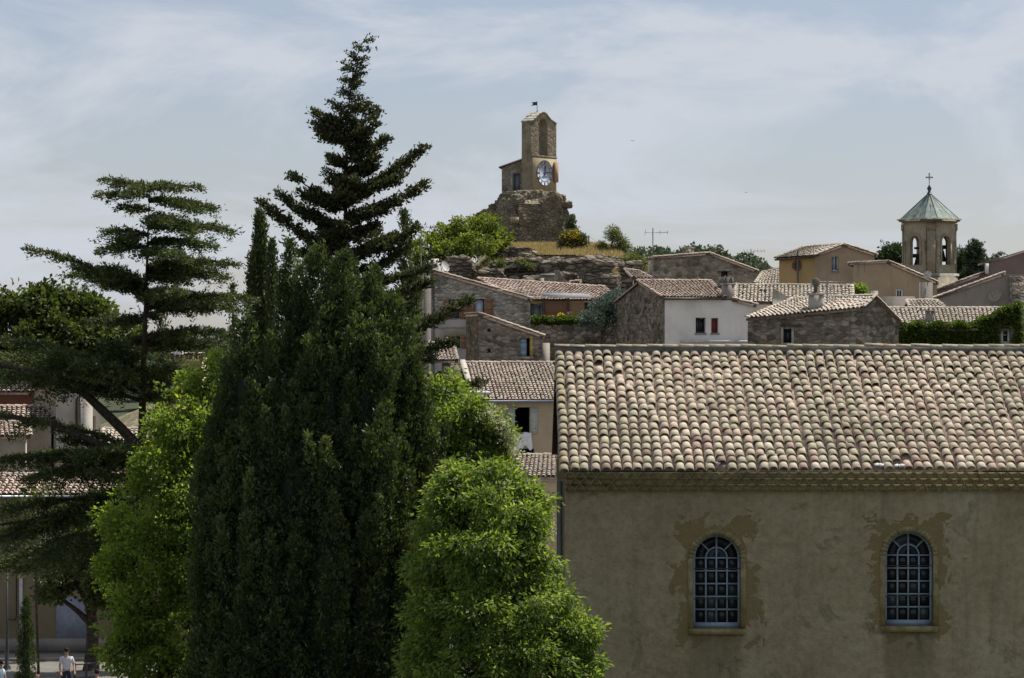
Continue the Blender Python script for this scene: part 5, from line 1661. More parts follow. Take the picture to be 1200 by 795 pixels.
# small stone stub with a dish in front of the bell tower
pl = Pl(1079, 180, 0)
t = thing('stone_pier', 'stubby stained stone pier with an aerial mast below the bell tower', 'pier', pl.W(.4, -4, .3))
q = pl.rect(1079, 331, 1093, 352); rect_wall(pl, 0, q[1], -4, q[3], 'plaster_greydark', t, 'pier_block', .7)
dish('small pale satellite dish on the stone pier below the bell tower', pl.P(1088, 322.5, .2), .27, (-.5, -.8, .3), 'plaster_grey')
h16 = thing('village_house', 'small flat tiled roof below the bell tower, right of the parapet', 'house', at(1085, 370, 172))
roof(h16, at(1066, 360.5, 170), at(1108, 361, 170), at(1098, 353, 171.6), at(1062, 353, 171.6), .23, .34, 'tile_pale', 87, rear=True)
m = MB(); a, b = at(1066, 361, 170.2), at(1108, 361.5, 170.2); m.slab([(a.x, a.y, -5), (b.x, b.y, -5), (b.x, b.y, b.z), (a.x, a.y, a.z)], (0, 4, 0)); m.build('wall', MT['plaster_beige'], h16)

# ------------------------------------------------------------ houses behind the cedar on the left
pl = Pl(-40, 119, 0)
h20 = thing('village_house', 'long cream house front at the bottom left with a tiled roof, behind the trees', 'house', pl.W(6, GZ, 4))
ue = pl.uz(232, 600)[0]; ze = pl.uz(60, 581)[1]
g = pl.rect(66, 700, 101, 758)
dw = pl.rect(-14, 690, -2, 764)
w20 = [pl.rect(46, 618, 60, 645), pl.rect(96, 618, 110, 645)]
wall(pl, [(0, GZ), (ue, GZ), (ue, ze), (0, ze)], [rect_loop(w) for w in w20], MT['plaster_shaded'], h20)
for w in w20: window(pl, w, h20, MT['paint_white'], MT['glass_dark'], 1, 1, .14, .05)
m = MB(); m.bar(pl, g[0], g[1], g[2], g[3], -.025, -.003); m.build('painted_panel', MT['paint_greyblue'], h20)
m = MB(); m.bar(pl, 0, ue, GZ + .1, GZ + .62, -.05, -.003); m.build('plinth', MT['plaster_greydark'], h20)
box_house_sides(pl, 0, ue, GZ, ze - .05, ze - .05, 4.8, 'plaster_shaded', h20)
zr = (HY - 557) / F * 121.4
a, b = pl.uz(32, 580), pl.uz(236, 580)
roof(h20, pl.W(-.1, ze + .05, -.3), pl.W(ue + .1, ze + .05, -.3), pl.W(ue + .1, zr, 2.4), pl.W(-.1, zr, 2.4), .23, .34, 'tile_pink', 91)
pans('rear_roof', pl.W(-.1, ze, 5.1), pl.W(ue, ze, 5.1), pl.W(ue + .1, zr, 2.4), pl.W(-.1, zr, 2.4), h20)
m = MB(); m.tube([pl.W(0, ze - .03, -.38), pl.W(ue, ze - .03, -.38)], .06, 6); m.build('gutter', MT['zinc'], h20)
m = MB(); u = pl.uz(80, 600)[0]; m.tube([pl.W(u, ze - .1, -.3), pl.W(u, ze - .5, -.06), pl.W(u, GZ + 3.6, -.06)], .05, 6); m.build('downpipe', MT['zinc'], h20)
m = MB(); u = pl.uz(25, 720)[0]; m.bar(pl, u - .08, u + .06, GZ + .63, pl.uz(25, 668)[1], -.10, -.003); m.build('downpipe', MT['slab_grey'], h20)
m = MB(); u2, z2 = pl.uz(20, 726)[0], pl.uz(20, 726)[1]
u3 = pl.uz(9.5, 726)[0]
m.tube([pl.W(u2, z2 + 2.2, -.16), pl.W(u2, z2 + .12, -.16), pl.W(u2 - .06, z2, -.16), pl.W(u3 + .06, z2, -.16), pl.W(u3, z2 + .1, -.16), pl.W(u3, z2 + .6, -.16)], .03, 6); m.build('cable_conduit', MT['metal_dark'], h20)

pl = Pl(66, 133, 26)
h21 = thing('village_house', 'tall pale stuccoed block behind the cedar with projecting piers', 'house', pl.W(2, GZ, 2))
q = pl.rect(66, 455, 118, 530); zt = pl.uz(66, 452)[1]
w21 = pl.rect(106.5, 488, 112, 512)
wall(pl, [(0, GZ), (q[1], GZ), (q[1], zt - .6), (pl.uz(90, 460)[0], zt - .4), (pl.uz(86, 455)[0], zt), (0, zt)], [rect_loop(w21)], MT['plaster_grey'], h21, thick=.35)
m = MB(); m.bar(pl, w21[0], w21[1], w21[2], w21[3], .24, .28); m.build('shutter', MT['wood_brown'], h21)
m = MB(); a = pl.uz(93, 480)[0]; b = pl.uz(104, 480)[0]; m.bar(pl, a, b, GZ, zt - .5, -.6, -.003); m.build('pier', MT['plaster_grey'], h21)
m = MB(); a = pl.uz(89, 480)[0]; m.tube([pl.W(a, zt - .6, -.08), pl.W(a, GZ, -.08)], .05, 6); m.build('downpipe', MT['wood_dark'], h21)
ps = pl.side(-90)
m = MB(); m.slab([ps.W(-3.5, GZ, 0), ps.W(-.003, GZ, 0), ps.W(-.003, zt, 0), ps.W(-3.5, zt, 0)], ps.v * .3); m.build('wall', MT['plaster_grey'], h21)
m = MB(); m.slab([pl.W(-.08, zt + .003, -.08), pl.W(pl.uz(87, 455)[0], zt + .003, -.08), pl.W(pl.uz(87, 455)[0], zt + .003, 3), pl.W(-.08, zt + .003, 3)], (0, 0, .1)); m.build('wall_coping', MT['tile_pan'], h21)
h22 = thing('village_house', 'house with two stepped tile roofs and a dull red wall between them, left edge', 'house', at(10, 700, 137))
m = MB(); a, b = at(-50, 480, 136.5), at(57.5, 480, 136.5); m.slab([(a.x, a.y, GZ), (b.x, b.y, GZ), (b.x, b.y, at(0, 459, 136.5).z), (a.x, a.y, at(0, 459, 136.5).z)], (0, .4, 0)); m.build('wall', MT['plaster_red'], h22)
roof(h22, at(-50, 460, 136), at(59, 460, 136), at(55, 443, 138), at(-50, 443, 138), .23, .34, 'tile_pink', 93, rear=True)
roof(h22, at(-50, 491.5, 133), at(63, 491.5, 133), at(66, 477.5, 135), at(-50, 477.5, 135), .23, .34, 'tile_pink', 94)
roof(h22, at(-50, 512, 130.5), at(36, 512, 130.5), at(34, 496, 132.3), at(-50, 496, 132.3), .23, .34, 'tile_pink', 95)
m = MB(); a, b = at(-50, 480, 133.3), at(60, 480, 133.3); m.slab([(a.x, a.y, GZ), (b.x, b.y, GZ), (b.x, b.y, at(0, 492, 133.3).z), (a.x, a.y, at(0, 492, 133.3).z)], (0, .3, 0)); m.build('wall', MT['plaster_grey'], h22)
m = MB(); a, b = at(-50, 480, 130.9), at(30, 480, 130.9); m.slab([(a.x, a.y, GZ), (b.x, b.y, GZ), (b.x, b.y, at(0, 512, 130.9).z), (a.x, a.y, at(0, 512, 130.9).z)], (0, .3, 0)); m.build('wall', MT['plaster_grey'], h22)
h23 = thing('village_house', 'low tile roof seen through the cedar, right of the stuccoed block', 'house', at(140, 640, 131))
roof(h23, at(112, 521, 129), at(170, 523, 129), at(166, 504, 131), at(122, 504, 131), .23, .34, 'tile_pale', 97, rear=True)
m = MB(); a, b = at(114, 522, 129.3), at(167, 523, 129.3); m.slab([(a.x, a.y, GZ), (b.x, b.y, GZ), (b.x, b.y, b.z - .05), (a.x, a.y, a.z - .05)], (0, 4, 0)); m.build('wall', MT['plaster_beige'], h23)
h24 = thing('village_house', 'distant pale house with a chimney glimpsed right of the cedar trunk', 'house', at(215, 640, 145))
m = MB(); a, b = at(196, 420, 145), at(236, 420, 145); m.slab([(a.x, a.y, GZ), (b.x, b.y, GZ), (b.x, b.y, a.z), (a.x, a.y, a.z)], (0, 4, 0)); m.build('wall', MT['plaster_beige'], h24)
roof(h24, at(194, 421, 144.7), at(238, 421, 144.7), at(238, 416, 148), at(194, 416, 148), .23, .34, 'tile_pale', 99)
for px in (206, 212):
    c = at(px, 418, 147); chimney(h24, (c.x, c.y, c.z - .3), .2, .25, .75, 'plaster_white', True, 0)

# ------------------------------------------------------------ clock tower on its ruin


def ruin_wall(P0, P1, zb, prof, thick, nu, nz, seed, amp, mat, parent, name='ruined_wall', jag=.18):
    """rough masonry: prof = [(s, z)] along the top; faces pushed in and out by noise"""
    P0, P1 = Vector(P0), Vector(P1); d = P1 - P0; d.z = 0
    u = d.normalized(); v = Vector((-u.y, u.x, 0)); L = d.length
    S_ = [p[0] for p in prof]; Zt = [p[1] for p in prof]
    V, Qd = [], []
    def gz(s, i): return float(np.interp(s, S_, Zt)) + jag * (noise.noise(Vector((s * L * 1.7, seed, 0))) + .6 * noise.noise(Vector((s * L * 5.1, seed, 3))))
    for side in (0, 1):
        for j in range(nz + 1):
            for i in range(nu + 1):
                s = i / nu; zt = gz(s, i); z = zb + (zt - zb) * j / nz
                p = P0 + u * (L * s); p = Vector((p.x, p.y, z))
                dd = noise.fractal(p * .55 + Vector((seed * 3.3, 0, 0)), 1, 2, 4) * amp + .35 * amp * noise.noise(p * 2.6)
                if side == 0: p -= v * dd
                else: p += v * (thick * (1 - .35 * j / nz))
                V.append(p)
    M_ = (nu + 1) * (nz + 1)
    for side in (0, 1):
        for j in range(nz):
            for i in range(nu):
                a = side * M_ + j * (nu + 1) + i; q = (a, a + 1, a + nu + 2, a + nu + 1); Qd.append(q if side == 0 else q[::-1])
    for i in range(nu): a = nz * (nu + 1) + i; Qd.append((a, a + 1, M_ + a + 1, M_ + a))
    for j in range(nz):
        for e in (0, nu): a = j * (nu + 1) + e; Qd.append((a, a + nu + 1, M_ + a + nu + 1, M_ + a))
    return part(name, V, Qd, MT[mat], parent)


YT = 220.0
tower = thing('clock_tower', 'ruined stone belfry with a white clock face standing on a crumbling castle stump', 'clock tower', at(635, 292, 219))
pc = Pl(622.5, YT, 52)
pls = pc.side(-90)
th_ = -pls.uz(611.3, 200)[0]
prof = [(622.6, 143), (625, 141), (628, 138), (631, 134.6), (634, 133), (637, 132.5), (640, 133.8), (643, 138.4), (646, 141.6), (652, 145.8)]
top = [pc.uz(*p) for p in prof]
uR = top[-1][0]; zb = pc.uz(637, 226)[1]
op = pc.rect(631.5, 138.8, 641.6, 182)
arch = arch_pts(op[0], op[1], op[2], op[3], 12)
wall(pc, [(0, zb), (uR, zb)] + top[::-1], [arch], MT['stone_belfry'], tower, name='belfry', reveal=th_)
# other faces of the belfry
m = MB()
full = [(0, zb), (uR, zb)] + top[::-1]
n = len(full)
for k in range(n):
    a, b = full[k], full[(k + 1) % n]; m.quad(pc.W(*a, 0), pc.W(*a, th_), pc.W(*b, th_), pc.W(*b, 0))
loops = [[Vector((u, z, 0)) for u, z in full], [Vector((u, z, 0)) for u, z in arch]]
fl = [p for l in loops for p in l]; i0 = len(m.v)
m.v += [tuple(pc.W(p.x, p.y, th_)) for p in fl]
for t in tessellate_polygon(loops): m.t.append(tuple(i0 + k for k in t))
m.build('belfry_side', MT['stone_belfry'], tower)
# cap stones following the curved top
m = MB()
for k in range(len(top) - 1):
    a, b = top[k], top[k + 1]
    P = [pc.W(a[0], a[1] + .004, -.07), pc.W(b[0], b[1] + .004, -.07), pc.W(b[0], b[1] + .004, th_ + .07), pc.W(a[0], a[1] + .004, th_ + .07)]
    m.hexa(P + [p + Vector((0, 0, .09)) for p in P])
m.build('cap_stones', MT['mortar'], tower)
m = MB(); zl = pc.uz(637, 184)[1]; m.bar(pc, -.05, uR + .04, zl - .05, zl + .06, -.06, -.003); m.build('string_course', MT['stone_belfry'], tower)
# clock panel and clock
q0, q1 = pc.uz(623.6, 205)[0], pc.uz(651, 205)[0]; zc0 = pc.uz(637, 224)[1]
m = MB(); m.bar(pc, q0, q1, zc0, zl - .065, -.05, -.003); m.build('clock_panel', MT['plaster_panel'], tower)
cu, cz = pc.uz(637.4, 203.2); rc = .95
def disc(r0, r1, o0, o1, N=32):
    m = MB()
    for k in range(N):
        a0, a1 = 2 * math.pi * k / N, 2 * math.pi * (k + 1) / N
        P = [(cu + r * math.cos(a), cz + r * math.sin(a)) for r, a in ((r0, a0), (r0, a1), (r1, a1), (r1, a0))]
        m.hexa([pc.W(*p, o0) for p in P] + [pc.W(*p, o1) for p in P])
    return m
m = MB(); m.slab([pc.W(cu + rc * math.cos(2 * math.pi * k / 40), cz + rc * math.sin(2 * math.pi * k / 40), -.085) for k in range(40)], pc.v * .03); clk = m.build('clock_face', MT['clock_white'], tower)
disc(rc * .985, rc * 1.04, -.10, -.05).build('clock_rim', MT['clock_ink'], clk)
disc(rc * .66, rc * .69, -.09, -.0855).build('dial_ring', MT['clock_ink'], clk)
strokes = {'I': [((0, -1), (0, 1))], 'V': [((-.5, 1), (0, -1)), ((.5, 1), (0, -1))], 'X': [((-.5, -1), (.5, 1)), ((-.5, 1), (.5, -1))]}
for h_, tx_ in enumerate(('XII', 'I', 'II', 'III', 'IIII', 'V', 'VI', 'VII', 'VIII', 'IX', 'X', 'XI')):
    a = math.pi / 2 - 2 * math.pi * h_ / 12
    cx_, cy_ = cu + .835 * rc * math.cos(a), cz + .835 * rc * math.sin(a)
    wd = [.05 if ch_ == 'I' else .10 for ch_ in tx_]; x = -sum(wd) / 2
    m = MB()
    for ch_, w_ in zip(tx_, wd):
        xc = x + w_ / 2; x += w_
        for (p, q) in strokes[ch_]:
            p2 = Vector((xc + p[0] * .07, p[1] * .11)); q2 = Vector((xc + q[0] * .07, q[1] * .11))
            nrm = Vector((-(q2 - p2).y, (q2 - p2).x)).normalized() * .014
            rot = Matrix.Rotation(a - math.pi / 2, 2)
            P = [rot @ c for c in (p2 - nrm, p2 + nrm, q2 + nrm, q2 - nrm)]
            m.hexa([pc.W(cx_ + c.x, cy_ + c.y, -.092) for c in P] + [pc.W(cx_ + c.x, cy_ + c.y, -.0855) for c in P])
    m.build('numeral', MT['clock_ink'], clk)
for ang, ln, wd_, nm in ((90 - 6, .62, .06, 'hour_hand'), (4, .92, .045, 'minute_hand')):
    e = Vector((math.cos(R(ang)), math.sin(R(ang)))); nn = Vector((-e.y, e.x)); c0 = Vector((cu, cz))
    P = [c0 - e * .22 - nn * wd_, c0 - e * .22 + nn * wd_, c0 + e * ln * .8 + nn * wd_ * 1.2, c0 + e * ln + nn * .01, c0 + e * ln * .8 - nn * wd_ * 1.2]
    m = MB(); o_ = -.115 if nm[0] == 'h' else -.13
    m.slab([pc.W(p.x, p.y, o_) for p in P], pc.v * .012); m.build(nm, MT['clock_ink'], clk)
m = MB(); a, b = pc.uz(648.3, 202)[0], pc.uz(652.8, 202)[0]; z0, z1 = pc.uz(650, 214)[1], pc.uz(650, 190.5)[1]
m.bar(pc, a, uR + .05, z0, z1, -.16, -.055); m.build('wooden_box', MT['wood_pale'], tower)
# weather vane
vb = pc.W(pc.uz(635, 133)[0], pc.uz(635, 133)[1], th_ * .5)
m = MB(); m.tube([vb, vb + Vector((0, 0, .95))], .022, 6)
for k in range(3):
    a = 2 * math.pi * k / 3; m.tube([vb + Vector((math.cos(a) * .16, math.sin(a) * .16, -.05)), vb + Vector((0, 0, .3))], .013, 4)
vane = m.build('vane_mast', MT['metal_dark'], tower)
fl_ = [Vector((-.02, 0, .90)), Vector((-.42, .02, .86)), Vector((-.30, .02, .74)), Vector((-.46, .02, .60)), Vector((-.02, 0, .64))]
m = MB(); m.slab([vb + p for p in fl_], (0, .014, 0)); m.build('vane_flag', MT['metal_dark'], vane)
# annex with a door
pa = Pl(588, 222.0, -6)
A_ = [pa.uz(588, 228), pa.uz(613.5, 228), pa.uz(613.5, 187.5), pa.uz(588, 196.8)]
dd_ = pa.rect(602, 203.5, 609.5, 226)
wall(pa, A_, [rect_loop(dd_)], MT['stone_far'], tower, name='annex', reveal=.2, thick=2.2)
m = MB(); m.bar(pa, dd_[0], dd_[1], dd_[2], dd_[3], .2, .25); m.build('door', MT['paint_greyblue'], tower)
m = MB(); m.bar(pa, dd_[0] - .25, dd_[0] - .003, dd_[2], dd_[3] + .1, -.02, .1); m.bar(pa, dd_[0] - .25, dd_[1] + .1, dd_[3] + .103, dd_[3] + .22, -.02, .1); m.build('door_surround', MT['mortar'], tower)
m = MB(); a, b = A_[3], A_[2]
m.slab([pa.W(a[0] - .22, a[1] - .02, -.15), pa.W(b[0], b[1] + .06, -.15), pa.W(b[0], b[1] + .06, 2.3), pa.W(a[0] - .22, a[1] - .02, 2.3)], (0, 0, .09)); m.build('annex_roof', MT['tile_pan'], tower)
# castle stump
def pz(py, Y): return (HY - py) / F * Y
c0, c1, c2_ = at(557, 290, 225), at(605, 290, 216.5), at(671, 290, 220.5)
ruin_wall(c1, c2_, 4.5, [(0, pz(240, 217)), (.05, pz(233, 217)), (.12, pz(229, 217)), (.24, pz(224.5, 218)), (.70, pz(224, 219)), (.77, pz(231, 220)), (.88, pz(238, 220)), (.94, pz(250, 220)), (.985, pz(262, 220)), (1, pz(285, 220))], 3.2, 60, 44, 3, .30, 'stone_ruin', tower)
ruin_wall(c0, c1, 4.5, [(0, pz(258, 224)), (.1, pz(249, 224)), (.3, pz(240, 222)), (.5, pz(233, 220)), (.7, pz(228.5, 218)), (.88, pz(230, 217)), (1, pz(240, 217))], 3.0, 54, 44, 8, .34, 'stone_ruin', tower)
for k, (px, py, Y, r) in enumerate(((607, 233, 217.3, .55), (614, 230, 218, .7), (600, 229, 217.8, .5), (664, 240, 220, .45), (657, 232, 220, .4), (592, 231, 219, .45), (578, 243, 221.5, .35), (563, 252, 223.6, .35), (668, 255, 220.5, .4))):
    V, T = blob_rock(at(px, py, Y), (r, r * .8, r * .62), 100 + k, .4, 3, .55)
    part('rubble_block', V, [], MT['stone_ruin'], tower, tris=T)
q = at(603, 258, 216.2); m = MB(); m.box((q.x, q.y, q.z), (.55, .5, .42), .3); m.build('corbel', MT['stone_belfry'], tower)

# ------------------------------------------------------------ platform wall, rocks, grass
pw = Pl(660, 206, 0)
t = thing('retaining_wall', 'old coursed stone retaining wall holding the dry grass below the clock tower', 'wall', at(660, 330, 206.5))
ruin_wall(at(584, 300, 206.5), at(668, 300, 205.5), 2.0, [(0, pz(299, 206)), (.3, pz(298.5, 206)), (1, pz(299, 206))], 1.2, 60, 20, 21, .12, 'rock', t, 'wall', .05)
ruin_wall(at(667, 300, 205.3), at(738, 300, 207), 2.0, [(0, pz(299, 206)), (.6, pz(299.5, 206)), (.9, pz(302, 206)), (1, pz(310, 206))], 1.2, 50, 20, 23, .14, 'rock', t, 'wall', .06)
rocks = [(690, 327, 200, 2.0, 1.3, 1.35, 'broad grey outcrop right of the ruined wall under the retaining wall'),
         (727, 326, 202, 1.4, 1.2, 1.2, 'rounded brownish outcrop at the right end of the retaining wall'),
         (650, 318, 203, 1.3, 1.0, .8, 'flat topped rock ledge under the middle of the retaining wall'),
         (612, 322, 203, 1.4, 1.0, 1.1, 'dark rock shelf at the left end of the retaining wall'),
         (660, 333, 198.5, 1.0, .9, .8, 'low rock above the pink tile roof'),
         (538, 316, 202, 1.0, .9, .95, 'layered block of rock rising above the brown shuttered house'),
         (600, 300, 207.5, 1.6, 1.0, .6, 'dark ledge at the foot of the castle stump'),
         (575, 325, 200.5, .9, .8, .6, 'pale broken rock on the slope beside the pink roof'),
         (592, 316, 203, 1.0, .8, .7, 'shaded rock between the green bush and the retaining wall'),
         (708, 312, 204, 1.5, .8, .55, 'long flat slab of rock under the right part of the retaining wall'),
         (632, 336, 199, 1.3, .9, .7, 'dark hollowed rock left of the ruined wall stub')]
for k, (px, py, Y, a, b, c, lab) in enumerate(rocks):
    o = at(px, py, Y)
    V, T = blob_rock(o, (a, b, c), 40 + k, .5, 4, .6)
    r_ = part('rock', V, [], MT['rock'], None, tris=T, base=o)
    props(r_, lab, 'rock', 'rock outcrops under the clock tower')
t = thing('ruined_wall', 'stub of ruined wall with a stepped broken end and a few roof tiles on it', 'wall', at(650, 345, 196))
ruin_wall(at(634, 330, 196), at(672, 330, 196), 1.2, [(0, pz(322, 196)), (.3, pz(322.5, 196)), (.42, pz(316.5, 196)), (.56, pz(317, 196)), (.66, pz(325, 196)), (.85, pz(331, 196)), (1, pz(333, 196))], .8, 40, 20, 29, .1, 'stone_far', t, 'wall', .08)
roof(t, at(667, 334, 195.6), at(681, 333.5, 195.6), at(680, 330, 197), at(668, 331, 197), .22, .34, 'tile_pink', 101)
m = MB(); m.box(at(642, 322, 196.3), (.95, .9, .1), 0); m.build('coping_slab', MT['slab_grey'], t)
m = MB(); m.box(at(635, 333, 195.8), (.3, .3, .8), 0); m.build('rendered_patch', MT['plaster_grey'], t)
# loose stones on the slope
rg = np.random.default_rng(31)
V, T, k0 = [], [], 0
for k in range(260):
    px = rg.uniform(528, 606); Yq = rg.uniform(194, 205); x = (px - 600) / F * Yq; z = float(terrain(x, Yq)) + .05
    r = rg.uniform(.08, .34); v, t_ = blob_rock((x, Yq, z), (r * rg.uniform(.8, 1.4), r, r * .6), 200 + k, .4, 1, .5)
    V += v; T += [tuple(i + k0 for i in f) for f in t_]; k0 += len(v)
o = part('loose_stones', V, [], MT['stone_shuttered'], None, tris=T); o['kind'] = 'stuff'


def grass_strip(name, mat, n, fx, fy, L, lean, seed, W=.03):
    rg = np.random.default_rng(seed); fo = Foliage()
    px = rg.uniform(*fx, n); Yq = rg.uniform(*fy, n); x = (px - 600) / F * Yq; z = terrain(x, Yq) - .02
    P = np.stack([x, Yq, z], 1)
    d = np.array([0, 0, 1.0]) + rg.normal(0, lean, (n, 3))
    fo.add(P, d, L * rg.uniform(.5, 1.3, n), W, .5 + .3 * vnoise(P, .5, seed) + rg.normal(0, .15, n), rg)
    o = fo.build(name, mat, None); o['kind'] = 'stuff'


grass_strip('dry_grass', 'grass_dry', 16000, (578, 745), (206.9, 217), .42, .35, 41, .05)
grass_strip('hillside_grass', 'grass_green', 9000, (480, 640), (188, 207), .45, .5, 42, .06)
grass_strip('hillside_grass', 'grass_dry', 5000, (500, 745), (188, 206), .4, .5, 43, .05)
t = thing('fence_post', 'single metal post with a sagging cable right of the yellow flowering bush', 'post', at(690, 296, 212))
a = at(690, 296, 212); m = MB(); m.tube([a - Vector((0, 0, .4)), at(690, 276, 212)], .05, 6); m.build('post', MT['metal_grey'], t)
m = MB(); p0, p1 = at(690, 277, 212), at(716, 290, 214); m.tube([p0, p0.lerp(p1, .5) - Vector((0, 0, .15)), p1], .012, 4); m.build('cable', MT['metal_grey'], t)

# bushes on the hill
def L_(px, py, Y, rx, ry=None, rd=None):
    s = Y / F; ry = ry or rx; return (tuple(at(px, py, Y)), (rx * s, (rd or rx) * s, ry * s))


b_ = at(540, 315, 206)
broadleaf('fig_tree', 'spreading bright green tree hugging the left flank of the castle stump', (b_.x, b_.y, float(terrain(b_.x, b_.y))), at(540, 300, 206),
          [L_(500, 291, 205, 18, 15), L_(520, 282, 206, 20, 16), L_(545, 270, 206, 20, 15), L_(566, 268, 207, 19, 15), L_(582, 281, 207, 15, 16), L_(530, 295, 204, 22, 12), L_(558, 289, 204, 22, 14), L_(490, 300, 204, 13, 10)],
          .20, .15, 900, 16, 'leaf_fig', 'bark_grey', .34, .16, seed=91, droop=.15)
b_ = at(671, 292, 211)
small_bush('broom_bush', 'round bush with yellow flowers on the grass right of the castle stump', 'bush', b_, [L_(670, 281, 211, 13, 11), L_(664, 284, 211, 9, 9), L_(678, 283, 211, 9, 9)], 'leaf_olive', .2, .07, 330, 16, 92, .2, extra=('petal_yellow', 90, .10))
b_ = at(716, 295, 210)
small_bush('shrub', 'leaning wispy shrub with a bare stem on the edge of the platform', 'shrub', b_, [L_(717, 274, 210, 8, 8), L_(724, 282, 210, 9, 9), L_(730, 290, 210, 8, 7), L_(705, 291, 210, 6, 6)], 'leaf_broom', .26, .04, 230, 16, 93, .22)
b_ = at(741, 320, 204)
small_bush('shrub', 'olive green rounded shrub beyond the end of the retaining wall', 'shrub', b_, [L_(740, 307, 204, 13, 12), L_(748, 312, 204, 10, 9), L_(733, 314, 204, 8, 8)], 'leaf_broom', .2, .05, 330, 16, 94, .22)
small_bush('shrub', 'dark little bush at the foot of the stump, behind the yellow one', 'shrub', at(669, 285, 219), [L_(670, 262, 219, 6, 9), L_(672, 272, 219, 6, 8)], 'leaf_olive', .15, .08, 120, 12, 95, .15)
small_bush('shrub', 'small yellow green tuft growing on the rock face left of the wall stub', 'shrub', at(588, 316, 201.5), [L_(587, 310, 201.5, 5, 6), L_(612, 308, 202, 6, 4), L_(620, 311, 201.6, 7, 4)], 'leaf_broom', .16, .06, 130, 12, 96, .16)
small_bush('shrub', 'dry brown bush clinging to the outcrop right of the ruined wall', 'shrub', at(712, 318, 199.5), [L_(708, 309, 200.5, 8, 6), L_(716, 321, 200, 8, 8)], 'grass_dry', .18, .04, 110, 10, 97, .2)

# blue-green conifer by the white house
b_ = at(706, 392, 169)
broadleaf('conifer_shrub', 'blue green conifer bush between the terrace and the dark stone gable', (b_.x, b_.y, -6), at(706, 375, 169),
          [L_(722, 350, 169, 13, 10), L_(708, 360, 168, 16, 12), L_(694, 374, 167, 14, 9), L_(716, 374, 168, 16, 11), L_(728, 362, 170, 11, 12)],
          .13, .05, 650, 20, 'leaf_blue', 'bark_grey', .26, .10, seed=98, droop=-.1)

# ------------------------------------------------------------ bell tower
YB_ = 252.0; s_ = YB_ / F
bc = at(1089, 300, YB_)
bt = thing('bell_tower', 'church bell tower with open arches and a green copper roof topped by a cross', 'bell tower', (bc.x, bc.y, -2))
hw, cf = 1.86, .62                 # half size of the square, chamfer
rot = R(41)
def bxy(x, y): return Vector((bc.x + x * math.cos(rot) - y * math.sin(rot), bc.y + x * math.sin(rot) + y * math.cos(rot), 0))
def octo(h, c, z): return [bxy(x, y) + Vector((0, 0, z)) for x, y in ((-h + c, -h), (h - c, -h), (h, -h + c), (h, h - c), (h - c, h), (-h + c, h), (-h, h - c), (-h, -h + c))]
z0, zc, zt = -2, pz(262, YB_), pz(257.5, YB_)
za0, za1 = pz(311, YB_), pz(277.5, YB_)
# wide faces with arched openings
for k in range(4):
    a = rot + k * math.pi / 2
    q = Pl(0, 1, math.degrees(a)); ca, sa = math.cos(k * math.pi / 2), math.sin(k * math.pi / 2)
    st = (-hw + cf) * ca - (-hw) * sa, (-hw + cf) * sa + (-hw) * ca
    q.A = bxy(*st)
    w = 2 * (hw - cf)
    aw = .52
    wall(q, [(0, z0), (w, z0), (w, zc), (0, zc)], [arch_pts(w / 2 - aw, w / 2 + aw, za0, za1, 12)], MT['stone_tower'], bt, reveal=.32)
    # archivolt and sill
    m = MB(); r0, r1 = aw + .02, aw + .20; zs = za1 - aw
    for j in range(14):
        t0, t1 = math.pi * j / 14, math.pi * (j + 1) / 14
        P = [(w / 2 + r * math.cos(t), zs + r * math.sin(t)) for r, t in ((r0, t0), (r1, t0), (r1, t1), (r0, t1))]
        m.hexa([q.W(*p, -.07) for p in P] + [q.W(*p, -.003) for p in P])
    for sg in (-1, 1): m.bar(q, w / 2 + sg * (aw + .11) - .09, w / 2 + sg * (aw + .11) + .09, za0, zs, -.07, -.003)
    m.build('arch_moulding', MT['stone_tower'], bt)
    for sg in (-1, 1):
        if k == 1 or True:
            m = MB(); m.tube([q.W(w / 2 + sg * (w / 2 - .12), za0 + .1, -.04), q.W(w / 2 + sg * (w / 2 - .12), zs + .1, -.04)], .07, 6); m.build('colonnette', MT['stone_tower'], bt)
    # corner pilaster on the chamfer to the right of this face
    p0 = q.W(w, 0, 0); ang = a + math.pi / 4
    q2 = Pl(0, 1, math.degrees(ang)); q2.A = p0; cw_ = cf * math.sqrt(2)
    m = MB(); m.slab([q2.W(0, z0, 0), q2.W(cw_, z0, 0), q2.W(cw_, zc, 0), q2.W(0, zc, 0)], q2.v * .3); m.build('wall', MT['stone_tower'], bt)
    m = MB(); m.bar(q2, .08, cw_ - .08, pz(322, YB_), pz(270, YB_), -.14, -.003); pil = m.build('pilaster', MT['stone_tower'], bt)
    g = MB(); g.bar(q2, .02, cw_ - .02, pz(270, YB_) + .003, pz(263, YB_), -.22, -.003); g.bar(q2, .05, cw_ - .05, pz(271, YB_), pz(270, YB_), -.19, -.003); g.build('capital', MT['stone_belfry'], pil)
for (h, c, a, b, nm, mt) in ((hw + .18, cf + .1, zc, zc + .14, 'cornice', 'stone_tower'), (hw + .36, cf + .14, zc + .143, zc + .27, 'cornice', 'stone_tower'), (hw + .5, cf + .18, zc + .273, zc + .36, 'cornice', 'stone_belfry'),
                             (hw + .2, cf + .1, z0, pz(324, YB_), 'plinth', 'stone_tower'), (hw + .3, cf + .12, pz(324, YB_) + .003, pz(321, YB_), 'plinth_band', 'mortar')):
    m = MB(); m.prism(octo(h, c, a), octo(h, c, b)); m.build(nm, MT[mt], bt)
m = MB(); m.prism(octo(hw - .1, cf, pz(322, YB_)), octo(hw - .1, cf, za0 - .02)); m.build('bell_floor', MT['stone_belfry'], bt)
ze_ = zc + .365; ap = Vector((bc.x, bc.y, pz(226, YB_)))
e8 = octo(hw + .30, cf + .16, ze_)
m = MB()
for k in range(8): m.tri(e8[k], e8[(k + 1) % 8], ap)
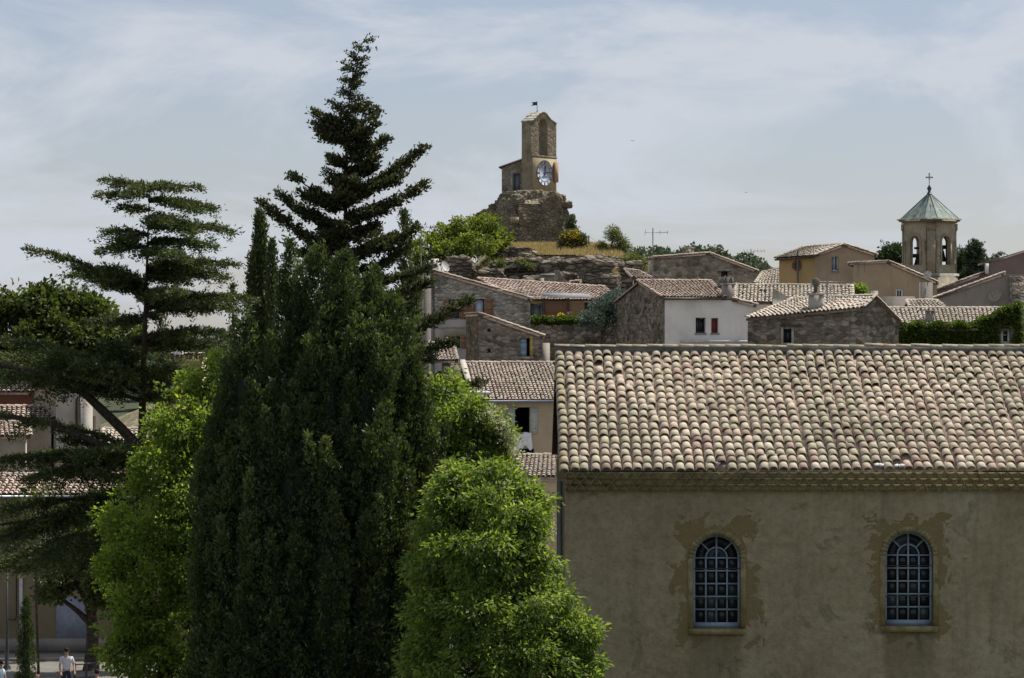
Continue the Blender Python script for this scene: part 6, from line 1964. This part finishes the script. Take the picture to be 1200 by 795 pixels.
cr_ = m.build('copper_roof', MT['copper_green'], bt)
m = MB()
for k in range(8):
    m.tube([e8[k], ap], .045, 5)
    mid = e8[k].lerp(e8[(k + 1) % 8], .5); tip = mid.lerp(ap, .55)
    L8 = (e8[k] - e8[(k + 1) % 8]).length
    if L8 > 1.2:
        for s in (.33, .67): m.tube([e8[k].lerp(e8[(k + 1) % 8], s), e8[k].lerp(e8[(k + 1) % 8], s).lerp(ap.lerp(mid, .12), .5 if s else .5), ap.lerp(mid, .12)], .022, 4)
    else:
        m.tube([mid, tip], .02, 4)
m.build('roof_rib', MT['copper_rib'], cr_)
m = MB(); m.lathe(ap + Vector((0, 0, -.1)), [(.22, 0), (.14, .15), (.10, .25), (.19, .4), (.19, .52), (.08, .68), (.05, .8)], 10); fin = m.build('finial', MT['metal_dark'], cr_)
m = MB(); b = ap + Vector((0, 0, .65)); m.tube([b, b + Vector((0, 0, 1.0))], .03, 6)
m.box(b + Vector((0, 0, .68)), (.5, .05, .06)); m.box(b + Vector((0, 0, .68)), (.06, .05, .62))
for dx, dz in ((-.25, 0), (.25, 0), (0, .31)): m.box(b + Vector((dx, 0, .68 + dz)), (.12, .05, .12))
for sg in (-1, 1):
    for sz in (-1, 1): m.tube([b + Vector((sg * .04, 0, .68 + sz * .14)), b + Vector((sg * .14, 0, .68 + sz * .04))], .018, 4)
m.build('cross', MT['metal_dark'], fin)
m = MB(); m.lathe((bc.x, bc.y, za0 + .35), [(.02, 1.0), (.22, .98), (.32, .75), (.40, .35), (.55, .05), (.55, 0)], 14); bell = m.build('bell', MT['metal_dark'], bt)
for dx_, zz_, k_ in ((.95, .30, 1.15), (-.98, .0, .7)):
    m = MB(); m.lathe((bc.x + dx_, bc.y + .1, za0 + zz_), [(r_ * k_, z_ * k_) for r_, z_ in [(.02, 1.0), (.22, .98), (.32, .75), (.40, .35), (.52, .05), (.52, 0)]], 14); m.build('bell', MT['metal_dark'], bt)
    m = MB(); m.box((bc.x + dx_, bc.y + .1, za0 + zz_ + k_ + .12), (1.0, .2, .34)); m.tube([(bc.x + dx_, bc.y + .1, za0 + zz_ - .35), (bc.x + dx_, bc.y + .1, za0 + zz_ + .3)], .05, 6); m.build('bell_yoke', MT['wood_dark'], bt)
m = MB(); m.box((bc.x, bc.y, za0 + 1.48), (2.6, .22, .22), rot + .78); m.box((bc.x, bc.y, za0 + 1.48), (.22, 2.6, .2), rot + .78)
m.box((bc.x, bc.y, za0 + .9), (.14, .14, 1.2)); m.build('bell_frame', MT['wood_dark'], bt)

# ------------------------------------------------------------ trees
def spire_tree(name, label, trunk, branches, mat, seed, fill, L, W, per, plate, cat='conifer tree', r0=.2, step=.1, droop=.15, group=None, bark='bark', lift=.0, rb=.05, gate=-.22):
    """trunk: world points foot to tip; branches: (z on trunk, tip world point, plate or None); fill: function z-> radius, count"""
    rg = np.random.default_rng(seed)
    trunk = [Vector(p) for p in trunk]
    t = thing(name, label, cat, trunk[0], group); fo = Foliage(); m = MB()
    H = trunk[-1].z - trunk[0].z
    m.tube(trunk, [max(.012, r0 * (1 - (p.z - trunk[0].z) / H)) for p in trunk], 8)
    zs = [p.z for p in trunk]
    def on(z): return Vector((np.interp(z, zs, [p.x for p in trunk]), np.interp(z, zs, [p.y for p in trunk]), z))
    for (z, tip, pl_, arc) in branches:
        a = on(z); tip = Vector(tip); ln = (tip - a).length
        mid = a.lerp(tip, .5) + Vector((rg.normal(0, .05 * ln), rg.normal(0, .1 * ln), arc * ln)); m1 = a.lerp(mid, .5) + Vector((0, 0, arc * .4 * ln)); m2 = mid.lerp(tip, .5) + Vector((0, 0, arc * .3 * ln))
        sh = ln < .8
        conifer_branch(fo, m, [a, m1, mid, m2, tip], (pl_ or plate) , step, max(3, per - 4) if sh else per, L * (.6 if sh else 1), W * (.7 if sh else 1), rg, droop, rb * min(1, ln / 2.0) + .012, gate=gate)
    rad, count, zr = fill
    for k in range(count):
        z = zr[0] + (zr[1] - zr[0]) * rg.random() ** .9; r = rad(z) * rg.uniform(.45, 1.0); a = on(z); th = rg.uniform(0, 2 * math.pi)
        tip = a + Vector((math.cos(th) * r, math.sin(th) * r, r * (lift + rg.normal(0, .12))))
        mid = a.lerp(tip, .5) + Vector((0, 0, -.06 * r)); conifer_branch(fo, m, [a, mid, tip], min(plate, r * .5), step, max(3, per - 4) if r < .5 else per, L * (.6 if r < .5 else 1), W * (.7 if r < .5 else 1), rg, droop, rb * min(1, r / 2) + .01, gate=gate)
    m.build('trunk', MT[bark], t, True)
    cr = fo.build('crown', mat, t)
    return t


# big dark cypress in the middle
YC = 70.0
def cyp(tx, ty, fx, r, dy, Y=YC, belly=.55): return (at(fx, 0, Y + dy).to_2d().to_3d() + Vector((0, 0, GZ)), at(tx, ty, Y + dy), r * Y / F, belly)


leaders = [cyp(287, 378, 283, 44, -.3, belly=.62), cyp(260, 470, 264, 36, -.5, belly=.62), cyp(339, 284, 337, 22, .5, belly=.5), cyp(374, 292, 366, 46, 0, belly=.58), cyp(405, 300, 400, 48, -.4, belly=.62), cyp(436, 318, 428, 50, .1, belly=.62), cyp(462, 350, 452, 46, -.1, belly=.66),
           cyp(316, 430, 318, 50, -.9, belly=.66), cyp(386, 360, 384, 50, -1.0, belly=.7), cyp(428, 380, 422, 50, -1.0, belly=.7), cyp(486, 430, 470, 38, -.1, belly=.66), cyp(300, 505, 294, 56, -1.3, belly=.66), cyp(345, 450, 340, 54, -1.5, belly=.66),
           cyp(385, 505, 384, 58, -1.8, belly=.66), cyp(436, 500, 432, 54, -1.6, belly=.66), cyp(264, 560, 268, 42, -1.0), cyp(474, 560, 464, 42, -1.0)]
columnar('cypress', 'huge dark many-stemmed cypress filling the middle foreground', (at(365, 0, YC).x, YC, GZ), leaders, 'leaf_cypress', .20, 10, 26, None, 101, 1.15, .05, .35, plumes=34)

# tall spire behind it
YS = 84.0
def sp(px, py, dy=0): return at(px, py, YS + dy)
tr = [Vector((sp(405, 0).x, YS, GZ)), sp(405, 420), sp(405, 300), sp(405, 200), sp(408, 130), sp(413, 90), sp(418, 66), sp(424, 52), sp(431, 40)]
BR = [(82, 402, 75), (92, 426, 76), (98, 425, 86), (108, 401, 104), (116, 421, 110), (134, 386, 118), (150, 368, 132), (156, 442, 130), (160, 371, 146), (165, 441, 146), (170, 376, 157), (186, 455, 162), (188, 384, 181),
      (205, 380, 199), (204, 439, 195), (228, 497, 172), (222, 471, 206), (240, 342, 205), (246, 354, 226), (256, 496, 217), (250, 466, 233), (268, 327, 226), (296, 306, 236), (300, 489, 266), (310, 352, 294), (320, 474, 290), (330, 505, 312), (350, 505, 330),
      (400, 551, 352), (420, 530, 400), (450, 562, 449), (480, 545, 480), (560, 588, 540), (500, 520, 440), (380, 512, 375), (430, 505, 420)]
rgs = np.random.default_rng(7)
BR += [(50, 436, 46), (56, 417, 53), (60, 433, 57), (66, 410, 63), (70, 430, 68), (78, 424, 72), (84, 403, 80), (88, 428, 86), (96, 402, 92), (102, 423, 97), (112, 398, 108), (120, 428, 116), (126, 394, 122), (128, 432, 124), (140, 384, 136), (144, 436, 138)]
branches = [(pz(b, YS), sp(x, y, rgs.normal(0, .35)), None if y > 180 else (.24 if y > 130 else .10), -.07 if y > 160 else -.03) for b, x, y in BR]
rad = lambda z: float(np.interp(z, [pz(560, YS), pz(400, YS), pz(300, YS), pz(240, YS), pz(170, YS), pz(120, YS), pz(60, YS)], [3.0, 2.3, 1.5, 1.35, .6, .25, .06]))
spire_tree('conifer', 'tall ragged dark conifer with a bent leader rising above everything', tr, branches, 'leaf_spire', 111, (rad, 66, (pz(560, YS), pz(70, YS))), .145, .068, 10, .28, r0=.24, step=.08, lift=.30, droop=.4, gate=-.35)

# spreading cedar on the left
YD = 100.0
def cd(px, py, dy=0): return at(px, py, YD + dy)
tr = [Vector((cd(160, 0).x, YD, GZ)), cd(164, 640), cd(167, 470), cd(171, 350), cd(174, 260), cd(175, 224), cd(165, 209)]
BR = [(222, 123, 211, .7, 0), (222, 237, 221, .7, 0), (230, 113, 229, .6, .3), (236, 254, 246, .8, -.3), (246, 137, 244, .45, .2), (254, 212, 258, .4, .4), (268, 274, 271, .9, .5), (276, 122, 272, .8, -.5), (290, 116, 294, .9, .4),
      (286, 252, 290, .9, -.7), (316, 277, 311, 1.0, -.2), (320, 268, 326, .8, .6), (345, 32, 292, 1.0, -.3), (346, 75, 323, .8, .6), (340, 120, 312, .8, -.9), (360, 300, 352, 1.1, -.5), (362, 286, 366, 1.1, .8), (376, 92, 380, .8, .5),
      (398, 272, 395, 1.0, -.9), (404, 250, 408, .9, .8), (352, 212, 344, .9, -1.4), (300, 210, 300, .9, -1.4), (262, 196, 262, .6, -1.0)]
branches = [(pz(b, YD), cd(x, y, d * 2.5), w * .85, .05 if abs(x - 170) < 90 else .07) for b, x, y, w, d in BR]
rgs = np.random.default_rng(17)
for b, x, y, w, d in BR:          # shorter boughs of the same tier, turned towards and away from the street
    for q in (.66,):
        x2 = 172 + (x - 172) * q * rgs.uniform(.75, 1.1); y2 = b + (y - b) * q + rgs.normal(2, 3)
        branches.append((pz(b + rgs.normal(0, 3), YD), cd(x2, y2, rgs.choice((-1, 1)) * rgs.uniform(.8, 2.2)), w * .7, .05))
LOW = [(450, 128, 400, 1.0, -1.2), (455, 0, 398, 1.3, -.8), (462, -30, 415, 1.3, .5), (470, -30, 440, 1.2, -1.0), (455, 60, 412, 1.2, -1.6), (450, 200, 430, .9, -1.2), (455, 225, 440, .8, .7), (448, 90, 425, 1.1, -2.0), (445, 30, 425, 1.2, 1.4),
       (530, -30, 484, 1.0, .4), (545, -30, 545, 1.3, -.8), (550, 30, 562, 1.2, -1.6), (540, 90, 534, 1.0, -2.0), (560, 200, 545, .8, .5), (535, 140, 528, .9, -2.0), (548, 40, 532, 1.1, 1.0), (590, -30, 604, 1.2, .3), (605, -30, 645, 1.2, -.8), (610, 40, 660, 1.2, -1.4), (600, 90, 612, 1.0, 1.5),
       (640, 20, 670, 1.1, .5), (620, -20, 672, 1.3, .9), (640, 90, 672, 1.0, -.6), (590, 10, 622, 1.2, -.4), (575, 60, 600, 1.0, .9), (470, 240, 462, .7, -.8)]
branches += [(pz(b, YD), cd(x, y, d * 1.6), w, .06) for b, x, y, w, d in LOW]
rad = lambda z: float(np.interp(z, [pz(640, YD), pz(450, YD), pz(350, YD), pz(270, YD), pz(215, YD)], [3.5, 3.2, 2.4, 1.8, .6]))
ced = spire_tree('cedar', 'wide dark cedar with flat tiered boughs on the left', tr, branches, 'leaf_cedar', 121, (rad, 22, (pz(640, YD), pz(300, YD))),   .15, .05, 9, .66, 'cedar tree', .30, .14, .42, None, 'bark', 0, .075, -.36)
# heavy low limb and fork
m = MB(); m.tube([cd(166, 528), cd(140, 500, -.4), cd(100, 462, -.8), cd(60, 440, -1.0), cd(0, 428, -1.2), cd(-40, 424, -1.2)], [.20, .18, .15, .11, .07, .03], 8)
m.tube([cd(168, 505), cd(190, 486, .3), cd(212, 462, .5), cd(236, 440, .7)], [.15, .11, .08, .03], 7)
m.tube([cd(160, 545), cd(115, 520, -.5), cd(60, 497, -.7), cd(-20, 484, -.7)], [.16, .13, .09, .03], 7)
m.tube([cd(163, 600), cd(110, 602, .2), cd(50, 608, .4), cd(-20, 618, .5)], [.12, .10, .07, .03], 7)
m.build('limb', MT['bark'], ced, True)

# bright lime tree, left of the cypress
YL = 80.0
G = lambda px, Y: (at(px, 0, Y).x, Y, GZ)
broadleaf('lime_tree', 'bright yellow green leafy tree between the cedar and the cypress', G(190, YL), at(195, 700, YL),
          [L_(240, 455, YL + 1, 30, 30), L_(208, 500, YL, 34, 32), L_(240, 512, YL, 34, 36), L_(184, 552, YL - .4, 34, 30), L_(224, 580, YL - .6, 42, 36), L_(150, 612, YL, 32, 28), L_(190, 635, YL - 1, 42, 36), L_(232, 662, YL - .8, 38, 44),
           L_(140, 672, YL, 28, 30), L_(170, 712, YL - 1, 40, 38), L_(222, 742, YL - 1, 44, 44), L_(150, 765, YL - .6, 32, 28), L_(200, 795, YL - .6, 44, 30), L_(262, 430, YL + 1.5, 18, 22)],
          .125, .075, 1900, 25, 'leaf_lime', 'bark', .27, .26, seed=131, droop=.3)
# right leafy trees
YU, YV = 74.0, 57.5
tR = broadleaf('leafy_tree', 'leafy tree with pale sunlit leaves on top, behind the nearer green tree', G(565, YU), at(568, 620, YU),
          [L_(520, 458, YU + 1, 24, 22), L_(548, 486, YU, 24, 22), L_(574, 502, YU, 20, 22), L_(592, 516, YU, 14, 18), L_(520, 512, YU, 34, 28), L_(562, 540, YU, 34, 26), L_(594, 548, YU, 14, 14), L_(602, 562, YU, 14, 14), L_(616, 582, YU, 15, 15), L_(604, 594, YU, 20, 22), L_(620, 628, YU, 14, 22), L_(515, 575, YU, 36, 40), L_(565, 600, YU + .5, 36, 38), L_(595, 660, YU, 32, 36)],
          .12, .06, 1400, 26, 'leaf_fresh', 'bark', .26, .2, seed=141, droop=.35)
rg = np.random.default_rng(143); fo = Foliage()  # bright leaf clumps: sunlight on the foliage put into a paler colour
for (px, py, n) in ((574, 482, 26), (588, 496, 30), (598, 512, 26), (568, 488, 14), (622, 572, 24), (632, 586, 26), (638, 600, 30), (641, 616, 24), (628, 596, 20), (588, 508, 20), (600, 524, 16)):
    P = np.array(at(px, py, YU - .4)) + rg.normal(0, .11, (n, 3)) * np.array([1, 1.5, 1])
    clump_leaves(fo, P, .10, 7, .06, .045, rg, 0)
fo.build('sunlit_leaves', 'leaf_sunlit', tR)
broadleaf('ash_tree', 'bright green tree with drooping leaves against the corner of the hall', G(585, YV), at(585, 690, YV),
          [L_(530, 556, YV + .9, 20, 15), L_(568, 552, YV + .7, 22, 14), L_(600, 560, YV + .7, 14, 12), L_(618, 584, YV + .4, 15, 15), L_(516, 588, YV + .5, 22, 20), L_(545, 570, YV + .6, 26, 18), L_(594, 574, YV + .3, 22, 18), L_(624, 600, YV + .2, 18, 22), L_(530, 606, YV + .5, 34, 26), L_(572, 592, YV, 34, 26), L_(606, 618, YV - .2, 30, 28), L_(520, 655, YV, 36, 32), L_(566, 650, YV - .5, 46, 34), L_(612, 664, YV - .2, 34, 30), L_(512, 715, YV, 34, 34), L_(566, 720, YV - .8, 50, 38), L_(630, 712, YV - .6, 42, 30), L_(668, 742, YV - .8, 32, 28),
           L_(622, 770, YV - 1.2, 48, 34), L_(508, 775, YV - .6, 36, 32), L_(676, 792, YV - 1, 30, 28), L_(560, 795, YV - 1.2, 50, 34)],
          .12, .045, 2300, 30, 'leaf_fresh', 'bark_grey', .22, .24, seed=151, droop=.75)
# trees far left
YA = 140.0
broadleaf('oak_tree', 'mid green broad tree behind the top of the cedar at left', G(60, YA), at(60, 470, YA),
          [L_(-15, 372, YA, 30, 26), L_(22, 368, YA, 26, 24), L_(52, 362, YA, 28, 26), L_(86, 366, YA, 24, 24), L_(110, 378, YA, 22, 24), L_(10, 402, YA, 36, 24), L_(60, 398, YA - 1, 40, 26), L_(110, 405, YA - 1, 32, 26), L_(140, 400, YA, 22, 22)],
          .26, .19, 1300, 20, 'leaf_shade', 'bark', .5, .3, seed=161, droop=.2)
YP = 113.0
broadleaf('plane_tree', 'shaded tree with a thick dark trunk in front of the cream house', G(107, YP), at(106, 712, YP),
          [L_(75, 660, YP, 26, 22), L_(100, 640, YP, 28, 24), L_(128, 665, YP, 26, 28), L_(150, 690, YP, 24, 26), L_(60, 690, YP - .5, 18, 12), L_(165, 655, YP, 26, 34), L_(118, 700, YP - .6, 14, 12)],
          .19, .14, 620, 20, 'leaf_shade', 'bark', .4, .27, seed=171, droop=.3)
YQ = 111.0
broadleaf('young_tree', 'thin open tree with sparse leaves left of the cream house downpipe', G(45, YQ), at(45, 640, YQ),
          [L_(15, 595, YQ, 24, 28), L_(50, 600, YQ, 26, 34), L_(85, 615, YQ, 22, 28), L_(20, 645, YQ, 26, 22), L_(60, 650, YQ, 26, 20), L_(-12, 615, YQ, 22, 34)],
          .14, .10, 260, 14, 'leaf_shade', 'bark', .36, .05, seed=181, droop=.3, gap=-.1)
# slim cypresses
def cyp2(tx, ty, fx, r, Y, belly=.4): return (Vector((at(fx, 0, Y).x, Y, GZ)), at(tx, ty, Y), r * Y / F, belly)


columnar('cypress', 'slim dark cypress with a smaller twin tip standing behind the big one', G(304, 145), [cyp2(305, 250, 303, 16, 145), cyp2(319, 284, 318, 8, 144.4), cyp2(296, 300, 296, 10, 144.6)], 'leaf_cypress', .30, 10, 42, None, 191, 1.5, .08, .2)
columnar('cypress', 'tiny distant cypress tip right of the cedar', G(273, 210), [cyp2(273, 335, 273, 5, 210)], 'leaf_cypress', .4, 8, 12, None, 192, 1.3, .12, .15)
columnar('cypress', 'bushy cypress top between the tall conifer and the green hill trees', G(474, 110), [cyp2(474, 250, 474, 13, 110, .5), cyp2(486, 318, 486, 14, 110, .5)], 'leaf_cypress', .26, 9, 26, None, 193, 1.3, .07, .2)
YY = 104.0
columnar('cypress', 'young narrow cypress on the plaza at bottom left', (at(30, 0, YY).x, YY, GZ), [cyp2(31, 703, 30, 10.5, YY, .3)], 'leaf_cypress', .17, 9, 90, None, 194, 1.5, .04, .06)
columnar('cypress', 'dark cypress beside the lower bough of the cedar, right of its trunk', G(190, 120), [cyp2(190, 350, 190, 11, 120, .4)], 'leaf_cypress', .3, 9, 18, None, 195, 1.3, .08, .2)
# trees round the bell tower
YO = 290.0
broadleaf('pine_tree', 'rounded dark pine left of the bell tower', (at(1044, 0, YO).x, YO, 0), at(1044, 312, YO), [L_(1040, 301, YO, 12, 10), L_(1050, 297, YO, 9, 8), L_(1034, 306, YO, 9, 8), L_(1054, 306, YO, 8, 9)], .4, .2, 420, 14, 'leaf_pine', 'bark', .5, .2, seed=201, droop=0)
YO = 275.0
tr = [Vector((at(1142, 0, YO).x, YO, -2)), at(1142, 330, YO), at(1142, 300, YO), at(1143, 279, YO)]
rad = lambda z: float(np.interp(z, [pz(340, YO), pz(310, YO), pz(290, YO), pz(279, YO)], [1.6, 1.3, .8, .15]))
spire_tree('conifer', 'small dark fir right of the bell tower', tr, [(pz(302, YO), at(1132, 301, YO), .5, 0), (pz(296, YO), at(1152, 297, YO), .5, 0)], 'leaf_pine', 211, (rad, 90, (pz(335, YO), pz(282, YO))), .3, .12, 6, .5, r0=.15, step=.2, lift=.0)
broadleaf('pine_tree', 'dense dark pine close to the right side of the bell tower', (at(1126, 0, YO + 6).x, YO + 6, 0), at(1126, 325, YO + 6), [L_(1128, 306, YO + 6, 10, 12), L_(1124, 318, YO + 6, 8, 12), L_(1150, 314, YO + 6, 10, 14), L_(1138, 320, YO + 6, 14, 14)], .4, .2, 420, 14, 'leaf_pine', 'bark', .5, .2, seed=212, droop=0)
tr = [Vector((at(1160, 0, YO).x, YO, -2)), at(1158, 325, YO), at(1160, 305, YO), at(1176, 296, YO)]
spire_tree('cedar', 'leaning feathery cedar bough beyond the white chimney on the right', tr, [(pz(306, YO), at(1174, 297, YO), .5, .03), (pz(304, YO), at(1166, 298, YO), .4, 0), (pz(312, YO), at(1172, 304, YO), .5, 0)], 'leaf_pine', 213, (lambda z: .6, 10, (pz(320, YO), pz(304, YO))), .28, .11, 6, .5, 'cedar tree', r0=.12, step=.2)

# ------------------------------------------------------------ people and street things on the plaza
for nm, c in (('skin', (.42, .26, .19)), ('hair_dark', (.02, .016, .013)), ('shirt_white', (.55, .57, .62)), ('shirt_blue', (.50, .60, .72)), ('shirt_tan', (.50, .25, .13)), ('trousers_navy', (.03, .035, .07)), ('trousers_black', (.022, .022, .025))):
    m_plain(nm, c, .85, .15, .06, 12)


def skin_mesh(name, verts, edges, radii, mat, parent, sub=1):
    me = bpy.data.meshes.new(name); b = WL[parent.name]
    me.from_pydata([tuple(Vector(v) - b) for v in verts], edges, [])
    o = bpy.data.objects.new(name, me); C.objects.link(o)
    o.modifiers.new('skin', 'SKIN'); s = o.modifiers.new('sub', 'SUBSURF'); s.levels = sub; s.render_levels = sub
    for k, r in enumerate(radii):
        r = r if hasattr(r, '__len__') else (r, r); me.skin_vertices[0].data[k].radius = r
        me.skin_vertices[0].data[k].use_root = (k == 0)
    bpy.context.view_layer.update()
    me2 = bpy.data.meshes.new_from_object(o.evaluated_get(bpy.context.evaluated_depsgraph_get()))
    me2.name = name; me2.materials.clear(); me2.materials.append(MT[mat])
    me2.polygons.foreach_set('use_smooth', np.ones(len(me2.polygons), bool))
    bpy.data.objects.remove(o); bpy.data.meshes.remove(me)
    return link(name, me2, parent)


def person(label, foot, yaw, shirt, trousers, seated=False, hair=True, h=1.72, arms=((.10, .02), (.06, .02))):
    foot = Vector(foot); s = h / 1.75
    t = thing('person', label, 'person', foot)
    cz, sz = math.cos(yaw), math.sin(yaw)
    def P(x, y, z): return foot + Vector((x * cz - y * sz, x * sz + y * cz, z)) * s      # faces -y at yaw 0
    hip = .50 if seated else .93
    if seated: legs = [((.1, 0, hip), (.12, -.42, hip + .03), (.12, -.44, .08), (.12, -.58, .03)), ((-.1, 0, hip), (-.13, -.42, hip + .03), (-.14, -.42, .08), (-.14, -.56, .03))]
    else: legs = [((.1, 0, hip), (.12, -.05, .50), (.13, .03, .09), (.14, -.12, .03)), ((-.1, 0, hip), (-.11, .02, .50), (-.12, .06, .09), (-.13, -.09, .03))]
    sh = hip + .50
    el = [(.26, -.02 - arms[0][1], sh - .28), (-.26, -.02 - arms[1][1], sh - .28)]
    wr = [(.24, -.16 - arms[0][0], sh - .50), (-.25, -.12 - arms[1][0], sh - .52)]
    V = [P(0, 0, hip), P(0, .01, hip + .22), P(0, 0, sh - .04), P(0, -.01, sh + .07), P(0, -.03, sh + .13), P(0, -.045, sh + .24)]
    E = [(0, 1), (1, 2), (2, 3), (3, 4), (4, 5)]
    Rr = [(.15, .11), (.13, .095), (.15, .09), .055, .058, .085]
    Rr[5] = (.078, .09)
    for i, sg in ((0, 1), (1, -1)):
        k = len(V); V += [P(sg * .18, 0, sh - .02), P(*el[i]), P(*wr[i]), P(wr[i][0] * .98, wr[i][1] - .07, wr[i][2] - .05)]
        E += [(2, k), (k, k + 1), (k + 1, k + 2), (k + 2, k + 3)]; Rr += [.055, .043, .03, (.022, .036)]
        for f in range(5):       # fingers
            kk = len(V); off = (f - 2) * .016
            V += [P(wr[i][0] * .98 + off, wr[i][1] - .11, wr[i][2] - .07 + (.03 if f in (0,) and sg > 0 else 0)), P(wr[i][0] * .98 + off * 1.1, wr[i][1] - .12, wr[i][2] - .115 + .01 * abs(f - 2))]
            E += [(k + 3, kk), (kk, kk + 1)]; Rr += [.009, .007]
    for L in legs:
        k = len(V); V += [P(*p) for p in L]; E += [(0, k), (k, k + 1), (k + 1, k + 2), (k + 2, k + 3)]; Rr += [.085, .06, .042, .04]
    for k in range(len(Rr)):
        Rr[k] = tuple(q * s for q in Rr[k]) if hasattr(Rr[k], '__len__') else Rr[k] * s
    skin_mesh('body', V, E, Rr, 'skin', t)
    V = [P(0, 0, hip - .02), P(0, .01, hip + .22), P(0, 0, sh - .03), P(0, 0, sh + .035)]; E = [(0, 1), (1, 2), (2, 3)]; Rr = [(.17, .13), (.155, .115), (.172, .11), (.085, .075)]
    for i, sg in ((0, 1), (1, -1)):
        k = len(V); V += [P(sg * .19, 0, sh - .02), P(*[a * .8 + b * .2 for a, b in zip(el[i], (sg * .19, 0, sh - .02))])]; E += [(2, k), (k, k + 1)]; Rr += [.075, .068]
    skin_mesh('shirt', V, E, [tuple(q * s for q in r) if hasattr(r, '__len__') else r * s for r in Rr], shirt, t)
    V = [P(0, 0, hip + .06), P(0, 0, hip - .02)]; E = [(0, 1)]; Rr = [(.165, .125), (.17, .13)]
    for L in legs:
        k = len(V); V += [P(*p) for p in L[:3]]; E += [(1, k), (k, k + 1), (k + 1, k + 2)]; Rr += [.105, .082, .066]
    skin_mesh('trousers', V, E, [tuple(q * s for q in r) if hasattr(r, '__len__') else r * s for r in Rr], trousers, t)
    hc = P(0, -.045, sh + .235)
    # face: nose, ears, eyes
    m = MB(); m.slab([hc + (P(-.012, -.10, -.03) - foot), hc + (P(.012, -.10, -.03) - foot), hc + (P(0, -.118, -.03) - foot), hc + (P(0, -.092, .012) - foot)], (0, 0, .004)); m.build('nose', MT['skin'], t)
    for sg in (-1, 1):
        m = MB(); c = hc + (P(sg * .083, .0, -.01) - foot); m.box(c, (.016, .03, .055), yaw); m.build('ear', MT['skin'], t)
        m = MB(); c = hc + (P(sg * .03, -.088, .012) - foot); m.box(c, (.02, .012, .01), yaw); m.build('eye', MT['hair_dark'], t)
    m = MB(); c = hc + (P(0, -.092, -.05) - foot); m.box(c, (.04, .01, .01), yaw); m.build('mouth', MT['terracotta'], t)
    if hair:
        V_, T_ = blob_rock(hc + Vector((0, 0, .045)) + (P(0, .018, 0) - foot), (.092, .10, .082), 3, .12, 3, .1)
        part('hair', V_, [], MT['hair_dark'], t, tris=T_, smooth=True)
    return t


def gp(px, Y): return Vector((at(px, 0, Y).x, Y, GZ + .004))
person('person in a white T-shirt and dark trousers standing on the plaza', gp(78, 104.5), .35, 'shirt_white', 'trousers_navy', h=1.74)
person('person in a pale shirt and black trousers at the left edge', gp(0, 100.5), 1.2, 'shirt_blue', 'trousers_black', h=1.74)
p1, p2 = gp(43, 101.0), gp(114, 101.5)
person('seated person with a tan top by the young cypress', p1, 2.4, 'shirt_tan', 'trousers_black', True, False)
person('seated person in a pale blue shirt near the railing', p2, -2.7, 'shirt_blue', 'trousers_navy', True)
for k, (p, yaw, lab) in enumerate(((p1, 2.4, 'cafe chair under the person with the tan top'), (p2, -2.7, 'cafe chair under the person in pale blue'), (gp(53, 101.3), .4, 'empty dark cafe chair right of the young cypress'))):
    t = thing('cafe_chair', lab, 'chair', p, 'cafe chairs on the plaza')
    cz_, sz_ = math.cos(yaw), math.sin(yaw)
    def Q(x, y, z, p=p, cz_=cz_, sz_=sz_): return p + Vector((x * cz_ - y * sz_, x * sz_ + y * cz_, z))
    m = MB(); m.box(Q(0, -.05, .41), (.44, .44, .04), yaw); m.build('seat', MT['metal_dark'], t)
    m = MB(); m.box(Q(0, .20, .72), (.44, .035, .34), yaw); m.build('backrest', MT['metal_dark'], t)
    for x in (-.19, .19):
        for y in (-.24, .2):
            m = MB(); m.tube([Q(x, y, 0), Q(x, y, .40 if y < 0 else .86)], .016, 5); m.build('leg', MT['metal_dark'], t)
t = thing('railing', 'low dark metal railing in front of the plane tree trunk', 'railing', gp(101, 106))
a, b = gp(87.5, 106), gp(114.5, 106.5)
for s in (0, .5, 1):
    m = MB(); q = a.lerp(b, s); m.tube([q, q + Vector((0, 0, 1.05))], .05, 8); m.build('post', MT['metal_dark'], t)
m = MB()
for z in (.5, 1.0): m.tube([a + Vector((0, 0, z)), b + Vector((0, 0, z))], .035, 6)
m.build('rail', MT['metal_dark'], t)
t = thing('street_lamp', 'slim dark lamp post at the left edge of the plaza', 'street lamp', gp(8, 113))
q = gp(8, 113)
m = MB(); m.lathe(q, [(.16, 0), (.16, .12), (.09, .2), (.08, .9), (.055, 1.0), (.045, 4.4)], 10); m.build('post', MT['metal_dark'], t)
m = MB(); m.lathe(q + Vector((0, 0, 4.4)), [(.08, 0), (.2, .12), (.24, .5), (.05, .62), (.02, .75)], 8); m.build('lantern', MT['metal_dark'], t)
for lab, px, py, Y, sc in (('tiny bird high in the sky right of the clock tower', 741.5, 165.5, 140, .5), ('tiny bird in the sky above the skyline stone house', 874.5, 226, 150, .45)):
    c = at(px, py, Y); t = thing('bird', lab, 'bird', c, 'birds in the sky')
    m = MB()
    V_, T_ = blob_rock(c, (.03 * sc, .09 * sc, .025 * sc), 5, .05, 2, 0); part('body', V_, [], MT['hair_dark'], t, tris=T_, smooth=True)
    for sg in (-1, 1):
        m = MB(); m.slab([c + Vector((0, -.04, .01)) * sc, c + Vector((sg * .10, -.03, .05)) * sc, c + Vector((sg * .20, .05, .02)) * sc, c + Vector((sg * .08, .03, .03)) * sc, c + Vector((0, .04, .01)) * sc], (0, 0, .008)); m.build('wing', MT['hair_dark'], t)
